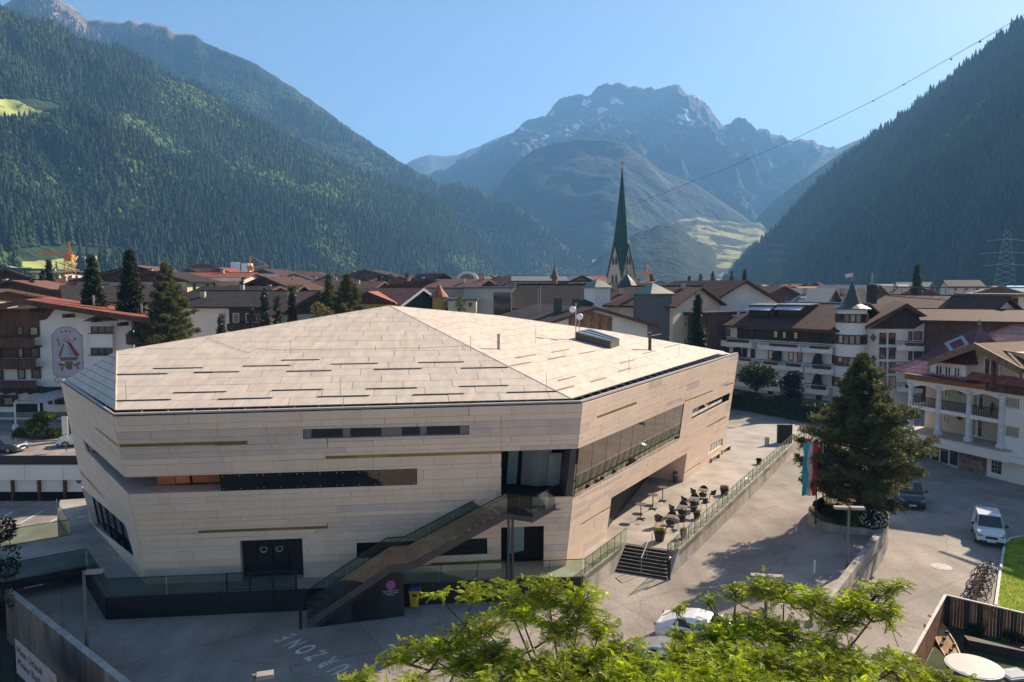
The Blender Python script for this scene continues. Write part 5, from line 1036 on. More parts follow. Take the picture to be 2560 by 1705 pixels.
for z0 in (zf0 + .1, zf1 + .4):
    w_ = lambda x0, x1, a, b, **k: window(f5, U5(x0), z0 + b, U5(x1), z0 + a, H3, off=-2.18, uz=True, **k)
    w_(2393, 2404, .1, 2.6, fm=white, pm=pane2); w_(2405, 2420, .1, 2.5, fm=white, pm=pane); w_(2476, 2494, 1.0, 2.1, fm=white, pm=pane2); w_(2320, 2330, .9, 2.5, fm=white, pm=pane2)
    MB().lathe((0, 0, 0), [(.1, 0), (.25, .2), (.25, .6), (.1, .8)], 8).build('wall_lantern', darkw, H3, world=False).location = H3.matrix_world.inverted() @ f5.pt(U5(2362), z0 + 1.5, -2.0) if False else f5.pt(U5(2362), z0 + 1.5, -2.0) - H3.location
window(f5, 2518, 992, 2547, 1018, H3, off=.02, fm=steel, pm=pane2); window(f5, 2517, 1064, 2546, 1089, H3, off=.02, fm=steel, pm=pane2)
# ground floor
f5.uz(U5(2262), -.4, U5(2302), zb0, -3, -.4, 'wall', white, H3)
for i in range(4): u0 = lin(U5(2303), U5(2396), i / 4); u1 = lin(U5(2303), U5(2396), (i + 1) / 4) - .1; f5.uz(u0, -.1, u1, zb0, -.45, -.4, 'glass_pane', darkglass, H3); f5.uz(u1, -.2, u1 + .1, zb0, -.5, -.3, 'mullion', whitep, H3)
f5.uz(U5(2303), -.4, U5(2400), -.12, -.5, .1, 'step', whitep, H3)
r5 = random.Random(2); u = U5(2401); stn = mat('stone_block', (.24, .18, .13), .9, .3, 3, .4, 10, objvar=.3)
z = -.3; k = 0
while z < zb0 - .1:
    u = U5(2401); h_ = min(.42, zb0 - z)
    while u < U5(2472) - .1: wd = min(r5.uniform(.5, 1.1), U5(2473) - u); f5.uz(u, z, u + wd - .02, z + h_ - .02, -.3, r5.uniform(.0, .04), 'stone_block', stn, H3); u += wd
    z += .42
f5.uz(U5(2473), -.4, U5(2534), zb0, -2, .02, 'wall', white, H3); f5.uz(U5(2535), -.4, X5, I5(2531, 1151)[1], -3, -2.5, 'garage_back', interior, H3)
f5.uz(U5(2520), I5(2531, 1151)[1], X5, zb0 + .6, -2, .9, 'white_band', white, H3)
wa_ = I5(2486, 1180); wu0, wu1 = U5(2486), U5(2510); z0, z1 = I5(2486, 1181)[1], I5(2486, 1141)[1]
arch = [(wu0, z0), (wu1, z0), (wu1, z1)] + [((wu0 + wu1) / 2 + (wu1 - wu0) / 2 * math.cos(R(a)), z1 + .35 * math.sin(R(a))) for a in range(15, 180, 15)] + [(wu0, z1)]
aw_ = MB().prism([f5.pt(a, b, .03) for a, b in arch], f5.n * .05).build('arched_window', pane, H3)
for i in (1, 2): f5.uz(lin(wu0, wu1, i / 3) - .03, z0, lin(wu0, wu1, i / 3) + .03, z1 + .2, .08, .11, 'glazing_bar', steel, aw_)
for i in (1, 2, 3): f5.uz(wu0, lin(z0, z1, i / 4) - .03, wu1, lin(z0, z1, i / 4) + .03, .08, .11, 'glazing_bar', steel, aw_)
# roof: hip with tile courses
eL = f5.pt(U5(2238), zo + .25, 1.3); eR = f5.pt(X5, zo + .25, 1.3); rid0 = f5.pt(U5(2397), 0, -7.0); rid0.z = A(2390, 815, rid0.y).z; rid1 = V((0, 0, 0)) + f5.pt(X5, rid0.z, -7.0); eB = f5.pt(U5(2238), zo + .25, -15)
TP = Plane(eL, eR - eL, rid0 - eL - (eR - eL).normalized() * (rid0 - eL).dot((eR - eL).normalized())); tpoly = [TP.uv(p) for p in (eL, eR, rid1, rid0)]
hv = max(p[1] for p in tpoly); dormer_cut = []
sheet(TP, tpoly, [], tile2, H3, 'roof_underlay', 0.0)
nt_ = 13; cladding(TP, tpoly, [], [hv * i / nt_ for i in range(nt_ + 1)], 1.25, [tile], H3, 'roof_tile', t=.05, gap=.05, stag=.62, off0=.02)
MB().prism([eL, rid0, eB], (0, 0, -.1)).build('roof_side', tile, H3); MB().prism([eB, rid0, rid1, f5.pt(X5, zo + .25, -15)], (0, 0, -.1)).build('roof_rear', tile, H3)
MB().tube(eL, rid0, .14).build('ridge_cap', redr, H3); MB().tube(rid0, rid1, .16).build('ridge_cap', redr, H3)
# dormer block with pyramid roof
ul, ur = U5(2338), U5(2428); zd = I5(2338, 897)[1]
f5.uz(ul, zo, ur, zd, -4, 1.0, 'dormer', white, H3)
for x0, x1 in ((2353, 2371), (2376, 2393), (2399, 2416)): window(f5, U5(x0), zd - .45, U5(x1), zd - 1.75, H3, off=1.02, uz=True, fm=whitep, cols=2)
apx = f5.pt(U5(2414.5), 0, -1.2); apx.z = A(2414.5, 813.7, apx.y).z
cs = [f5.pt(ul - 1.1, zd - .1, 1.9), f5.pt(ur + .6, zd - .1, 1.9), f5.pt(ur + .6, zd - .1, -5), f5.pt(ul - 1.1, zd - .1, -5)]
MB().add(cs + [apx], [(0, 1, 4), (1, 2, 4), (2, 3, 4), (3, 0, 4), (0, 3, 2, 1)]).build('dormer_roof', tile2, H3); MB().lathe(apx, [(.12, 0), (.2, .15), (.1, .35), (.02, .6)], 8).build('finial', goldm, H3)
nd = (cs[1] - cs[0]).cross(apx - cs[0]).normalized(); dmd = mat('pale_blue_tile', (.33, .38, .44), .4)
DP = Plane(cs[0], cs[1] - cs[0], apx - cs[0]); cd_ = DP.inv(2393, 861)
for s0, s1 in ((1.0, .62),):
    o_ = [(cd_[0] + a * s0, cd_[1] + b * s0) for a, b in ((-1.35, 0), (0, -1.1), (1.35, 0), (0, 1.1))]; i_ = [(cd_[0] + a * s1, cd_[1] + b * s1) for a, b in ((-1.35, 0), (0, -1.1), (1.35, 0), (0, 1.1))]
    for k in range(4): fill(DP, [o_[k], o_[(k + 1) % 4], i_[(k + 1) % 4], i_[k]], dmd, H3, 'pale_tile_band', .03)
MB().frus([[f5.pt(ul - 2.2, zo + .28, 2.3), f5.pt(U5(2475), zo + .1, 2.3), f5.pt(U5(2475), zo + .1, .8), f5.pt(ul - 2.2, zo + .28, .8)], [f5.pt(ul - .3, zd - 1.95, 1.05), f5.pt(ur + .2, zd - 1.95, 1.05), f5.pt(ur + .2, zd - 1.95, .9), f5.pt(ul - .3, zd - 1.95, .9)]]).build('skirt_roof', tile2, H3)
# upper room with wooden gable
f5.uz(U5(2428), zo, X5, zo + 3.1, -6, .2, 'wall', cream, H3)
for x0, x1, a in ((2459, 2476, 1), (2484, 2500, 1), (2544, 2560, 1)): window(f5, U5(x0), zo + 2.5, U5(x1), zo + .4, H3, off=.22, uz=True, fm=whitep, pm=pane2 if x0 != 2459 else pane)
gp = f5.pt(*I5(2482, 856), 2.4); 
for xa, ya in ((2366, 898), (2640, 925)):
    b = f5.pt(*I5(xa, ya), 2.4) if xa < 2500 else f5.pt(U5(2598), f5.inv(2366, 898)[1] + .1, 2.4)
    MB().prism([gp, b, b - V((0, 0, .35)), gp - V((0, 0, .35))], f5.n * -9).build('gable_roof', browr, H3); MB().prism([gp + V((0, 0, .06)), b + V((0, 0, .06)), b - V((0, 0, .6)), gp - V((0, 0, .6))], f5.n * .1).build('bargeboard', mat('weathered_wood', (.22, .13, .07), .7, .3, 3), H3)
MB().prism([f5.pt(U5(2440), zo + 3.1, .6), f5.pt(U5(2585), zo + 3.1, .6), f5.pt(U5(2482) , gp.z - .5, .6)], f5.n * .1).build('gable_boarding', oranw, H3)
p = f5.pt(U5(2506), zo, 1.5); MB().box(p + V((0, 0, 1.4)), (.3, .3, 2.8)).build('post', brownw, H3)
n = 26
for i in range(n): u0, u1 = lin(U5(2472), X5, i / n), lin(U5(2472), X5, (i + .9) / n); f5.uz(u0, zo - .6, u1, zo + .5, .62, .68, 'balcony_board', brownw, H3)
# ------------------------------------------------------------------ mid-distance houses
beige = mat('beige_render', (.50, .45, .36), .9, .08, .5); ochre = mat('ochre_render', (.55, .33, .08), .8, .1, .6); brownred = mat('brown_red_roof', (.17, .075, .05), .8, .25, 1.2, .3, 6, objvar=.1)
t, fr, (a, b) = side_house('long white house with wide dark shingle roof, behind the three slim spruces', 446, 772, 727, 767, 115, 15, white, darkr, chim=((.1, .3), (.82, .35)))
L = (b - a).length; z0 = a.z
fr.uz(L * .37, z0 - 5.2, L * .62, z0 - .3, .02, .1, 'boarded_wall', darkw, t); fr.uz(L * .37, z0 - 3.6, L * .62, z0 - 2.6, 1.0, 1.1, 'balcony', darkw, t); fr.uz(L * .37, z0 - 3.75, L * .62, z0 - 3.6, 0, 1.1, 'balcony_floor', darkw, t)
for u, c in ((.285, 1), (.40, 0), (.5, 0), (.56, 0), (.67, 1)): window(fr, L * u, z0 - 1.0, L * u + 1.0, z0 - 2.5, t, uz=True, off=.1, fm=whitep, pm=pane2 if u < .45 else pane)
t, fr, (a, b) = side_house('low building with flat red roof and wide white eave above a terrace', 432, 615, 681, 693, 165, 14, cream, redr, chim=((.55, .4),)); L = (b - a).length; z0 = a.z
fr.uz(-.5, z0 - .9, L - 1, z0 - .1, 1.0, 1.3, 'white_eave', white, t)
for u in (.05, .22, .42): fr.uz(L * u, z0 - 3.6, L * u + 2.2, z0 - 1.2, .02, .1, 'window', pane, t)
chalets = [
 ('beige gabled house with sunlit bargeboard right of the long dark roof', 797, 729, 112, 11, 16, 38, 28, cream, brownred, {}),
 ('dark roofed house at the left edge behind the alpine hotel', 12, 672, 150, 15, 18, 30, 22, beige, darkr, {}),
 ('low house with brown roof and red gable at the left edge', 22, 700, 125, 17, 14, 12, 14, redr, brownred, {}),
 ('house with grey metal roof and skylights just behind the alpine hotel', 20, 722, 112, 16, 12, 75, 10, beige, greyr, dict(sky=2)),
 ('dark roofed chalet between the alpine hotel and the tall spruces', 150, 712, 128, 11, 14, -55, 24, beige, darkr, {}),
 ('large red brown chalet half hidden behind the tall spruces', 330, 662, 150, 22, 16, 8, 15, cream, brownred, dict(storeys=3)),
 ('chalet with curved dark eave between the two taller spruces', 372, 676, 142, 14, 10, -6, 14, cream, darkr, {}),
 ('small red roofed house under the orange tower crane', 215, 694, 190, 15, 15, 50, 18, white, redr, {}),
 ('pale flat roofed building behind the red roofed house, left of the spruces', 190, 676, 260, 20, 12, 85, 5, white, greyr, dict(balc=False)),
 ('brown chalet with balcony just right of the tall sign towers', 655, 690, 150, 16, 16, -8, 22, white, browr, {}),
 ('white gabled chalet with chimney beyond the dark shingle roof', 663, 689, 175, 18, 14, 4, 20, white, brownred, {}),
 ('dark gabled chalet beside the pointed yellow parasol', 632, 702, 150, 10, 14, -12, 25, darkw, darkr, {}),
 ('low dark roof with pale chimney behind the long white house', 700, 715, 140, 14, 16, 70, 16, beige, darkr, {}),
 ('large red brown chalet at the foot of the forest left of centre', 655, 672, 300, 24, 16, -15, 18, redr, browr, dict(storeys=3)),
 ('grey slated house left of the round pine', 780, 700, 190, 14, 14, 60, 18, beige, greyr, {}),
 ('wooden house with brown roof left of the round pine', 760, 712, 150, 17, 14, 82, 18, oranw, browr, {}),
 ('wide dark chalet with big gable against the forest, centre left', 912, 673, 330, 34, 20, -10, 14, beige, darkr, dict(storeys=3)),
 ('brown roofed chalet with pale gable right of the round pine', 905, 697, 190, 22, 14, 12, 15, white, browr, {}),
 ('grey roofed house with many rooflights right of the round pine', 930, 700, 230, 15, 15, 65, 24, beige, greyr, dict(sky=2)),
 ('dark chalet whose red roof ends under the paired white chimneys', 962, 703, 170, 16, 12, 80, 14, darkw, browr, {}),
 ('orange timber house with flat brown roof in the middle of the village', 1062, 697, 170, 23, 12, 5, 9, oranw, browr, {}),
 ('brown mansard roofed house left of the arched dormer', 1110, 683, 185, 18, 14, 30, 30, beige, darkr, {}),
 ('small chalet with red roof between the arched dormer and the skylight roof', 1222, 697, 165, 13, 12, 60, 20, white, brownred, {}),
 ('dark roofed house behind the right end of the skylight roof', 1330, 690, 230, 15, 12, 45, 22, beige, browr, {}),
 ('big brown roofed chalet with wide white gable right of centre', 1868, 700, 130, 17, 26, 14, 29, white, browr, dict(chim=0, storeys=3, wood=False)),
 ('house with wood boarded gable centre and dark grey roof behind the hall', 1490, 768, 96, 17, 17, 22, 15, white, darkr, dict(wood=False, balc=False, storeys=0, chim=0)),
 ('brown wooden chalet with balcony at the foot of the right slope', 1962, 715, 170, 18, 14, 14, 24, oranw, browr, {}),
 ('wooden chalet with solar panel roof beside the flag', 2090, 720, 170, 18, 14, 55, 22, oranw, greyr, dict(sky=2)),
 ('dark chalet with roof lights left of the chimney statue', 2200, 712, 190, 16, 14, 40, 24, beige, greyr, dict(sky=2)),
 ('low brown roofed house with chimney behind the big white gable', 1740, 707, 160, 12, 18, 70, 20, redr, browr, {}),
 ('low brown house immediately right of the church tower', 1650, 703, 180, 17, 12, 20, 12, oranw, brownred, {}),
]
far_rows = []
for c in chalets: chalet(c[0], c[1], c[2], c[3], c[4], c[5], c[6], c[7], c[8], c[9], **c[10])
# wood centre of the house behind the hall
ap = A(1490, 768, 96); hz = [o for o in COL.objects if o.get('label', '').startswith('house with wood boarded')][0]
rz = R(22); ex = V((math.cos(rz), math.sin(rz), 0)); ey = V((-math.sin(rz), math.cos(rz), 0)); fw_ = Frm(V((ap.x, ap.y, 0)) + ey * 1.1 - ex * 3.4, ex)
for i in range(16): u = i * .4; fw_.uz(u, 7, u + .38, ap.z - .5 - abs(u + .2 - 3.4) * math.tan(R(15)) - .1, .04, .1 + .03 * (i % 2), 'gable_board', mat('weathered_board', (.30, .17, .09), .7, .35, 2, objvar=.25), hz)
for x, y, h in ((1394, 765, 1.9), (1440, 766, 2.0)): p = A(x, y, 100); MB().box(p, (1.1, 1.1, 2.2)).build('roof_duct', copper, hz)
p = A(1352, 775, 104); MB().tube(p - V((0, 0, 1)), p + V((0, 0, 3.4)), .05).build('aerial', steel, hz); p = A(1346, 772, 104); MB().tube(p - V((0, 0, 1)), p + V((0, 0, 2.8)), .05).build('aerial', steel, hz)
# green gabled chalet, with yellow dormer and red cone turret
gm = mat('green_boards', (.012, .055, .045), .6, .2, 2); g = chalet('dark green gabled chalet with white bargeboards and red brown roof', 1059, 721, 120, 12, 18, 52, 28, gm, brownred, over=.8, wood=gm, chim=0, name='green_chalet')
for o in g.children:
    if o.name.startswith('bargeboard'): o.data.materials[0] = whitep
side_house('wide red brown roof adjoining the green chalet', 900, 1050, 721, 758, 124, 13, cream, brownred)
d_ = chalet('small yellow dormer house with orange roof left of the green chalet', 918, 729, 116, 7.5, 8, 0, 22, ochre, mat('orange_tile', (.36, .11, .06), .7, .2, 2, .2), over=.7, chim=0, balc=False, name='dormer_house')
q = A(1098, 740, 118); tt = thing('cone_turret', 'yellow turret with pointed orange tiled cone roof', 'turret', (q.x, q.y, .9)); MB().lathe((q.x, q.y, 0), [(1.1, .9), (1.1, q.z)], 12).build('wall', ochre, tt)
c_ = MATS['orange_tile']; MB().lathe((q.x, q.y, 0), [(1.5, q.z - .15), (1.4, q.z), (.7, q.z + .9), (.05, q.z + 1.9)], 12).build('roof', c_, tt)
# modern white block
def block(label, x0, x1, y0, Y, d, m, Yr=None, roofm=None, zb=.9, name='building', cat='building'):
    fc = Fac(x0, Y, x1, Yr or Y); t = thing(name, label, cat, (fc.o.x, fc.o.y, zb)); u0, z1 = fc.inv(x0, y0); u1 = fc.inv(x1, y0)[0]
    MB().obox(fc.pt(u0, 0), fc.pl.eu * (u1 - u0), fc.n * -d, V((0, 0, z1))).build('wall', m, t); MB().obox(fc.pt(u0 - .3, z1 + .002, .3), fc.pl.eu * (u1 - u0 + .6), fc.n * -(d + .6), V((0, 0, .3))).build('roof', roofm or greyr, t); return t, fc
t, fc = block('plain pale modern block with a tall dark window behind the hall roof', 1160, 1280, 721, 118, 14, mat('pale_block', (.5, .46, .42), .9, .1)); fc.r(1234, 731, 1277, 790, .02, .1, 'window', pane, t)
t, fc = block('low pale annex with blue window right of the bright green poplar', 1120, 1190, 751, 112, 8, cream, roofm=greyr); window(fc, 1172, 757, 1179, 766, t, off=.02)
t, fc = block('dark grey flat roofed building left of the modern block', 1072, 1165, 722, 128, 10, beige); window(fc, 1168, 730, 1172, 740, t, off=.02)
t, fr, (a, b) = side_house('cream building with clerestory windows and grey roof with a skylight', 1278, 1490, 690, 702, 150, 26, cream, greyr); L = (b - a).length; z0 = a.z
for i in range(16): window(fr, 1.0 + i * 1.05, z0 - .5, 1.9 + i * 1.05, z0 - 2.0, t, uz=True, off=.05)
fr.uz(-1, z0 - 3.4, L * .55, z0 - 2.6, .0, 2.5, 'lower_roof', greyr, t)
for i in range(6): window(fr, 1.0 + i * 1.7, z0 - 3.9, 2.3 + i * 1.7, z0 - 5.8, t, uz=True, off=.05, fm=whitep)
chalet('cream gable of the building with clerestory windows', 1455, 688, 150, 15, 20, 10, 24, cream, greyr, wood=False, balc=False, chim=0, storeys=1)
q = A(1386, 705, 140); tt = thing('ridge_turret', 'small red brown bell turret with pointed cap left of the church', 'turret', (q.x, q.y, q.z - 2)); MB().lathe((q.x, q.y, 0), [(.5, q.z - 2), (.5, q.z + .8)], 8).build('base', oranw, tt); MB().lathe((q.x, q.y, 0), [(.95, q.z + .7), (.5, q.z + 1.4), (.12, q.z + 2.6), (.03, q.z + 4)], 8).build('cap', brownred, tt)
# arched dormer house
t, fr, (a, b) = side_house('dark mansard roofed house with one white arched dormer', 1128, 1206, 686, 704, 180, 16, cream, browr); p = A(1168, 698, 179); 
MB().prism([p + V((2.6 * math.cos(R(k)), 0, 1.9 * math.sin(R(k)))) for k in range(0, 181, 20)], (0, 3, 0)).build('dormer', whitep, t); MB().prism([p + V((1.8 * math.cos(R(k)), -.1, 1.3 * math.sin(R(k)))) for k in range(0, 181, 20)], (0, .08, 0)).build('window', pane, t)
t, fr, (a, b) = side_house('brown shingled roof with green copper ducts left of the white stair tower', 1240, 1470, 711, 770, 125, 20, white, darkr, Yr=118)
t, fr, (a, b) = side_house('long brown roof with dormers between the stair tower and big chalet', 1480, 1690, 715, 762, 122, 18, cream, browr, Yr=112, chim=((.15, .3), (.4, .25), (.8, .45)))
# stair towers with copper caps
def tower(label, x0, x1, y0, Y, m, m2, py, name='stair_tower', sq=.5):
    a, b = A(x0, y0, Y), A(x1, y0, Y); w = b.x - a.x; c = V(((a.x + b.x) / 2, Y + w / 2, 0)); t = thing(name, label, 'tower', (c.x, c.y, .9)); rz = R(sq * 60); s = w / 1.25
    MB().box((c.x, c.y, a.z / 2), (s, s, a.z), rz).build('wall', m, t); cr = lambda k, z: [V((c.x, c.y, z)) + Matrix.Rotation(rz, 3, 'Z') @ V((k * s / 2 * i, k * s / 2 * j, 0)) for i, j in ((-1, -1), (1, -1), (1, 1), (-1, 1))]
    MB().frus([cr(1.18, a.z), cr(1.18, a.z + .12), cr(.5, a.z + 1.1), cr(.05, a.z + py)]).build('roof', m2, t); return t, c, s, rz
cop2 = mat('pale_copper', (.17, .20, .165), .45, .25, 2)
t, c, s, rz = tower('white stair tower with pale copper pyramid roof left of the church', 1467, 1526, 720, 120, white, cop2, 1.5)
MB().box((c.x - .9, c.y - s / 2 - .4, 13.0), (.25, .2, .7), rz).build('window', pane, t)
t, c, s, rz = tower('grey shingled tower with pale copper roof in front of the big chalet', 1597, 1682, 736, 112, mat('grey_shingle', (.12, .12, .125), .8, .2, 4), cop2, 1.7)
# wooden balconied end of the big chalet
fb = Fac(1645, 122, 1768, 114); bt = thing('timber_annex', 'brown timber annex with cream panels below the big chalet roof', 'building', (fb.o.x, fb.o.y, .9)); fb.r(1650, 782, 1768, 880, -6, 0, 'wall', brownw, bt); fb.r(1640, 776, 1772, 784, -7, 1.5, 'roof', browr, bt)
for y0 in (784, 820): fb.r(1667, y0, 1689, y0 + 17, .02, .06, 'cream_panel', cream, bt); fb.r(1692, y0, 1716, y0 + 17, .02, .06, 'cream_panel', cream, bt)
for y0 in (803, 846):
    for i in range(18): fb.r(1652 + i * 4, y0, 1655.5 + i * 4, y0 + 13, .9, .96, 'balcony_board', brownw, bt)
# buildings behind the right hotels
def flatb(label, pts, z0px, Y0, m, rm): pass
t, fc = block('long flat roofed brown building with pergola frames on its roof, upper right', 2420, 2545, 740, 118, 16, cream, roofm=browr, Yr=112); fc.r(2405, 733, 2560, 738, -3, 2.5, 'roof_edge', mat('weathered_wood', (.22, .13, .07)), t)
u0, u1 = fc.inv(2225, 735)[0], fc.inv(2530, 735)[0]; z0 = fc.inv(2300, 735)[1]
for i in range(13):
    u = lin(u0, u1, i / 13); m = MB().tube(fc.pt(u, z0, -1), fc.pt(u, z0 + 1.1, -1), .06, n=4).build('pergola_post', MATS['weathered_wood'], t)
for o in (-1, -6): MB().tube(fc.pt(u0, z0 + 1.1, o), fc.pt(u1, z0 + 1.1, o), .09, n=4).build('pergola_beam', MATS['weathered_wood'], t)
for i in range(9): u = lin(u0, u1, i / 9); MB().tube(fc.pt(u, z0 + 1.1, -1), fc.pt(u + 3, z0 + 1.1, -6), .05, n=4).build('pergola_beam', MATS['weathered_wood'], t)
fc.r(2505, 745, 2545, 772, .02, .1, 'boarded_wall', brownw, t); fc.r(2408, 755, 2435, 772, .02, .1, 'window', pane, t); window(fc, 2508, 753, 2516, 770, t, off=.12)
t, fr, (a, b) = side_house('long brown roof running behind the gabled block of the turret hotel', 2150, 2420, 738, 775, 122, 20, white, browr, Yr=110)
t, fr, (a, b) = side_house('dark flat brown roof right of the turret hotel, below the pergola', 2300, 2640, 773, 800, 96, 18, darkw, browr, Yr=90)
t, fr, (a, b) = side_house('sloping dark roof between turret hotel and red roofed hotel', 2290, 2440, 742, 815, 106, 14, white, browr, Yr=98)
q = A(2180, 716, 115); tt = thing('chimney_statue', 'dark chimney block with a pale statue on top behind the turret hotel', 'chimney', (q.x, q.y, q.z - 3)); MB().box((q.x, q.y, q.z - 1.2), (1.1, 1.1, 3)).build('chimney', darkw, tt); MB().lathe((q.x, q.y, q.z + .3), [(.2, 0), (.25, .3), (.15, .7), (.28, 1.0), (.12, 1.35), (.17, 1.6), (.05, 1.8)], 8).build('statue', MATS['chimney_render'], tt)
# far houses, small in the picture
rf = random.Random(21); seen_ = set(); LMK = ((174, 'the orange crane'), (323, 'the tallest spruce'), (520, 'the low red roof'), (603, 'the sign towers'), (729, 'the slim spruces'), (868, 'the round pine'), (958, 'the twin conifers'), (1059, 'the green chalet'), (1150, 'the poplar'), (1168, 'the arched dormer'), (1240, 'the modern block'), (1386, 'the bell turret'), (1557, 'the church'), (1745, 'the lone spruce'), (1939, 'the slim pylon'), (2130, 'the turret flag'), (2180, 'the chimney statue'), (2294, 'the hazy spruce'), (2512, 'the large pylon'))
spots = [(505, 655, 420), (525, 660, 460), (60, 690, 330), (470, 668, 330), (575, 676, 320), (700, 678, 330), (735, 684, 300), (815, 688, 280), (850, 690, 320), (975, 684, 330), (1000, 690, 280), (1020, 688, 350), (1045, 684, 420), (1225, 688, 320), (1250, 690, 280), (1180, 680, 360),
         (600, 684, 260), (618, 679, 340), (752, 690, 240), (840, 684, 380), (1290, 688, 330), (1310, 692, 280), (1420, 690, 300), (1900, 712, 230), (1930, 708, 270), (2010, 710, 230), (2040, 706, 280), (2140, 712, 240), (2240, 714, 230), (2270, 710, 280), (2300, 716, 220), (1985, 716, 200), (2330, 705, 300), (2500, 715, 260), (1700, 705, 260), (1480, 694, 260), (2060, 722, 180), (2160, 722, 180), (545, 668, 300), (640, 682, 270), (880, 694, 250), (790, 680, 420), (1145, 690, 300), (1085, 680, 450), (930, 684, 400), (2450, 700, 340)]
for i, (x, y, Y) in enumerate(spots):
    rot = rf.choice([0, 20, -25, 50, 75, -60]); wl_ = rf.choice([white, cream, beige, oranw, white]); rm = rf.choice([browr, darkr, brownred, greyr, browr, redr]); big = rf.uniform(11, 20)
    wn = {white: 'white', cream: 'cream', beige: 'beige', oranw: 'wooden'}[wl_]; rn = {browr: 'brown', darkr: 'dark', brownred: 'reddish brown', greyr: 'grey', redr: 'red'}[rm]
    lm_ = min(LMK, key=lambda q_: abs(q_[0] - x)); lab_ = 'distant %s house with %s roof %s %s' % (wn, rn, 'left of' if x < lm_[0] else 'right of', lm_[1])
    lab_ = lab_ if lab_ not in seen_ else lab_.replace('distant', 'farther' if Y > 280 else 'nearer'); seen_.add(lab_)
    side = 'left' if x < 700 else 'centre left' if x < 1100 else 'centre' if x < 1500 else 'right of the church' if x < 1950 else 'far right'
    chalet('small distant %s house with %s roof, %s of the valley town, %s row' % (wn, rn, side, 'front' if Y < 250 else 'middle' if Y < 340 else 'last') if False else lab_, x, y, Y, big, rf.uniform(10, 16), rot, rf.uniform(16, 24), wl_, rm, group='small houses of the distant village', chim=1 if Y < 330 else 0, balc=Y < 260, detail=Y < 300, storeys=2 if Y < 330 else 1)
# village high up the valley
for i in range(60):
    x, y = rf.uniform(1690, 1880), rf.uniform(572, 600); 
    if rf.random() < .35: x, y = rf.uniform(1740, 1900), rf.uniform(600, 625)
    Y = 2050 + (640 - y) * 8; p = A(x, y, Y); w_ = rf.uniform(9, 16); m1 = MB().box((p.x, p.y, p.z), (w_, w_, 10), rf.uniform(0, 1.5)); 
    t = thing('valley_house', 'tiny pale house of the village high up the valley', 'house', (p.x, p.y, p.z - 5), 0, 'houses of the village up the valley'); m1.build('wall', rf.choice([white, cream, brownw]), t); MB().frus([[(p.x - w_ * .6, p.y - w_ * .6, p.z + 5), (p.x + w_ * .6, p.y - w_ * .6, p.z + 5), (p.x + w_ * .6, p.y + w_ * .6, p.z + 5), (p.x - w_ * .6, p.y + w_ * .6, p.z + 5)], [(p.x - w_ * .6, p.y - .5, p.z + 9), (p.x + w_ * .6, p.y - .5, p.z + 9), (p.x + w_ * .6, p.y + .5, p.z + 9), (p.x - w_ * .6, p.y + .5, p.z + 9)]]).build('roof', rf.choice([browr, greyr, brownred]), t)
fhm = A(122, 279, 1290); ft = thing('farmhouse', 'white farmhouse alone on the high meadow at the left', 'house', fhm[:]); MB().box(fhm, (17, 12, 8), .2).build('wall', white, ft); MB().prism([fhm + V((-10, -8, 4)), fhm + V((10, -8, 4)), fhm + V((0, -8, 8.5))], (2, 16, 0)).build('roof', greyr, ft)
# ------------------------------------------------------------------ church
Yc = 193.0; cx_ = A(1557, 712, Yc).x; ch = thing('church', 'pale stone church tower with tall twisted green spire and gold ball', 'church', (cx_, Yc + 3, .9)); rzc = R(40)
sw_ = 6.9 / 1.36; zc = lambda y: A(1557, y, Yc).z; Rm = Matrix.Rotation(rzc, 3, 'Z'); stone = mat('tower_stone', (.47, .42, .34), .9, .15, 1.0, .3, 8)
CP = lambda a, b, z: V((cx_, Yc + 3.3, z)) + Rm @ V((a, b, 0))
h_ = sw_ / 2 * 1.02
MB().frus([[CP(-h_, -h_, .5), CP(h_, -h_, .5), CP(h_, h_, .5), CP(-h_, h_, .5)], [CP(-h_, -h_, zc(692)), CP(h_, -h_, zc(692)), CP(h_, h_, zc(692)), CP(-h_, h_, zc(692))]]).build('tower', stone, ch)
ze_, zg = zc(683), zc(612)
for k in range(4):
    Q = Matrix.Rotation(k * math.pi / 2, 3, 'Z'); T = lambda a, b, z: V((cx_, Yc + 3.3, z)) + Rm @ (Q @ V((a, b, 0)))
    MB().prism([T(-h_, -h_, zc(692)), T(h_, -h_, zc(692)), T(0, -h_ * .93, zg)], Rm @ (Q @ V((0, .4, 0)))).build('gable', stone, ch)
    for s_ in (-1, 1): MB().prism([T(s_ * h_, -h_ - .1, ze_ - .4), T(0, -h_ * .93 - .1, zg + .5), T(0, -h_ * .93 - .1, zg), T(s_ * h_ * .98, -h_ - .1, ze_ - 1.3)], Rm @ (Q @ V((0, -.12, 0)))).build('gable_edge', mat('spire_green', (.008, .07, .05), .4, .2, 2), ch)
    def lancet(u, z0, z1, w_): MB().prism([T(u - w_, -h_ - .02, z0), T(u + w_, -h_ - .02, z0), T(u + w_, -h_ - .02, z1), T(u, -h_ - .02, z1 + .8), T(u - w_, -h_ - .02, z1)], Rm @ (Q @ V((0, .1, 0)))).build('lancet_window', blackm, ch)
    for u in (-.65, .65): lancet(u, zc(709), zc(692), .34); lancet(u * .75, zc(661), zc(648), .28)
sp_ = MATS['spire_green']; N8 = 8
def ring8(r, z, tw, dia=1.0): return [V((cx_, Yc + 3.3, z)) + Vector((r * (dia if i % 2 else 1) * math.cos(rzc + math.pi / 4 * i + math.pi / 4 + tw), r * (dia if i % 2 else 1) * math.sin(rzc + math.pi / 4 * i + math.pi / 4 + tw), 0)) for i in range(8)]
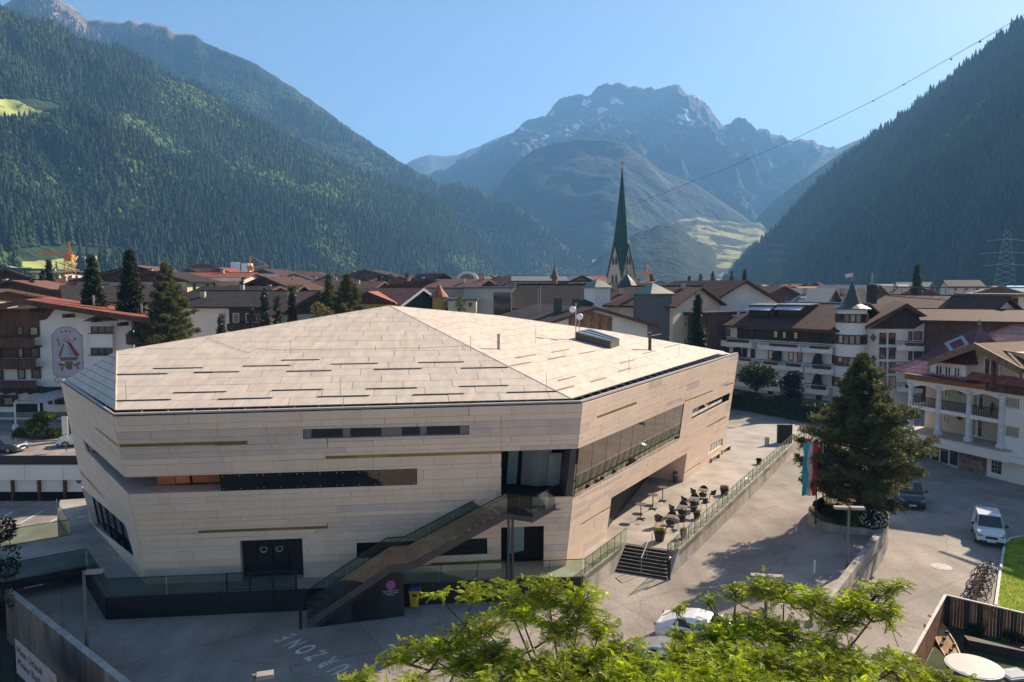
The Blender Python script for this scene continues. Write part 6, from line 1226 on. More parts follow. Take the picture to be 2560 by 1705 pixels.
# diamond faces running down between the gables
low = []
for i in range(8): 
    an = rzc + math.pi / 4 + i * math.pi / 4; low.append(V((cx_ + (h_ * 1.42 if i % 2 == 0 else h_ * .95) * math.cos(an), Yc + 3.3 + (h_ * 1.42 if i % 2 == 0 else h_ * .95) * math.sin(an), zc(683) if i % 2 == 0 else zg)))
MB().frus([low, ring8(2.05, zc(600), 0), ring8(1.55, zc(560), .1), ring8(.95, zc(500), .25), ring8(.5, zc(455), .4), ring8(.1, zc(415), .5)]).build('spire', sp_, ch)
MB().lathe((cx_, Yc + 3.3, zc(418)), [(.05, -.45), (.38, -.2), (.45, 0), (.38, .25), (.05, .45)], 12).build('gold_ball', mat('gold', (.8, .5, .12), .2, metal=1.0), ch); MB().tube((cx_, Yc + 3.3, zc(420)), (cx_, Yc + 3.3, zc(398)), .07).tube((cx_ - .5, Yc + 3.3, zc(404)), (cx_ + .5, Yc + 3.3, zc(404)), .06).build('cross', dsteel, ch)
p = A(1567, 712, 150); MB().lathe((p.x, p.y, 0), [(1.9, .9), (1.9, 17.0), (2.1, 17.2), (1.3, 18.4), (.15, 19.6), (.04, 22)], 10).build('copper_dome', copper, tag(thing('small_dome', 'small green copper dome roof in front of the church tower', 'dome', (p.x, p.y, .9))))
# ------------------------------------------------------------------ cranes, masts, sign towers, power line
orm = mat('crane_orange', (.75, .27, .04), .5, .1, 2)
def lattice(mb, p, q, w, n, r=.08):
    p, q = V(p), V(q); d = (q - p).normalized(); a = d.cross(V((0, 1, 0)) if abs(d.y) < .9 else V((1, 0, 0))).normalized() * w / 2; b = d.cross(a).normalized() * w / 2; cs_ = [a + b, a - b, -a - b, -a + b]
    for c in cs_: mb.tube(p + c, q + c, r, n=4)
    for i in range(n):
        s0, s1 = p.lerp(q, i / n), p.lerp(q, (i + 1) / n)
        for k in range(4): mb.tube(s0 + cs_[k], s1 + cs_[(k + 1) % 4], r * .7, n=3)
def crane(label, px_, py0, pyj, xj0, xj1, Y, w=2.0, m=orm, dz=0):
    base = A(px_, py0, Y); t = thing('tower_crane', label, 'crane', (base.x, base.y, .9)); tp_ = A(px_, pyj, Y); m1 = MB(); lattice(m1, (base.x, Y, 1), tp_, w, 14, .11); m1.build('mast', m, t)
    j0, j1 = A(xj0, pyj + dz, Y), A(xj1, pyj, Y); m2 = MB(); lattice(m2, j1, j0, w * .45, 16, .1); ap_ = tp_ + V((0, 0, 4)); m2.tube(ap_, j0.lerp(tp_, .4), .08, n=4); m2.tube(tp_, ap_, .3, n=4); m2.tube(ap_, j1, .08, n=4); m2.build('jib', m, t); MB().box(tp_ - V((0, 0, 1)), (2, 2, 2)).build('cab', m, t)
crane('tall orange tower crane above the trees at the left', 174, 700, 637, 92, 182, 230, 2.2, dz=-4); crane('smaller orange tower crane near the sign towers', 626, 690, 664, 622, 670, 300, 1.2, dz=6); crane('tiny orange crane right of the church tower', 1618, 700, 682, 1590, 1630, 350, 1.0)
for x, l in ((594, 'grey sign tower, left of the two at the forest foot'), (613, 'sign tower with a red lower panel, right of the two')):
    p = A(x, 664, 330); t = thing('sign_tower', l, 'tower', (p.x, p.y, .9)); MB().box((p.x, p.y, p.z / 2 + 1), (5, 5, p.z)).build('tower', white if x > 600 else greyr, t); MB().box((p.x, p.y - 2.6, p.z - (8 if x > 600 else 3)), (4.2, .2, 5 if x > 600 else 9)).build('sign_panel', redp if x > 600 else whitep, t)
def pylon(label, px_, py0, py1, Y, arms, wb):
    a, b = A(px_, py0, Y), A(px_, py1, Y); t = thing('power_pylon', label, 'pylon', (a.x, a.y, a.z)); m1 = MB(); n = 10; m_ = mat('pylon_steel', (.22, .25, .24), .5, .1)
    for i in range(n):
        w0, w1 = wb * (1 - .8 * i / n), wb * (1 - .8 * (i + 1) / n); z0, z1 = lin(a.z, b.z, i / n), lin(a.z, b.z, (i + 1) / n)
        for s0, s1 in ((-1, -1), (1, 1), (-1, 1), (1, -1)): m1.tube((a.x + s0 * w0, Y, z0), (a.x + s1 * w1, Y, z1), .09, n=3)
    m1.build('mast', m_, t)
    for y, wd in arms: z = A(px_, y, Y).z; MB().tube((a.x - wd, Y, z - .4), (a.x, Y, z + .5), .12, n=4).tube((a.x, Y, z + .5), (a.x + wd, Y, z - .4), .12, n=4).build('cross_arm', m_, t)
pylon('slim steel power pylon before the right hand forest', 1939, 705, 610, 420, [(612, 5), (632, 8), (650, 6)], 4); pylon('large steel power pylon at the far right', 2512, 715, 575, 330, [(600, 9), (632, 12), (662, 10)], 5)
cb = thing('cable_line', 'long overhead cable with red marker balls crossing the valley', 'cable', A(1240, 620, 600)[:]); cp = [(1230, 627), (1388, 579), (1593, 508), (1794, 430), (1987, 347), (2183, 252), (2260, 211), (2560, 38), (2660, -25)]
cpt = [A(x, y, 900 - 700 * (x - 1230) / 1430) for x, y in cp]; fine = []
for a, b in zip(cpt[:-1], cpt[1:]): fine += [a.lerp(b, k / 4) for k in range(4)]
m1 = MB(); [m1.tube(p, q, .05 + .00022 * p.y, .05 + .00022 * q.y, n=4) for p, q in zip(fine[:-1], fine[1:])]; m1.build('cable', mat('cable_grey', (.16, .16, .17), .6), cb)
for x, y in ((1388, 579), (1473, 551), (1593, 508), (1673, 478), (1794, 430), (1872, 397), (1987, 347), (2064, 309), (2183, 252), (2260, 211), (2378, 148), (2450, 104)):
    Y = 900 - 700 * (x - 1230) / 1430; p = A(x, y, Y); MB().lathe(p, [(.05, -.5), (.45, -.25), (.55, 0), (.45, .25), (.05, .5)], 8).build('marker_ball', redp, cb)
def paraglider(label, x, y, Y, s):
    p = A(x, y, Y); t = thing('paraglider', label, 'paraglider', p[:]); w_ = s
    MB().frus([[p + V((w_ * math.sin(a), dy, w_ * .45 * math.cos(a) + .2)) for a in [(-1.2 + 2.4 * k / 8) for k in range(9)]] + [p + V((w_ * math.sin(a), dy, w_ * .45 * math.cos(a) - .25)) for a in [(1.2 - 2.4 * k / 8) for k in range(9)]] for dy in (-1.2, 1.2)]).build('canopy', orm, t)
    MB().box(p - V((0, 0, w_ * 1.0)), (.6, .6, 1.2)).build('pilot', blackm, t); m = MB(); [m.tube(p + V((w_ * math.sin(a), 0, w_ * .45 * math.cos(a))), p - V((0, 0, w_ * .9)), .03, n=3) for a in (-1, 0, 1)]; m.build('lines', blackm, t, kind='stuff')
paraglider('orange paraglider in front of the central mountain', 1309, 356, 900, 3.5); paraglider('pale red paraglider before the left ridge', 350, 141, 1500, 4); paraglider('tiny red paraglider high before the rocky left peak', 207, 74, 1600, 4)
# ------------------------------------------------------------------ vegetation
def leafmat(name, c, tr=.35, var=.5, rough=.55): return mat(name, c, rough, var, 1.3, tr=tr, spec=.35)
pine_m = leafmat('pine_needles', (.135, .15, .05), .4); spruce_m = leafmat('spruce_needles', (.05, .07, .024), .25); leaf_m = leafmat('broad_leaves', (.15, .21, .03), .45); dleaf_m = leafmat('dark_leaves', (.03, .055, .02), .3); red_m = leafmat('purple_leaves', (.025, .018, .016), .2)
gold_m = leafmat('golden_leaves', (.22, .19, .03), .4); hedge_m = leafmat('hedge_leaves', (.025, .045, .012), .2); fern_m = leafmat('poplar_leaves', (.10, .15, .03), .4)
def quads(P, D, ln, wd, r, curl=0.0):
    """diamond leaves: base P, direction D"""
    n = len(P); D = D / (np.linalg.norm(D, axis=1, keepdims=True) + 1e-9); a = np.cross(D, r.normal(size=(n, 3))); a /= np.linalg.norm(a, axis=1, keepdims=True) + 1e-9
    ln = np.broadcast_to(np.asarray(ln), (n,))[:, None]; wd = np.broadcast_to(np.asarray(wd), (n,))[:, None]
    v = np.stack([P, P + D * ln * .45 + a * wd * .5, P + D * ln, P + D * ln * .45 - a * wd * .5], 1); f = np.arange(n * 4).reshape(n, 4); return v.reshape(-1, 3), f
def finish(name, label, cat_, base, trunk, brs, P, D, ln, wd, lm, r, group=None, bm=None):
    t = thing(name, label, cat_, base, 0, group)
    if trunk: trunk.build('trunk', bm or bark, t)
    if brs and brs.v: brs.build('branches', bm or bark, t, kind='stuff')
    v, f = quads(P, D, ln, wd, r); npmesh('crown', v, f, lm, t, kind='stuff'); return t
def conifer(label, base, h, rad, seed, kind='spruce', dens=1.0, name=None, lm=None, group=None, z0=.06):
    r = np.random.RandomState(seed); base = V(base); tk = MB(); tk.tube(base - V((0, 0, .3)), base + V((0, 0, h * .5)), max(.08, h * .018), h * .011, 8).tube(base + V((0, 0, h * .5)), base + V((0, 0, h * .98)), h * .011, .02, 6)
    br = MB(); P = []; D = []; lev = int(h * (2.2 if kind == 'spruce' else 1.7) * dens ** .5) + 5
    for k in range(lev):
        f = (k + r.uniform(-.2, .2)) / lev; z = h * (z0 + (1 - z0) * f); prof = (1 - f) ** 1.05 + .015 if kind == 'spruce' else min(1, (1 - f) * 1.55 + .03) * min(1, .75 + f * 1.2); R_ = rad * prof
        nb = int((5 if kind == 'spruce' else 5) * dens ** .5) + 1
        for b in range(nb):
            an = r.uniform(0, 6.283); L = R_ * r.uniform(.45, 1.2); d0 = np.array([math.cos(an), math.sin(an), 0]); rise = (-.22 + .35 * f) if kind == 'spruce' else r.uniform(.0, .45)
            p0 = np.array(base) + [0, 0, z]; d0 = d0; tip = p0 + d0 * L + [0, 0, L * rise]; m_ = (p0 + tip) / 2 + [0, 0, -.06 * L if kind != 'spruce' else .05 * L]
            if kind != 'spruce' or r.rand() < .25: br.tube(p0, m_, .012 * L + .012, .008 * L + .008, 3).tube(m_, tip, .008 * L + .008, .008, 3)
            n = int((L * (16 if kind == 'spruce' else 9) + 3) * dens); tt = r.uniform(.12 if kind == 'spruce' else .38, 1.03, n) ** .8; side = np.cross(d0, [0, 0, 1.]); wv = (1 - tt * .7) * L * .38 * r.uniform(-1, 1, n)
            c = p0 + (tip - p0) * tt[:, None] + side * wv[:, None] + r.normal(size=(n, 3)) * [.05, .05, .07] * (1 + .05 * h)
            if kind == 'spruce':
                for _ in range(3): P.append(c + r.normal(size=c.shape) * .06); D.append(d0 * .8 + side * (np.sign(wv) * .7)[:, None] + [0, 0, -.35] + r.normal(size=c.shape) * .35)
            else:
                for _ in range(9): P.append(c + r.normal(size=c.shape) * .04); D.append(d0 * .35 + [0, 0, .45] + r.normal(size=c.shape) * .75)
    P = np.concatenate(P); D = np.concatenate(D); s = .05 + .014 * h if kind == 'spruce' else (.10 + .011 * h); n = len(P)
    return finish(name or kind + '_tree', label, 'tree', base[:], tk, br, P, D, r.uniform(.7, 1.3, n) * s * (1.5 if kind == 'spruce' else 1.15), s * (.55 if kind == 'spruce' else .26), lm or (spruce_m if kind == 'spruce' else pine_m), r, group)
def broad(label, base, h, rad, seed, lm=None, trunkh=.35, n=2600, ls=.22, name='leafy_tree', cat_='tree', group=None, flat=1.0, clumps=12, elong=1.0):
    r = np.random.RandomState(seed); base = V(base); tk = MB(); tk.tube(base - V((0, 0, .2)), base + V((0, 0, h * trunkh + .3 * rad)), .03 * rad + .05, .02 * rad + .03, 7) if trunkh > .02 else None; br = MB(); ch_ = h * (1 - trunkh); P = []; D = []; c0 = np.array(base) + [0, 0, h * trunkh + ch_ * .5]
    for k in range(clumps):
        a = r.uniform(0, 6.28); rr = rad * .62 * math.sqrt(r.rand()); zz_ = r.uniform(-.36, .36) * ch_; rr *= math.sqrt(max(.1, 1 - (zz_ / (ch_ * .52)) ** 2)); c = c0 + [rr * math.cos(a), rr * math.sin(a), zz_]; s = rad * r.uniform(.32, .52)
        br.tube(base + V((0, 0, h * trunkh * .9)), c, .02 * rad + .02, .01, 4); m = n // clumps; u = r.normal(size=(m, 3)); u /= np.linalg.norm(u, axis=1, keepdims=True); q = r.uniform(.55, 1.12, m)[:, None] ** .6
        P.append(c + u * q * s * [1, 1, min(1.0, ch_ / (2 * rad)) * .85 * elong]); D.append(u + r.normal(size=(m, 3)) * .6 + [0, 0, -.1])
    P = np.concatenate(P); D = np.concatenate(D); return finish(name, label, cat_, base[:], tk if tk.v else None, br if trunkh > .02 else None, P, D, ls * r.uniform(.7, 1.3, len(P)), ls * .62, lm or leaf_m, r, group)
def at(px_, pyt, pyb, Y, zb=None):   # base point, height from picture
    a = A(px_, pyt, Y); z = A(px_, pyb, Y).z if zb is None else zb; return V((a.x, Y, z)), a.z - z
def C(label, x, yt, Y, rpx, seed, kind='spruce', zb=.9, dens=1.0, **k): b, h = at(x, yt, 0, Y, zb); return conifer(label, b, h, rpx * Y / F * (1.3 if kind == 'spruce' else 1.25), seed, kind, dens, **k)
C('tall dark spruce, leftmost of the three behind the alpine hotel', 227, 636, 100, 44, 1, z0=.3)
C('tallest spruce behind the alpine hotel, middle of the three', 323, 622, 97, 50, 2, z0=.3)
C('broad dark pine right of the two spruces behind the alpine hotel', 413, 658, 90, 64, 3, 'pine', dens=1.6, z0=.15)
C('slim bright green conifer among the leafy trees at the left', 121, 646, 150, 19, 4); C('dark conifer in front of the slim bright one at the left', 105, 672, 140, 24, 5); C('dark conifer above the roofs at the far left', 76, 690, 130, 26, 6)
C('slim spruce, left of the three before the long white house', 660, 716, 98, 20, 7); C('slim spruce, middle of the three before the long white house', 692, 738, 96, 18, 8); C('slim spruce, right of the three before the long white house', 729, 713, 99, 19, 9)
C('small spruce in front of the white wall', 552, 787, 88, 24, 10, dens=1.4); C('small slender spruce beside the dark wood wall', 630, 762, 95, 15, 11)
C('large round headed pine in the middle of the village', 868, 683, 104, 58, 12, 'pine', dens=1.6, z0=.1); C('darker pine left of the large round headed pine', 822, 684, 108, 40, 13, 'pine', dens=1.3, z0=.1)
C('spruce standing alone behind the back edge of the hall roof', 1745, 735, 98, 36, 14, dens=1.5)
C('dark spruce right of the church tower', 1629, 684, 185, 24, 15, 'pine'); C('small spruce on the right before the forest slope', 1723, 688, 230, 10, 16); C('large hazy spruce below the right forest slope', 2294, 655, 190, 25, 17)
for i, (x, y) in enumerate(((1752, 683), (1782, 678), (1830, 676), (1862, 672))): C(('round topped conifer left of the pylon, first from the left', 'dense conifer left of the pylon, second from the left', 'bushy conifer left of the pylon, third from the left', 'pointed conifer left of the pylon, fourth from the left')[i], x, y, 290, 15 + 3 * (i % 2), 20 + i, 'pine' if i < 3 else 'spruce')
C('small dark conifer beside the distant grey roofed house', 948, 686, 200, 9, 30); C('small dark conifer right of its twin among distant roofs', 966, 685, 200, 9, 31); C('small dark conifer before the white gabled chalet', 728, 696, 160, 10, 32); C('small fir by the pointed parasol', 604, 698, 150, 12, 33); C('lone dark spruce among roofs left of the blue gable', 1016, 682, 230, 8, 34)
def B(label, x, yt, Y, rpx, seed, zb=.9, **k): b, h = at(x, yt, 0, Y, zb); return broad(label, b, h, rpx * Y / F, seed, **k)
grp = 'leafy trees at the far left of the village'
for i, (x, y, Y, rp) in enumerate(((5, 655, 250, 22), (30, 650, 240, 24), (60, 660, 230, 24), (130, 650, 250, 24), (160, 664, 260, 22), (95, 690, 200, 22), (165, 680, 220, 20), (20, 680, 200, 22), (210, 662, 300, 18))): B('yellow green leafy tree in the belt below the meadow', x, y, Y, rp, 40 + i, n=1500, ls=.9, group=grp, trunkh=.1, lm=leaf_m if i % 2 else fern_m)
B('golden leaved shrub tree between the slim spruces and the pine', 800, 738, 96, 42, 50, lm=gold_m, n=2200, ls=.3, trunkh=.2); B('bright green bush behind the slim spruces', 705, 760, 104, 45, 51, lm=leaf_m, n=1800, ls=.34, trunkh=.1)
B('tall light green poplar behind the hall roof ridge', 1150, 700, 106, 25, 52, lm=fern_m, n=3200, ls=.3, trunkh=.15, clumps=26, elong=1.3)
B('broad leafy tree in front of the turret hotel, by the hedge', 1892, 903, 97, 54, 53, lm=dleaf_m, n=5200, ls=.26, trunkh=.42, clumps=22); B('dark purple leaved tree in front of the turret hotel', 1983, 925, 98, 36, 54, lm=red_m, n=3200, ls=.26, trunkh=.2, clumps=16)
B('pale distant tree before the far slope, right of the hotel chimney', 2050, 706, 210, 12, 55, n=600, ls=.7, trunkh=.1)
for i, (x, y, Y) in enumerate(((1000, 694, 210), (1258, 690, 230), (1090, 684, 350), (690, 690, 240), (1470, 690, 260), (1220, 700, 170), (1960, 735, 140), (2090, 733, 150), (560, 672, 330), (905, 700, 210), (620, 700, 200), (500, 690, 260))): B('small leafy tree between distant village roofs', x, y, Y, 12, 60 + i, n=500, ls=.012 * Y * .35, trunkh=.1, group='small trees between distant roofs')
# island with small trees before the alpine hotel
G1 = lambda x, y, z=.97: G(x, y, z)
ki = thing('kerb_island', 'low kerbed planting island before the alpine hotel', 'planter', G1(90, 1100)[:]); isl = [G1(x, y) for x, y in ((30, 1098), (60, 1086), (150, 1084), (165, 1090), (143, 1103), (90, 1106))]
MB().prism(isl, (0, 0, .16)).build('kerb', concrete, ki); ic = sum(isl, V()) / 6; MB().prism([ic.lerp(p, .9) + V((0, 0, .165)) for p in isl], (0, 0, .03)).build('soil', mat('soil', (.12, .085, .04), .95), ki)
b = G1(120, 1094); broad('flat topped small tree on a thin trunk, on the planting island', b, (1094 - 1030) * b.y / F, 33 * b.y / F, 80, n=2600, ls=.28, trunkh=.5, name='small_tree')
b = G1(86, 1100); broad('small tree with yellow top on the planting island', b, (1100 - 1050) * b.y / F, 24 * b.y / F, 81, n=1800, ls=.24, trunkh=.35, name='small_tree', lm=leaf_m); b = G1(52, 1096); broad('round bush at the left end of the planting island', b, 26 * b.y / F, 17 * b.y / F, 82, n=1300, ls=.22, trunkh=0, name='bush', cat_='bush'); b = G1(136, 1098); broad('wide bright bush at the right end of the planting island', b, 28 * b.y / F, 22 * b.y / F, 83, n=1500, ls=.22, trunkh=0, name='bush', cat_='bush')
# big pine in the round planter
bp_ = V((24.2, 50.5, 1.2)); tpz = A(2160, 884, 50.5).z
conifer('big bushy pine in the curved planter between plaza and hotel drive', (A(2160, 900, 50.5).x, 50.5, 1.0), tpz - 1.0, 3.9, 90, 'pine', dens=2.1, z0=.08)
r_ = np.random.RandomState(5)
# planter wall and soil
pl_out = [(2180, 1245), (2130, 1225), (2060, 1235), (2028, 1258), (2021, 1278), (2031, 1293), (2060, 1306), (2110, 1316), (2160, 1321), (2206, 1326), (2222, 1300), (2215, 1270)]
pn = thing('curved_planter', 'curved concrete planter wall round the big pine', 'planter', G(2110, 1318, 1.5)[:]); pts = [G(x, y, 1.5) for x, y in pl_out]; cc_ = sum(pts, V()) / len(pts)
sm_ = []
for i in range(len(pts)): 
    a, b = pts[i], pts[(i + 1) % len(pts)]; p0, p3 = pts[i - 1], pts[(i + 2) % len(pts)]
    for k in range(3): t = k / 3; sm_.append(.5 * ((2 * a) + (b - p0) * t + (2 * p0 - 5 * a + 4 * b - p3) * t * t + (3 * a - p0 - 3 * b + p3) * t ** 3))
for i in range(len(sm_)):
    a, b = sm_[i], sm_[(i + 1) % len(sm_)]; ai, bi = a.lerp(cc_, .06), b.lerp(cc_, .06); MB().prism([a, b, bi, ai], (0, 0, -2.0)).build('wall_segment', concrete, pn)
MB().prism([p.lerp(cc_, .05) + V((0, 0, -.12)) for p in sm_], (0, 0, -.3)).build('soil', MATS['soil'], pn)
def shrub(label, x, y, z, wpx, hpx, seed, lm, n=900, ls=.16, **k): b = G(x, y, z); return broad(label, b, hpx * b.y / F, wpx * b.y / F, seed, lm=lm, n=n, ls=ls, trunkh=0, name='shrub', cat_='shrub', clumps=8, **k)
flw = mat('white_petals', (.75, .75, .68), .7, .1); 
shrub('dark conical hedge shrub beside the flag poles in the planter', 2045, 1288, 1.5, 14, 48, 91, hedge_m, 1500); shrub('dark spreading shrub left of the lamp in the planter', 2085, 1306, 1.5, 26, 46, 92, dleaf_m, 1800); shrub('yellow green shrub behind the double headed lamp', 2125, 1312, 1.5, 24, 42, 93, leaf_m, 1400)
s1_ = shrub('leafy shrub with white blossom at the planter corner', 2175, 1318, 1.5, 30, 42, 94, dleaf_m, 2600)
b = G(2175, 1318, 1.5); P = np.array(b) + np.array([.85, .8, .6]) * (lambda u: u / np.linalg.norm(u, axis=1, keepdims=True))(r_.normal(size=(420, 3))) * [1, 1, .9] + [0.2, 0, .6]; v, f = quads(P, r_.normal(size=P.shape), .09, .09, r_); npmesh('blossom', v, f, flw, s1_, kind='stuff')
shrub('small bush with yellow edge at the right corner of the planter', 2205, 1318, 1.5, 16, 40, 95, leaf_m, 900)
# hedge before the turret hotel
def hedge(label, pts, z, h, w_, seed, lm, n=5000, ls=.2):
    r = np.random.RandomState(seed); P = []; t = thing('hedge', label, 'hedge', pts[0][:])
    for a, b in zip(pts[:-1], pts[1:]):
        m = int(n * (b - a).length / sum((q - p).length for p, q in zip(pts[:-1], pts[1:]))); s = r.rand(m)[:, None]; c = np.array(a) * (1 - s) + np.array(b) * s; d = np.array((b - a).normalized()); nn_ = np.array([-d[1], d[0], 0]); u = r.uniform(-1, 1, m)[:, None]; zz_ = h * (1 - np.abs(r.normal(size=m)) * .35).clip(0, 1)[:, None]; P.append(c + nn_ * u * w_ / 2 + [0, 0, 1] * zz_)
        MB().prism([a - V(nn_) * w_ * .4, b - V(nn_) * w_ * .4, b + V(nn_) * w_ * .4, a + V(nn_) * w_ * .4], (0, 0, h * .88)).build('hedge_core', lm, t)
    P = np.concatenate(P); v, f = quads(P, r.normal(size=P.shape) + [0, -.4, .5], ls, ls * .6, r); npmesh('foliage', v, f, lm, t, kind='stuff'); return t
hedge('clipped dark hedge along the street before the turret hotel', [G(1822, 1015, .95), G(1895, 1030, .95), G(1990, 1048, .95), G(2075, 1062, .95)], .95, 2.3, 2.4, 100, hedge_m, 14000, .22)
ybm = leafmat('yellow_blossom', (.55, .42, .03), .2); b = G(2310, 1046, .9); broad('yellow flowering shrubs behind the first hotel column', V((b.x, 80, .9)), 4.6, 2.4, 101, lm=ybm, n=1200, ls=.2, trunkh=0, name='shrub', cat_='shrub')
b = G(12, 1470, -1.6); broad('dark tree edge at the left border above the retaining wall', V((-27.6, 38.0, -3.0)), 9.4, 1.7, 102, lm=hedge_m, n=3500, ls=.16, trunkh=.3)
# lawn and its kerb
lawn_px = [(2493, 1519), (2503, 1440), (2511, 1385), (2516, 1362), (2530, 1350), (2560, 1345), (2750, 1345), (2750, 1600), (2560, 1532)]
lp = [G(x, y, -.28) for x, y in lawn_px]; gm_ = mat('lawn', (.30, .38, .015), .95, .3, 1.2, .6, 60); tag(MB().prism(lp, (0, 0, .1)).build('lawn', gm_), kind='structure')
kb = thing('lawn_kerb', 'white painted kerb curving round the lawn', 'kerb', lp[0][:])
for a, b in zip(lp[:5], lp[1:6]): d = (b - a).normalized(); n_ = V((-d.y, d.x, 0)) * -.14 if False else V((-d.y, d.x, 0)) * .14; MB().prism([a, b, b + n_, a + n_], (0, 0, .16)).build('kerb_stone', paint, kb)
r = np.random.RandomState(9); 
tri = []
cx2, cy2 = r.uniform(27, 45, 60000), r.uniform(38, 53, 60000)
def inpoly(x, y, p):
    c = np.zeros(len(x), bool); j = len(p) - 1
    for i in range(len(p)): c ^= ((p[i].y > y) != (p[j].y > y)) & (x < (p[j].x - p[i].x) * (y - p[i].y) / (p[j].y - p[i].y + 1e-9) + p[i].x); j = i
    return c
k = inpoly(cx2, cy2, lp); P = np.stack([cx2[k], cy2[k], np.full(k.sum(), -.18)], 1); v, f = quads(P, r.normal(size=P.shape) * .35 + [0, 0, 1], .07, .03, r); npmesh('grass_blades', v, f, leafmat('grass_blade', (.30, .40, .02), .4), kind='stuff')
# ------------------------------------------------------------------ honey locust trees in the foreground
def locust(label, trunk_px, Yt, clusters, seed, nleaf, extra=()):
    r = np.random.RandomState(seed); hub = A(trunk_px[0], trunk_px[1], Yt); base = V((hub.x + .2, Yt + .3, 0)); t = thing('locust_tree', label, 'tree', base[:], 0)
    low = V((hub.x, Yt, 3.8)); MB().tube(base - V((0, 0, .3)), low, .2, .15, 10).tube(low, hub, .15, .1, 9).build('trunk', bark, t)
    prev = None; P = []; Dr = []; br = MB(); tot = sum(c[2] * c[3] for c in clusters)
    for (x, y, rx, ry, Y) in clusters:
        c = A(x, y, Y); rX, rZ = rx * Y / F, ry * Y / F; n = int(nleaf * rx * ry / tot); pr = prev if (prev is not None and (prev - c).length < 1.6 and r.rand() < .75) else hub; m_ = pr.lerp(c, .5) + V((r.uniform(-.1, .1), 0, -.22)); e_ = c - V((0, 0, rZ * .5)); br.tube(pr, m_, .034, .024, 6).tube(m_, e_, .024, .014, 5); prev = e_
        nt = max(5, n // 9)
        for k in range(nt):
            u = r.normal(size=3); u /= np.linalg.norm(u); q = r.rand() ** .4; mid = np.array(c) + u * q * [rX, min(rX, .9), rZ] * .85; d2 = np.array([u[0] + r.normal() * .6, r.normal() * .6, abs(r.normal()) * .25 + .1]); d2 /= np.linalg.norm(d2); Lt = r.uniform(.25, .5)
            s0 = mid - d2 * Lt * .5 - [0, 0, .05]; tip = mid + d2 * Lt * .5 - [0, 0, .07]; hub2 = np.array(c) - [0, 0, rZ * .6] if k % 3 else s0 - d2 * .2; br.tube(hub2, s0, .012, .008, 3); br.tube(s0, mid, .009, .007, 3).tube(mid, tip, .007, .004, 3)
            for j in range(9):
                s_ = (j + .5) / 9; sg = 1 if j % 2 else -1; lat = np.cross(d2, [0, 0, 1.]) * sg; P.append(s0 + (tip - s0) * s_ + r.normal(size=3) * .015); Dr.append(lat * .9 + d2 * .55 + [0, 0, .18] + r.normal(size=3) * .28)
    P = np.array(P); Dr = np.array(Dr); n = len(P); Dr /= np.linalg.norm(Dr, axis=1, keepdims=True); br.build('branches', bark, t, kind='stuff')
    side = np.cross(Dr, [0, 0, 1.0]) + r.normal(size=Dr.shape) * .25; side /= np.linalg.norm(side, axis=1, keepdims=True); nrm_ = np.cross(side, Dr); Ln = r.uniform(.14, .24, n); vs = []; droop = r.uniform(.1, .55, n)[:, None]
    for k in range(9):
        s = (k + 1) / 9.5; c = P + Dr * (Ln * s)[:, None] + np.array([0, 0, -1.0]) * droop * (Ln * s * s)[:, None]; w_ = (.055 * (1 - .45 * s) * (Ln / .2))[:, None]
        for sg in (-1, 1):
            d = side * sg * .9 + Dr * .45 + nrm_ * .12; a = Dr * .011 * (Ln / .2)[:, None] + nrm_ * r.uniform(-.004, .004, n)[:, None]; vs.append(np.stack([c, c + d * w_ * .5 + a, c + d * w_, c + d * w_ * .5 - a], 1))
    v = np.concatenate(vs).reshape(-1, 3); f = np.arange(len(v)).reshape(-1, 4); npmesh('leaves', v, f, locm, t, kind='stuff'); return t
locm = mat('locust_leaves', (.47, .58, .012), .4, .45, 1.1, tr=.6, spec=.25)
left_c = [(1370, 1475, 75, 38, 15.5), (1450, 1500, 70, 48, 15), (1300, 1515, 80, 42, 15.3), (1500, 1560, 40, 45, 14.8), (1215, 1560, 65, 35, 15.6), (1160, 1590, 50, 26, 15.8), (1060, 1625, 80, 28, 15.6), (990, 1640, 45, 22, 15.4), (1140, 1650, 80, 35, 15), (1255, 1465, 40, 22, 16), (1240, 1630, 60, 40, 14.5), (1400, 1560, 80, 40, 14.7), (1180, 1690, 70, 28, 14.5), (1330, 1665, 100, 45, 13.8), (1460, 1660, 110, 48, 13.6), (900, 1692, 55, 20, 14), (1560, 1640, 80, 55, 13.8), (1600, 1690, 140, 40, 13), (1400, 1705, 130, 35, 13), (1250, 1705, 100, 30, 13.4), (1020, 1700, 70, 16, 14), (1120, 1600, 60, 26, 15.2), (1185, 1475, 50, 22, 16.2), (1090, 1480, 26, 14, 16.2)]
locust('honey locust crown with bright feathery leaves, left one at the bottom', (1420, 1790), 13.8, left_c, 3, 8000)
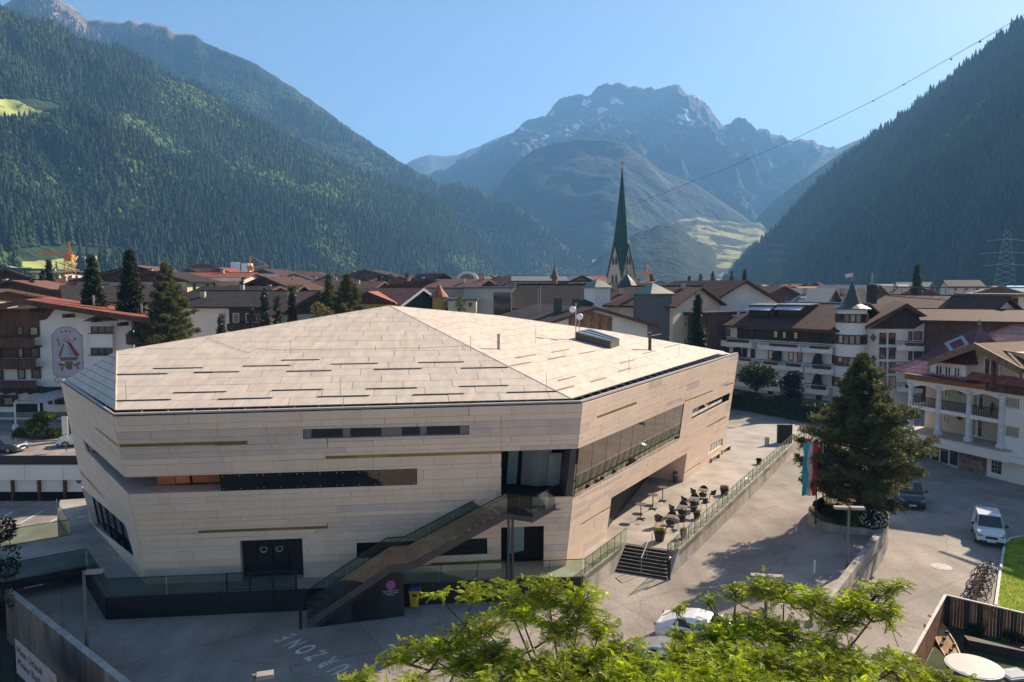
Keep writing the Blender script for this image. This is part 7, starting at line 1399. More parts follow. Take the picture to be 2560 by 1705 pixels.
right_c = [(1800, 1595, 75, 36, 14.7), (1720, 1625, 55, 34, 14.5), (1850, 1560, 50, 30, 15), (1840, 1475, 45, 26, 15.5), (1910, 1470, 50, 34, 15.6), (1960, 1480, 60, 28, 15.4), (2030, 1500, 55, 40, 15.2), (2100, 1545, 70, 45, 15), (2190, 1475, 45, 28, 15.5), (2160, 1510, 70, 40, 15.2), (2220, 1530, 35, 36, 15), (1900, 1560, 60, 45, 14.8), (1980, 1590, 85, 45, 14.5), (2080, 1620, 70, 40, 14.4), (1800, 1570, 45, 30, 14.8), (1720, 1585, 45, 25, 15), (1860, 1640, 110, 50, 13.9), (1730, 1650, 90, 50, 13.8), (1990, 1670, 110, 45, 13.6), (2120, 1660, 90, 35, 13.8), (2230, 1665, 70, 30, 14), (2300, 1685, 60, 22, 14.2), (2100, 1705, 160, 30, 13), (1850, 1705, 150, 40, 13), (2260, 1640, 40, 16, 14.4), (2390, 1695, 60, 14, 14), (2250, 1455, 16, 10, 15.6), (1770, 1500, 18, 16, 15.4), (1690, 1520, 20, 14, 15.6)]
locust('honey locust crown with bright feathery leaves, right one below the retaining wall', (1960, 1800), 13.8, right_c, 4, 8800)
# ------------------------------------------------------------------ retaining walls
rw = thing('retaining_wall', 'concrete retaining wall running from the pine planter down beside the hotel drive', 'wall', wallB[:]); dw = (wallA - wallB); nW = V((-dw.y, dw.x, 0)).normalized() * .38; n = 12
for i in range(n):
    a, b = wallB.lerp(wallA, i / n), wallB.lerp(wallA, (i + .998) / n); k = sm(i / n, 0, .25); za = a.z - .9 * (1 - k); MB().prism([V((a.x, a.y, -.5)), V((b.x, b.y, -.5)), V((b.x, b.y, za)), V((a.x, a.y, za))], nW).build('wall_panel', concrete, rw)
a, b = wallB + V((.12, -.05, -.55)), wallA + V((.12, -.05, -.55)); MB().tube(a, b, .03).build('handrail', dsteel, rw)
lw0, lw1 = G(12, 1476, 1.0), G(330, 1730, 1.0); lw = thing('retaining_wall', 'weathered concrete retaining wall at the lower left corner of the yard', 'wall', lw0[:]); d = (lw1 - lw0); nL = V((-d.y, d.x, 0)).normalized() * .3; n = 10
for i in range(n): a, b = lw0.lerp(lw1, i / n), lw0.lerp(lw1, (i + .998) / n); MB().prism([V((a.x, a.y, -2.2)), V((b.x, b.y, -2.2)), b, a], nL).build('wall_panel', mat('stained_concrete', (.26, .20, .16), .9, .45, 1.0, .3, 10, stretch=(1, 1, .3)), lw); MB().prism([V((a.x, a.y, 1.0)), V((b.x, b.y, 1.0)), b + nL, a + nL], (0, 0, .04)).build('coping', mat('coping', (.42, .40, .37), .8, .2, 2), lw)
gridsheet('side_garden', lambda y: -60, lambda y: -14, [14, 24, 34, 44], 4, lambda x, y: -1.8, mat('garden_soil', (.06, .05, .03), .95, .4, 1, .6, 10))
mf = thing('mesh_fence', 'green wire fence in front of the lower left concrete wall', 'fence', lw0[:]); o_ = V((-.9, -1.0, 0)); gw = mat('green_wire', (.01, .035, .03), .5)
for i in range(7): a = lw0.lerp(lw1, .1 + i * .14) + o_; MB().tube((a.x, a.y, -1.8), (a.x, a.y, .35), .035).build('post', gw, mf)
m = MB(); A0, A1 = lw0.lerp(lw1, .05) + o_, lw0.lerp(lw1, 1.0) + o_
for i in range(12): z = -1.8 + i * .19; m.tube((A0.x, A0.y, z), (A1.x, A1.y, z), .006, n=3)
for i in range(90): a = A0.lerp(A1, i / 90); m.tube((a.x, a.y, -1.8), (a.x, a.y, .3), .006, n=3)
m.build('wire_mesh', gw, mf, kind='stuff')
# banner on that fence
bpl = Plane(V((lw0.x, lw0.y, 0)) + o_ * 1.12, lw1 - lw0, V((0, 0, 1))); b0, b1 = bpl.inv(38, 1596), bpl.inv(141, 1687); bh = 1.65; ztop = b0[1]
bn = thing('banner', 'pale banner with lettering and a yellow emblem hung on the green fence', 'banner', bpl.pt(b0[0], ztop - bh)[:]); fill(bpl, [(b0[0], ztop - bh), (b1[0], ztop - bh), (b1[0], ztop), (b0[0], ztop)], mat('banner_cloth', (.48, .40, .38), .8, .05), bn, 'cloth', 0, .01)
bw = b1[0] - b0[0]; inkm = mat('banner_ink', (.12, .09, .08), .8)
text('Mein Urlaub', inkm, bn, 'lettering', bpl.pt(b0[0] + .2, ztop - .6, .02), bpl.eu, (0, 0, 1), .5, align='LEFT', sx=bw / 3.9); text('Meine Bank', inkm, bn, 'lettering', bpl.pt(b0[0] + .25, ztop - 1.15, .02), bpl.eu, (0, 0, 1), .5, align='LEFT', sx=bw / 3.9)
ew = .6; fill(bpl, [(b1[0] - ew - .1, ztop - 1.3), (b1[0] - .12, ztop - 1.3), (b1[0] - .12, ztop - .35), (b1[0] - ew - .1, ztop - .35)], mat('emblem_yellow', (.6, .36, .03), .7), bn, 'emblem', .012)
for s_ in (-1, 1): c = b1[0] - ew / 2 - .11; fill(bpl, [(c - .2 * s_ - .07, ztop - 1.2), (c - .2 * s_ + .07, ztop - 1.2), (c + .17 * s_ + .06, ztop - .55), (c + .17 * s_ - .06, ztop - .55)], blackm, bn, 'emblem_bar', .025 if s_ < 0 else .038)
# ------------------------------------------------------------------ street lamps, signs
def lampp(label, base, top, arms, grp=None):
    t = thing('street_lamp', label, 'street lamp', base[:]); MB().tube(base, V((base.x, base.y, top)), .085, .07, 8).build('pole', mat('lamp_grey', (.20, .17, .15), .5, .2, 3), t)
    for dx, dy, L in arms: 
        d = V((dx, dy, 0)).normalized(); c = V((base.x, base.y, top - .08)) + d * (L / 2 + .08); MB().box(c, (L, .34, .14), math.atan2(d.y, d.x)).build('lamp_head', mat('lamp_head_grey', (.36, .32, .28), .5, .1), t); MB().box(c - V((0, 0, .08)), (L * .8, .24, .02), math.atan2(d.y, d.x)).build('lamp_lens', pane2, t)
b = G(2117, 1432, 1.0); lampp('tall street lamp with two flat heads in front of the curved planter', b, A(2117, 1266, b.y).z, ((-1, .1, .75), (1, -.1, .75)))
b = G(1914, 1568, .2); lampp('double headed street lamp half hidden by the right locust crown', b, A(1914, 1437, b.y).z, ((-1, .15, .7), (1, -.15, .7)))
b = G(213, 1628, 0.0); b = V((b.x + .1, b.y, 0)); lampp('single headed street lamp beside the lower left retaining wall', b, A(207, 1427, b.y).z, ((1, .25, .75),))
b = A(635, 1685, 24.0); b.z = 0; lampp('street lamp cut off at the bottom edge, head pointing right', b, A(635, 1686, 24).z, ((1, .3, .55),))
def post_sign(name, label, x, yt, yb, z, w_, h_, m=whitep, ang=-.3):
    b = G(x, yb, z); t = thing(name, label, 'sign', b[:]); zt_ = A(x, yt, b.y).z; MB().tube(b, (b.x, b.y, zt_), .03).build('post', steel, t); MB().box((b.x, b.y - .05, zt_ - h_ / 2), (w_, .04, h_), ang).build('sign_panel', m, t); return t, b, zt_
post_sign('road_sign', 'narrow white sign on a post left of the double headed lamp', 2034, 1400, 1462, .6, .22, .75, whitep, .9); post_sign('road_sign', 'small sign on a post beside the half hidden lamp', 1932, 1540, 1600, .2, .5, .45, mat('pale_blue_sign', (.45, .52, .6), .6), .4)
t, b, zt_ = post_sign('info_board', 'white information board on two legs before the hedge', 1917, 988, 1033, .95, 1.25, 1.15, whitep, 0); MB().tube((b.x + 1.2, b.y, .95), (b.x + 1.2, b.y, zt_), .03).build('post', steel, t); 
for i in range(4): MB().box((b.x + .48, b.y - .08, zt_ - .2 - i * .24), (.16, .02, .12)).build('board_print', dsteel, t)
for i, (x, y) in enumerate(((1886, 1012), (1978, 1008), (1976, 1028))): b = G(x, y + 12, 1.0); tt = thing('small_sign', ('small white sign on the tree trunk by the hedge', 'upper small white sign in the hedge', 'lower small white sign in the hedge')[i], 'sign', b[:]); MB().box(b + V((0, -1.4, 1.0)), (.42, .05, .5)).build('sign_panel', whitep, tt); MB().box(b + V((0, -1.44, 1.0)), (.2, .02, .3)).build('sign_print', dsteel, tt)
b = G(166, 1128, 1.0); tt = thing('road_sign', 'rear of a long narrow sign post beside the hall left edge', 'sign', b[:]); MB().tube(b, b + V((0, 0, 3.4)), .05).build('post', dsteel, tt); MB().box(b + V((.0, -.05, 2.6)), (.6, .04, 1.8)).build('sign_panel', white, tt); pl_ = Plane(b + V((0, -.1, 1.35)), V((1, 0, 0)), V((0, 0, 1))); disc(pl_, (0, 0), .32, 0, .03, white, tt, 'sign_disc')
# monolith, bollards, benches, bin, planters on terrace
b0, b1 = G(1945, 1110, PZ), G(1981, 1112, 1.0); b0 = V((b1.x - 1.45, b1.y + .2, 1.1)); t = thing('black_monolith', 'black upright slab at the far end of the glass balustrade', 'slab', b0[:]); MB().obox(b0, (1.45, -.1, 0), (0, .35, 0), (0, 0, A(1963, 1063, b1.y).z - 1.1)).build('slab', blackm, t); 
for i, x in enumerate((1914, 1920)): b = G(x, 1114, PZ); t = thing('bollard', ('left of two short steel bollards near the black slab', 'right of two short steel bollards near the black slab')[i], 'bollard', b[:]); MB().lathe(b, [(.11, 0), (.11, .85), (.09, .87)], 10).build('post', steel, t); MB().lathe(b, [(.112, .78), (.112, .84)], 10).build('band', blackm, t)
for i, (x, y) in enumerate(((1770, 1158), (1797, 1138))):
    p, q = G(x, y, PZ), G(x + 27, y - 16, PZ); d = (q - p).normalized(); t = thing('bench', ('pale slatted bench by the hall wall, nearer of the two', 'pale slatted bench by the hall wall, farther of the two')[i], 'bench', p[:]); an = math.atan2(d.y, d.x); L = (q - p).length; s_ = V((-d.y, d.x, 0))
    for k in range(4): MB().obox(p + s_ * (k * .13 - .25) + V((0, 0, .42)), d * (L - .1), s_ * .11, V((0, 0, .06))).build('slat', mat('bench_wood', (.55, .42, .33), .7, .2, 3), t)
    for k in (.12, .85): MB().obox(p + d * (L * k) + s_ * -.22, d * .08, s_ * .42, V((0, 0, .42))).build('leg', dsteel, t)
b = G(1688, 1206, PZ); t = thing('litter_bin', 'slim dark cylindrical litter bin in the entrance recess', 'bin', b[:]); MB().lathe(b, [(.17, 0), (.19, .05), (.19, .85), (.17, .9)], 12).build('body', dsteel, t); MB().lathe(b, [(.195, .62), (.195, .7)], 12).build('band', steel, t)
def pot(label, x, y, s=1.0, plant=leaf_m, seed=1, tall=.2):
    b = G(x, y, PZ); t = thing('planter_pot', label, 'planter', b[:]); MB().lathe(b, [(.30 * s, 0), (.42 * s, .62 * s), (.36 * s, .62 * s), (.34 * s, .54 * s)], 6).build('pot', mat('pot_brown', (.055, .042, .035), .7), t)
    r = np.random.RandomState(seed); P = np.array(b) + np.stack([r.uniform(-.3, .3, 500) * s, r.uniform(-.3, .3, 500) * s, r.uniform(.5, .6 + tall, 500) * s], 1); v, f = quads(P, r.normal(size=P.shape) * .6 + [0, 0, 1], .16, .05, r); npmesh('plant', v, f, plant, t, kind='stuff')
pot('hexagonal brown planter with green plant at the top of the steps', 1649, 1352, .9, leaf_m, 1); pot('brown planter with grass between the cafe tables and glass', 1742, 1297, .6, leaf_m, 2, .1); pot('brown planter with pale flowers at the far cafe table', 1811, 1237, .85, mat('pale_flowers', (.35, .32, .2), .8), 3, .12); pot('small planter behind the glass balustrade near the steps', 1708, 1345, .5, leaf_m, 4, .5); pot('dark planter near the far end of the terrace rail', 1897, 1160, .6, dleaf_m, 5, .1)
# bar tables
topm = mat('table_top', (.13, .105, .095), .45, .1)
def bar_table():
    t = thing('bar_table', 'x', 'table'); MB().lathe((0, 0, 1.06), [(.38, 0), (.39, .015), (.38, .035)], 20).build('table_top', topm, t); MB().lathe((0, 0, 0), [(.035, .04), (.035, 1.06)], 8).build('leg', blackm, t)
    for k in range(2): MB().box((0, 0, .03), (.72, .07, .05), k * math.pi / 2).build('foot', blackm, t)
    return t
def cafe_table():
    t = thing('cafe_table', 'x', 'table'); MB().box((0, 0, .73), (.72, .72, .035)).build('table_top', topm, t); MB().lathe((0, 0, 0), [(.035, .04), (.035, .72)], 8).build('leg', blackm, t)
    for k in range(2): MB().box((0, 0, .03), (.6, .06, .05), k * math.pi / 2 + .78).build('foot', blackm, t)
    return t
def cafe_chair():
    t = thing('cafe_chair', 'x', 'chair'); sc_ = mat('chair_shell', (.035, .028, .025), .6); MB().frus([[(.23 * math.cos(a), .22 * math.sin(a), z) for a in [k * math.pi / 6 for k in range(12)]] for z in (.43, .47)]).build('seat', sc_, t)
    sh = MB(); na = 12
    inn = [(math.cos(a), math.sin(a), a) for a in [math.pi * (-.12 + 1.24 * k / na) for k in range(na + 1)]]
    for i in range(na):
        (c0, s0, a0), (c1, s1, a1) = inn[i], inn[i + 1]; h0, h1 = .47 + .16 + .2 * max(0, math.sin(a0)) ** 1.5, .47 + .16 + .2 * max(0, math.sin(a1)) ** 1.5
        sh.frus([[(.22 * c0, .22 * s0, .45), (.22 * c1, .22 * s1, .45), (.24 * c1, .24 * s1, .45), (.24 * c0, .24 * s0, .45)], [(.29 * c0, .28 * s0, h0), (.29 * c1, .28 * s1, h1), (.31 * c1, .30 * s1, h1), (.31 * c0, .30 * s0, h0)]])
    sh.build('backrest', sc_, t)
    for sx in (-1, 1):
        for sy in (-1, 1): MB().tube((.16 * sx, .15 * sy, .44), (.24 * sx, .23 * sy, 0), .014, .011, 5).build('leg', blackm, t)
    return t
def place(proto, used, p, rz, label, group=None):
    o = proto if not used else copy_tree(proto); o.location = p; o.rotation_euler = (0, 0, rz); o['label'] = label
    if group: o['group'] = group
    return o
bt0 = bar_table(); 
for i, (x, y) in enumerate(((1656.5, 1253), (1632, 1273), (1602, 1298))): place(bt0, i, G(x, y, PZ), .4, 'round high bar table on the terrace, %s' % ('farthest of the three from the steps', 'middle of the three', 'nearest of the three to the steps')[i], 'high bar tables')
ct0 = cafe_table(); cc0 = cafe_chair(); tdir = (W1 - W0).normalized(); ta = math.atan2(tdir.y, tdir.x); k_ = 0
names = ('farthest from the steps', 'second farthest from the steps', 'second nearest to the steps', 'nearest to the steps')
for i, (x, y) in enumerate(((1758, 1224.5), (1736, 1245.5), (1706.5, 1266), (1677, 1290.4))):
    p = G(x, y, PZ + .74); p.z = PZ; place(ct0, i, p, ta + .1, 'square dark cafe table, ' + names[i], 'square cafe tables')
    for j, a in enumerate((.25, 1.85, 3.4, 4.95)):
        q = p + V((math.cos(ta + a), math.sin(ta + a), 0)) * (.68 if j % 2 else .74); q.z = PZ
        place(cc0, k_, q, ta + a - math.pi / 2 + rnd.uniform(-.2, .2), 'dark shell chair at the cafe table %s, %s side' % (names[i], ('far', 'hall', 'near', 'glass')[j]), 'cafe chairs round the square tables'); k_ += 1
q = G(1646, 1318, PZ); place(cc0, 1, q, 1.2, 'dark shell chair pulled away from the tables, nearest the steps', 'cafe chairs round the square tables')
# floor lights and manhole covers
for i, (x, y, z, s, l) in enumerate(((204, 1292, PZ, .3, 'round floor light on the walkway at the left corner of the hall'), (1594, 1311, PZ, .2, 'small round floor light near the bar tables'), (1468, 1405, PZ, .22, 'round floor light left of the steps'), (1960, 1209, .02, .35, 'manhole cover on the ramp beside the terrace wall'), (2353, 1417, -.295, .62, 'pale manhole cover on the hotel drive'), (1740, 1203, PZ, .25, 'round floor light near the benches'))):
    p = G(x, y, z); t = thing('manhole_cover' if 'manhole' in l else 'floor_light', l, 'manhole' if 'manhole' in l else 'floor light', p[:]); MB().lathe(p, [(s, .0), (s, .012)], 20).build('cover', mat('cover_pale', (.42, .38, .34), .6), t); MB().lathe(p, [(s * .75, .012), (s * .75, .018)], 20).build('plate', steel, t)
# camera on the hall corner
p = G(300, 1308, 4.0); 
# ------------------------------------------------------------------ yellow bin and crowd barrier
p = G(1037, 1517, 0.0); t = thing('wheelie_bin', 'yellow wheeled bin with blue lid beside the stair', 'bin', p[:]); ym = mat('bin_yellow', (.62, .38, .01), .5, .1)
MB().frus([[p + V((a * .2, b * .2, .06)) for a, b in ((-1, -1), (1, -1), (1, 1), (-1, 1))], [p + V((a * .27, b * .27, .92)) for a, b in ((-1, -1), (1, -1), (1, 1), (-1, 1))]]).build('body', ym, t); MB().box(p + V((0, 0, .95)), (.6, .58, .07)).build('rim', ym, t)
MB().frus([[p + V((a * .28, b * .28, .99)) for a, b in ((-1, -1), (1, -1), (1, 1), (-1, 1))], [p + V((a * .22, b * .22, 1.17)) for a, b in ((-1, -1), (1, -1), (1, 1), (-1, 1))]]).build('lid', mat('bin_blue', (.01, .05, .2), .5), t); MB().box(p + V((0.02, -.265, .75)), (.24, .02, .13)).build('label_plate', blackm, t)
for s_ in (-1, 1): MB().tube(p + V((s_ * .2, .2, .1)), p + V((s_ * .27, .2, .1)), .1, n=10).build('wheel', blackm, t)
a, b = G(1052, 1512, 0), G(1158, 1505, 0); t = thing('crowd_barrier', 'grey tubular steel crowd barrier right of the yellow bin', 'barrier', a[:]); u = V((0, 0, 1)); r0 = .12; d = (b - a).normalized()
MB().path([a + u * .2, a + u * .98, a + d * r0 + u * 1.1, b - d * r0 + u * 1.1, b + u * .98, b + u * .2, a + u * .2], .022).build('frame', steel, t)
for i in range(1, 20): q = a.lerp(b, i / 20); MB().tube(q + u * .2, q + u * 1.1, .009, n=4).build('bar', steel, t)
for k in (.15, .85): q = a.lerp(b, k); MB().tube(q + u * .2, q + V((0, -.25, 0)), .02).tube(q + u * .2, q + V((0, .25, 0)), .02).build('foot', steel, t)
# painted words on the yard
def ground_word(s, x, y, x2, y2, size_px, nm='road_marking'):
    o, e = G(x, y, .0), G(x2, y2, .0); eu = (e - o); ev = V((-eu.y, eu.x, 0)); return o, eu, ev
pe, pz_ = G(742, 1585, 0), G(800, 1640, 0)      # top of E side and Z side: letters run from lower right to upper left
e0, e1 = G(890, 1700, 0), G(700, 1601, 0); eu = (e1 - e0).normalized(); ev = V((-eu.y, eu.x, 0))
mk = text('KURZONE', paint, None, 'road_marking', (0, 0, 0), (1, 0, 0), (0, 1, 0), 1.0) if False else None
wordm = mat('worn_paint', (.62, .62, .62), .8, .35, 2.5); step = (G(714, 1594, .008) - G(818, 1654, .008)) / 4.0
for i, chh in enumerate('RZONE'):
    c = G(818, 1654, .008) + step * (i if i else -.1) + V((step.y, -step.x, 0)).normalized() * .5; o = text(chh, wordm, None, 'road_letter', c, (step.x, step.y, 0), V((-step.y, step.x, 0)), 1.5, .002, 'CENTER', .5, .035); tag(o, 'faded white painted letter %s on the dark yard asphalt' % chh, 'road marking', 'painted word on the yard')
c = G(818, 1654, .008) - step * 1.1 + V((step.y, -step.x, 0)).normalized() * .5; o = text('U', wordm, None, 'road_letter', c, (step.x, step.y, 0), V((-step.y, step.x, 0)), 1.5, .002, 'CENTER', .5, .035); tag(o, 'faded white painted letter U on the dark yard asphalt', 'road marking', 'painted word on the yard')
# ------------------------------------------------------------------ flags in the planter
def flagpole(label, x, yt, yb, Y, cols, w_, bx):
    b = A(x, yb, Y); b.z = 1.2; zt_ = A(x, yt, Y).z; t = thing('flagpole', label, 'flag', b[:]); MB().tube(b, (b.x, b.y, zt_), .05, .04, 8).build('pole', blackm, t); MB().tube((b.x, b.y, zt_ - .05), (b.x - w_, b.y, zt_ - .05), .02).build('arm', blackm, t)
    zb_ = A(x, bx, Y).z; n = len(cols)
    for i, c in enumerate(cols):
        x0, x1 = b.x - w_ + w_ * i / n, b.x - w_ + w_ * (i + 1) / n; m = MB(); k = 12; f = lambda xx, j: V((xx + .05 * math.sin(j * .9 + i), b.y + .10 * math.sin(xx * 9 + j * .7), zt_ - .06 - (zt_ - zb_) * j / k))
        for j in range(k): m.add([f(x0, j), f(x1, j), f(x1, j + 1), f(x0, j + 1)], [(0, 1, 2, 3)])
        m.build('cloth_stripe', c, t)
cy, wf_, rd = mat('flag_cyan', (.05, .36, .45), .7, .1, tr=.3), mat('flag_white', (.6, .56, .54), .7, .05, tr=.3), mat('flag_red', (.5, .04, .04), .7, .1, tr=.3)
flagpole('tall banner flag in pale blue, white and red, leftmost of the flagpoles', 2039, 1105, 1295, 49.5, (cy, wf_, rd), .98, 1237); flagpole('red and white banner flag, second flagpole, by the pine', 2056, 1106, 1285, 51, (rd, wf_), .36, 1215); flagpole('red and white banner flag, third flagpole, mostly behind the pine', 2066, 1108, 1280, 52.5, (wf_, rd), .3, 1200)
# ------------------------------------------------------------------ vehicles
def vehicle(label, loc, head, kind, col, cat_='van', name='parked_van'):
    t = thing(name, label, cat_, loc, head); tyre = mat('tyre', (.02, .02, .02), .8); rimm = mat('wheel_rim', (.35, .35, .36), .3, .1, metal=.8)
    if kind == 'van': L, W, H, hood, ws0, ws1, rear = 4.2, 1.78, 1.78, 1.02, 1.15, 1.95, 4.1
    elif kind == 'bigvan': L, W, H, hood, ws0, ws1, rear = 4.9, 1.92, 1.9, 1.12, 1.05, 1.95, 4.8
    else: L, W, H, hood, ws0, ws1, rear = 4.7, 1.84, 1.45, .95, 1.35, 2.2, 4.4
    hx = L / 2; X = lambda s: hx - s; w2 = W / 2; b_ = .9 if kind != 'car' else .88
    # body shell as a loft along the length: (s from nose, z bottom, z belt, half width)
    sec = [(0.0, .34, .62, w2 * .80), (.12, .25, .80, w2 * .93), (.5, .22, hood - .08, w2 * .98), (ws0, .22, hood, w2), (L * .55, .22, hood + .04, w2), (L - .5, .24, hood + .06, w2 * .99), (L - .06, .3, hood - .02, w2 * .95), (L, .42, hood - .15, w2 * .90)]
    if kind == 'car': sec[-2] = (L - .08, .3, .92, w2 * .93); sec[-1] = (L, .45, .8, w2 * .88)
    ring = lambda s, zb, zt_, hw: [(X(s), -hw * .94, zb), (X(s), hw * .94, zb), (X(s), hw, zb + .25 * (zt_ - zb)), (X(s), hw, zb + .75 * (zt_ - zb)), (X(s), hw * .9, zt_), (X(s), -hw * .9, zt_), (X(s), -hw, zb + .75 * (zt_ - zb)), (X(s), -hw, zb + .25 * (zt_ - zb))]
    MB().frus([ring(*q) for q in sec]).build('body', col, t, world=False)
    if kind == 'car': g = [(ws0, hood, w2 * .86), (ws1, H - .04, w2 * .66), (2.9, H, w2 * .66), (3.5, H - .1, w2 * .64), (rear, hood + .02, w2 * .82)]
    else: g = [(ws0 - .15, hood - .02, w2 * .88), (ws1 - .1, H - .06, w2 * .76), (ws1 + .3, H, w2 * .78), (L - .25, H - .03, w2 * .78), (L - .06, hood + .1, w2 * .90)]
    zb_ = hood - .04; cab = MB(); rg2 = [[(X(s), -w2 * .9, zb_), (X(s), w2 * .9, zb_), (X(s), hw, max(z, zb_ + .03)), (X(s), -hw, max(z, zb_ + .03))] for s, z, hw in g]; cab.frus(rg2); cb_ = cab.build('cabin', col, t, world=False)
    s0, z0, h0 = g[0]; s1, z1, h1 = g[1]; l = lambda a, b, k: a + (b - a) * k; e = .03
    pt = lambda k, sd: (X(l(s0, s1, k)) + e, sd * l(w2 * .84, h1 * .93, k), l(z0, z1, k) + e)
    MB().add([pt(.1, -1), pt(.1, 1), pt(.92, 1), pt(.92, -1)], [(0, 1, 2, 3)]).build('windscreen', darkglass, t, world=False)
    for sd in (-1, 1):
        f = lambda s, k: (X(s), sd * (l(w2 * .905, (h1 if kind == 'car' else w2 * .78), k) + .012), l(hood + .02, H - .1, k)); MB().add([f(ws0 + .35, .08), f(ws0 + 1.35, .05), f(ws0 + 1.3, .9), f(ws1 + .05, .88)], [(0, 1, 2, 3)]).build('side_window', darkglass, t, world=False)
        if kind != 'van': MB().add([f(ws0 + 1.42, .05), f(L - .9, .05), f(L - 1.1, .85), f(ws0 + 1.38, .9)], [(0, 1, 2, 3)]).build('side_window', darkglass, t, world=False)
        MB().frus([[(X(.05), sd * w2 * .52, .66), (X(.03), sd * w2 * .86, .70), (X(.03), sd * w2 * .86, .80), (X(.05), sd * w2 * .52, .72)], [(X(.28), sd * w2 * .56, .74), (X(.36), sd * w2 * .96, .78), (X(.42), sd * w2 * .93, .92), (X(.30), sd * w2 * .56, .84)]]).build('headlight', mat('headlight', (.2, .23, .25), .1, .1, spec=.9), t, world=False)
        MB().box((X(L) - .01, sd * w2 * .8, .85), (.05, .14, .3 if kind != 'car' else .14)).build('tail_light', redp, t, world=False)
        MB().box((X(ws0 + .45), sd * (w2 + .12), hood + .1), (.14, .2, .16)).build('wing_mirror', blackm if kind != 'car' else col, t, world=False)
        for s in (.85, L - .85):
            wb = MB().tube((X(s), sd * (w2 - .2), .32), (X(s), sd * (w2 + .01), .32), .32, n=16).build('wheel', tyre, t, world=False); MB().tube((X(s), sd * (w2 + .01), .32), (X(s), sd * (w2 + .025), .32), .2, n=10).build('rim', rimm, wb, world=False)
    MB().frus([[(X(-.01), -w2 * .42, .56), (X(-.01), w2 * .42, .56), (X(-.01), w2 * .36, .70), (X(-.01), -w2 * .36, .70)], [(X(.1), -w2 * .45, .56), (X(.1), w2 * .45, .56), (X(.12), w2 * .38, .72), (X(.12), -w2 * .38, .72)]]).build('grille', blackm, t, world=False)
    MB().frus([[(X(-.015), -w2 * .78, .24), (X(-.015), w2 * .78, .24), (X(-.015), w2 * .8, .42), (X(-.015), -w2 * .8, .42)], [(X(.25), -w2 * .99, .22), (X(.25), w2 * .99, .22), (X(.25), w2 * .99, .42), (X(.25), -w2 * .99, .42)]]).build('bumper', blackm if kind != 'car' else col, t, world=False)
    MB().box((X(-.03), 0, .40), (.02, .5, .11)).build('number_plate', whitep, t, world=False); return t
wc = mat('van_white', (.68, .70, .73), .25, .03, spec=.6); bc = mat('van_dark', (.03, .038, .05), .2, .1, spec=.7); sc2 = mat('car_silver', (.4, .42, .45), .2, .05, metal=.4)
def facecam(p, extra=0): return math.atan2(-p.y, -p.x) + extra
p = G(2470, 1345, -.3); vehicle('small white van parked on the hotel drive beside the lawn', p, facecam(p, .1), 'van', wc)
p = G(2272, 1255, -.3); vehicle('dark van parked behind the big pine on the hotel drive', p, facecam(p, .12), 'bigvan', bc)
p = G(1765, 1610, 0.0); vehicle('white car half hidden under the locust crown', p, R(-28), 'car', wc, 'car', 'parked_car')
p = G(1700, 1690, 0.0); vehicle('silver car nearly hidden by leaves at the bottom edge', p, R(-28), 'car', sc2, 'car', 'parked_car')
p = G(5, 1128, 1.0); vehicle('dark blue grey car cut off at the left edge on the upper street', p, R(-8), 'car', mat('car_bluegrey', (.09, .11, .14), .2, .05, metal=.4), 'car', 'parked_car')
p = G(188, 1112, 1.0); vehicle('white van mostly hidden behind the left edge of the hall', V((p.x + .6, p.y, 1.0)), R(200), 'van', wc)
p = G(2100, 1255, -.3); 
# ------------------------------------------------------------------ bicycles
def bicycle():
    t = thing('bicycle', 'x', 'bicycle'); fm_ = mat('bike_frame', (.02, .02, .025), .6, spec=.2); om = mat('bike_orange', (.6, .2, .03), .4)
    def wheel(x):
        n = 18; o = MB()
        pts = [V((x + .34 * math.cos(k * 2 * math.pi / n), 0, .36 + .34 * math.sin(k * 2 * math.pi / n))) for k in range(n + 1)]; o.path(pts, .022, 5); w_ = o.build('wheel', blackm, t, world=False); s = MB()
        for k in range(0, n, 2): s.tube((x, 0, .36), pts[k], .004, n=3)
        s.build('spokes', steel, w_, world=False)
    wheel(-.53); wheel(.53); a, b, c, d, e = (-.53, 0, .36), (-.05, 0, .32), (-.2, 0, .78), (.36, 0, .82), (.53, 0, .36)
    m = MB(); [m.tube(p, q, .02, n=9) for p, q in ((a, b), (a, c), (b, c), (b, d), (c, d), (d, e))]; m.build('frame', fm_, t, world=False); MB().tube(b, (.2, 0, .6), .045, n=6).build('battery', om, t, world=False)
    MB().tube((.36, 0, .82), (.33, 0, 1.02), .02, n=5).tube((.33, -.3, 1.04), (.33, .3, 1.04), .016, n=5).build('handlebar', blackm, t, world=False); MB().tube(c, (-.22, 0, .92), .015, n=5).build('seat_post', steel, t, world=False); MB().frus([[(-.36, -.08, .93), (-.36, .08, .93), (-.1, .02, .94), (-.1, -.02, .94)], [(-.36, -.08, .98), (-.36, .08, .98), (-.1, .02, .97), (-.1, -.02, .97)]]).build('saddle', mat('saddle_black', (.015, .015, .015), .9, spec=.1), t, world=False); MB().box((-.05, 0, .32), (.17, .28, .03)).build('pedals', MATS['saddle_black'], t, world=False); return t
bk0 = bicycle(); q0, q1 = G(2462, 1440, -.3), G(2436, 1512, -.3); nb_ = 9; ords = ('farthest', 'second farthest', 'third farthest', 'fourth farthest', 'middle', 'fourth nearest', 'third nearest', 'second nearest', 'nearest')
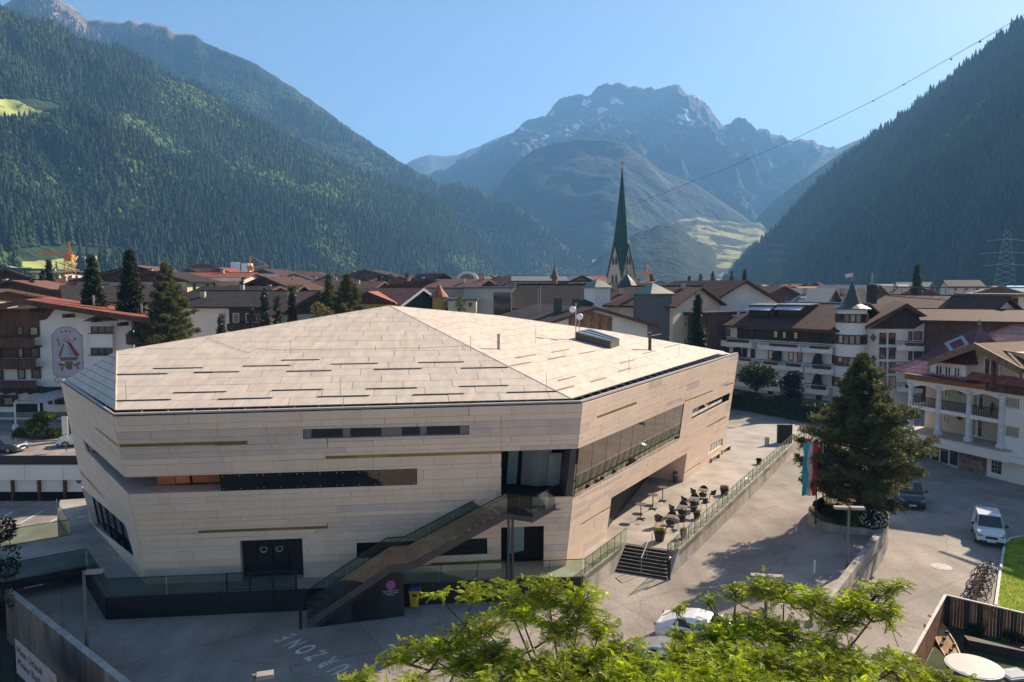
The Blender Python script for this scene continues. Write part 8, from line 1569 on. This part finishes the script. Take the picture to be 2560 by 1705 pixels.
for i in range(nb_): p = q0.lerp(q1, i / (nb_ - 1)); place(bk0, i, p + V((rnd.uniform(-.1, .1), 0, 0)), R(12) + rnd.uniform(-.12, .12) + (math.pi if i % 2 else 0), 'dark rental bicycle in the row beside the lawn, %s from the viewer' % ords[i] if i != 4 else 'dark rental bicycle in the middle of the row beside the lawn', 'bicycles parked in a row beside the lawn')
for o in [bk0]: pass
# ------------------------------------------------------------------ garden corner at the lower right
fn = thing('board_fence', 'brown wooden board fence with pale caps round the garden', 'fence', G(2362, 1565, -.3)[:]); c1 = G(2362, 1489, 1.3); c0 = G(2278, 1640, 1.3); c2 = G(2580, 1540, 1.3); fw1 = mat('fence_brown', (.24, .11, .05), .7, .35, 2.5, objvar=.25); fw2 = mat('fence_dark', (.03, .025, .022), .7, .2, 2)
for a, b, nb2 in ((c1, c2, 26), (c1, c0 + (c0 - c1) * .3, 24)):
    d = (b - a); L = d.length; d.normalize(); nn_ = V((-d.y, d.x, 0)) * .04
    for i in range(nb2):
        p, q = a + d * (L * i / nb2), a + d * (L * (i + .94) / nb2); dark = (i // 2) % 5 in (0, 3) and nb2 == 26; z0 = -.35
        MB().prism([V((p.x, p.y, z0)), V((q.x, q.y, z0)), q, p], nn_ * (2 if dark else 1)).build('fence_board', fw2 if dark else fw1, fn)
    for i in range(0, nb2, 4): p, q = a + d * (L * i / nb2), a + d * (L * (i + 3.9) / nb2); zz_ = V((0, 0, .02)); MB().prism([p - nn_ + zz_, q - nn_ + zz_, q + nn_ * 2.4 + zz_, p + nn_ * 2.4 + zz_], (0, 0, .05)).build('fence_cap', mat('cap_white', (.5, .46, .42), .6), fn)
gs = [G(2300, 1640, -.9), G(2375, 1560, -.9), G(2640, 1640, -.9), G(2640, 1900, -.9), G(2250, 1900, -.9)]; gsh = MB().prism([V((p.x, p.y, -.27)) for p in [G(2366, 1562, -.3), G(2640, 1640, -.3), G(2640, 1900, -.3), G(2240, 1800, -.3)]], (0, 0, .02)); tag(gsh.build('garden_ground', mat('dark_grass', (.045, .07, .02), .95, .4, 2, .6, 30)), kind='structure')  # dark green garden grass, deeper in tone than the lawn
la, lb = G(2420, 1600, .25), G(2580, 1632, .25); t = thing('garden_ledge', 'low dark ledge wall in the garden behind the seated figure', 'wall', la[:]); MB().prism([V((la.x, la.y, -.3)), V((lb.x, lb.y, -.3)), lb, la], (.1, .5, 0)).build('wall', fw2, t)
for i, (x, y) in enumerate(((2440, 1578), (2520, 1588), (2550, 1600))): shrub(('low green plant behind the ledge, left of the figure', 'dark creeping plant right of the seated figure', 'dark creeping plant at the right edge of the garden')[i], x, y + 8, -.2, 22, 26, 110 + i, dleaf_m, 700, .1)
# curved slatted wood shield
t = thing('slatted_wind_shield', 'curved wooden slatted garden shield with dark ties', 'garden screen', G(2360, 1640, -.3)[:]); wm = mat('slat_wood', (.55, .34, .15), .6, .25, 3, objvar=.15)
pa = [(2322, 1538), (2345, 1548), (2368, 1575), (2388, 1608), (2402, 1640)]; pb = [(2326, 1560), (2336, 1590), (2350, 1618), (2364, 1642), (2374, 1662)]
TA = [A(x, y, 38.0 - i * 1.0) for i, (x, y) in enumerate(pa)]; TB = [A(x, y, 36.6 - i * .8) for i, (x, y) in enumerate(pb)]
for i in range(4):
    for k in range(8):
        s0, s1 = k / 8, (k + .9) / 8; MB().prism([TA[i].lerp(TA[i + 1], s0), TA[i].lerp(TA[i + 1], s1), TB[i].lerp(TB[i + 1], s1), TB[i].lerp(TB[i + 1], s0)], (.0, .05, -.03)).build('slat', wm, t)
    for s in (.15, .5, .85): p = TA[i + 1].lerp(TB[i + 1], s); MB().box(p + V((0, -.04, .04)), (.12, .12, .12), .5).build('tie_knot', blackm, t)
MB().path(TA, .05, 6).build('frame_rail', wm, t); MB().path(TB, .05, 6).build('frame_rail', wm, t)
p = G(2435, 1665, .5); t = thing('round_cover', 'large round white pool cover in the garden corner', 'pool cover', (p.x, p.y, -.3)); MB().lathe((p.x, p.y, -.3), [(1.02, 0), (1.08, .72)], 32).build('tub', mat('tub_grey', (.2, .2, .2), .6), t); MB().lathe((p.x, p.y, .42), [(1.12, 0), (1.14, .06), (1.08, .1), (.0001, .13)], 40).build('cover', mat('cover_white', (.5, .46, .42), .6, .05), t); MB().lathe((p.x, p.y, .42), [(1.15, .02), (1.17, .05), (1.15, .08)], 40).build('rim', steel, t)
p = G(2535, 1690, -.25); t = thing('stone_step', 'pale stone slab beside the round cover', 'slab', p[:]); MB().box(p + V((0, 0, .06)), (1.2, .9, .12), .2).build('slab', mat('slab_blue', (.3, .34, .38), .7), t); MB().box(p + V((0, 0, .135)), (1.0, .7, .03), .2).build('slab_top', mat('slab_blue2', (.36, .4, .43), .7), t)
# ------------------------------------------------------------------ figures
def figure(label, origin, rz, joints, rad, edges, m, parts, root=0, name='person', cat_='person'):
    t = thing(name, label, cat_, origin, rz); me = bpy.data.meshes.new('body'); me.from_pydata(joints, edges, []); o = bpy.data.objects.new('body', me); COL.objects.link(o); o.parent = t; me.materials.append(m)
    sk_ = o.modifiers.new('skin', 'SKIN'); sv = me.skin_vertices[0].data
    for i, r in enumerate(rad): sv[i].radius = (r, r); sv[i].use_root = (i == root)
    su = o.modifiers.new('sub', 'SUBSURF'); su.levels = 1; su.render_levels = 1
    for nm, m2, js, rs, es in parts:
        m3 = bpy.data.meshes.new(nm); m3.from_pydata(js, es, []); q = bpy.data.objects.new(nm, m3); COL.objects.link(q); q.parent = t; m3.materials.append(m2); q.modifiers.new('skin', 'SKIN'); s2 = m3.skin_vertices[0].data
        for i, r in enumerate(rs): s2[i].radius = (r, r); s2[i].use_root = (i == 0)
        q.modifiers.new('sub', 'SUBSURF').render_levels = 1
    return t
skin_ = mat('skin', (.45, .27, .19), .6, .05)
J = [(0, 0, .10), (0, .02, .34), (0, .04, .54), (0, .03, .64), (0, .0, .75), (-.17, .03, .52), (-.24, -.06, .30), (-.08, -.2, .2), (.17, .03, .52), (.27, .0, .30), (.22, .1, .08), (-.08, -.02, .08), (-.1, -.42, .12), (-.08, -.46, -.3), (-.08, -.56, -.38), (.09, -.02, .08), (.05, -.40, .2), (-.02, -.62, -.15), (-.02, -.72, -.2), (0, -.06, .74)]
E = [(0, 1), (1, 2), (2, 3), (3, 4), (2, 5), (5, 6), (6, 7), (2, 8), (8, 9), (9, 10), (0, 11), (11, 12), (12, 13), (13, 14), (0, 15), (15, 16), (16, 17), (17, 18), (4, 19)]
RD = [.15, .11, .12, .05, .1, .05, .04, .03, .05, .04, .03, .1, .07, .045, .035, .1, .07, .045, .035, .07]
redm = mat('swimsuit_red', (.5, .02, .03), .5); p = A(2467, 1590, 37.0)
p = V((p.x, p.y, .3)); figure('garden figure of a woman in red swimsuit and red cap seated on the ledge', p, facecam(p, math.pi / 2), J, [r * .95 for r in RD], E, skin_, [('swimsuit', redm, [(0, .0, .06), (0, .02, .25), (0, .03, .45)], [.165, .125, .13], [(0, 1), (1, 2)]), ('cap', redm, [(0, .03, .8), (0, .04, .86)], [.105, .07], [(0, 1)])])
pb_ = f5.pt(U5(2455), zf1 + .38, -1.3); figure('person with dark hair sitting on the hotel balcony', pb_ + V((0, 0, .45)), facecam(pb_, math.pi / 2), J, RD, E, mat('dark_clothes', (.04, .03, .04), .8), [('head', skin_, [(0, -.02, .72), (0, -.03, .8)], [.1, .08], [(0, 1)]), ('hair', blackm, [(0, .04, .78), (0, .05, .86)], [.11, .07], [(0, 1)])])
# taller wing of the hotel just outside the frame (casts the shadow over the drive)
f5.uz(U5(2630), -.3, U5(2630) + 13, 14.2, -9, -1.5, 'wing_wall', white, H3); q0_ = [f5.pt(U5(2630) - 1, 14.0, -.5), f5.pt(U5(2630) + 14, 14.0, -.5), f5.pt(U5(2630) + 14, 16.8, -5.2), f5.pt(U5(2630) + 2, 16.8, -5.2)]; MB().prism(q0_, (0, 0, .25)).build('wing_roof', tile, H3); MB().prism([f5.pt(U5(2630) - 1, 14.0, -10), f5.pt(U5(2630) + 14, 14.0, -10), f5.pt(U5(2630) + 14, 16.8, -5.2), f5.pt(U5(2630) + 2, 16.8, -5.2)], (0, 0, .25)).build('wing_roof', tile, H3)
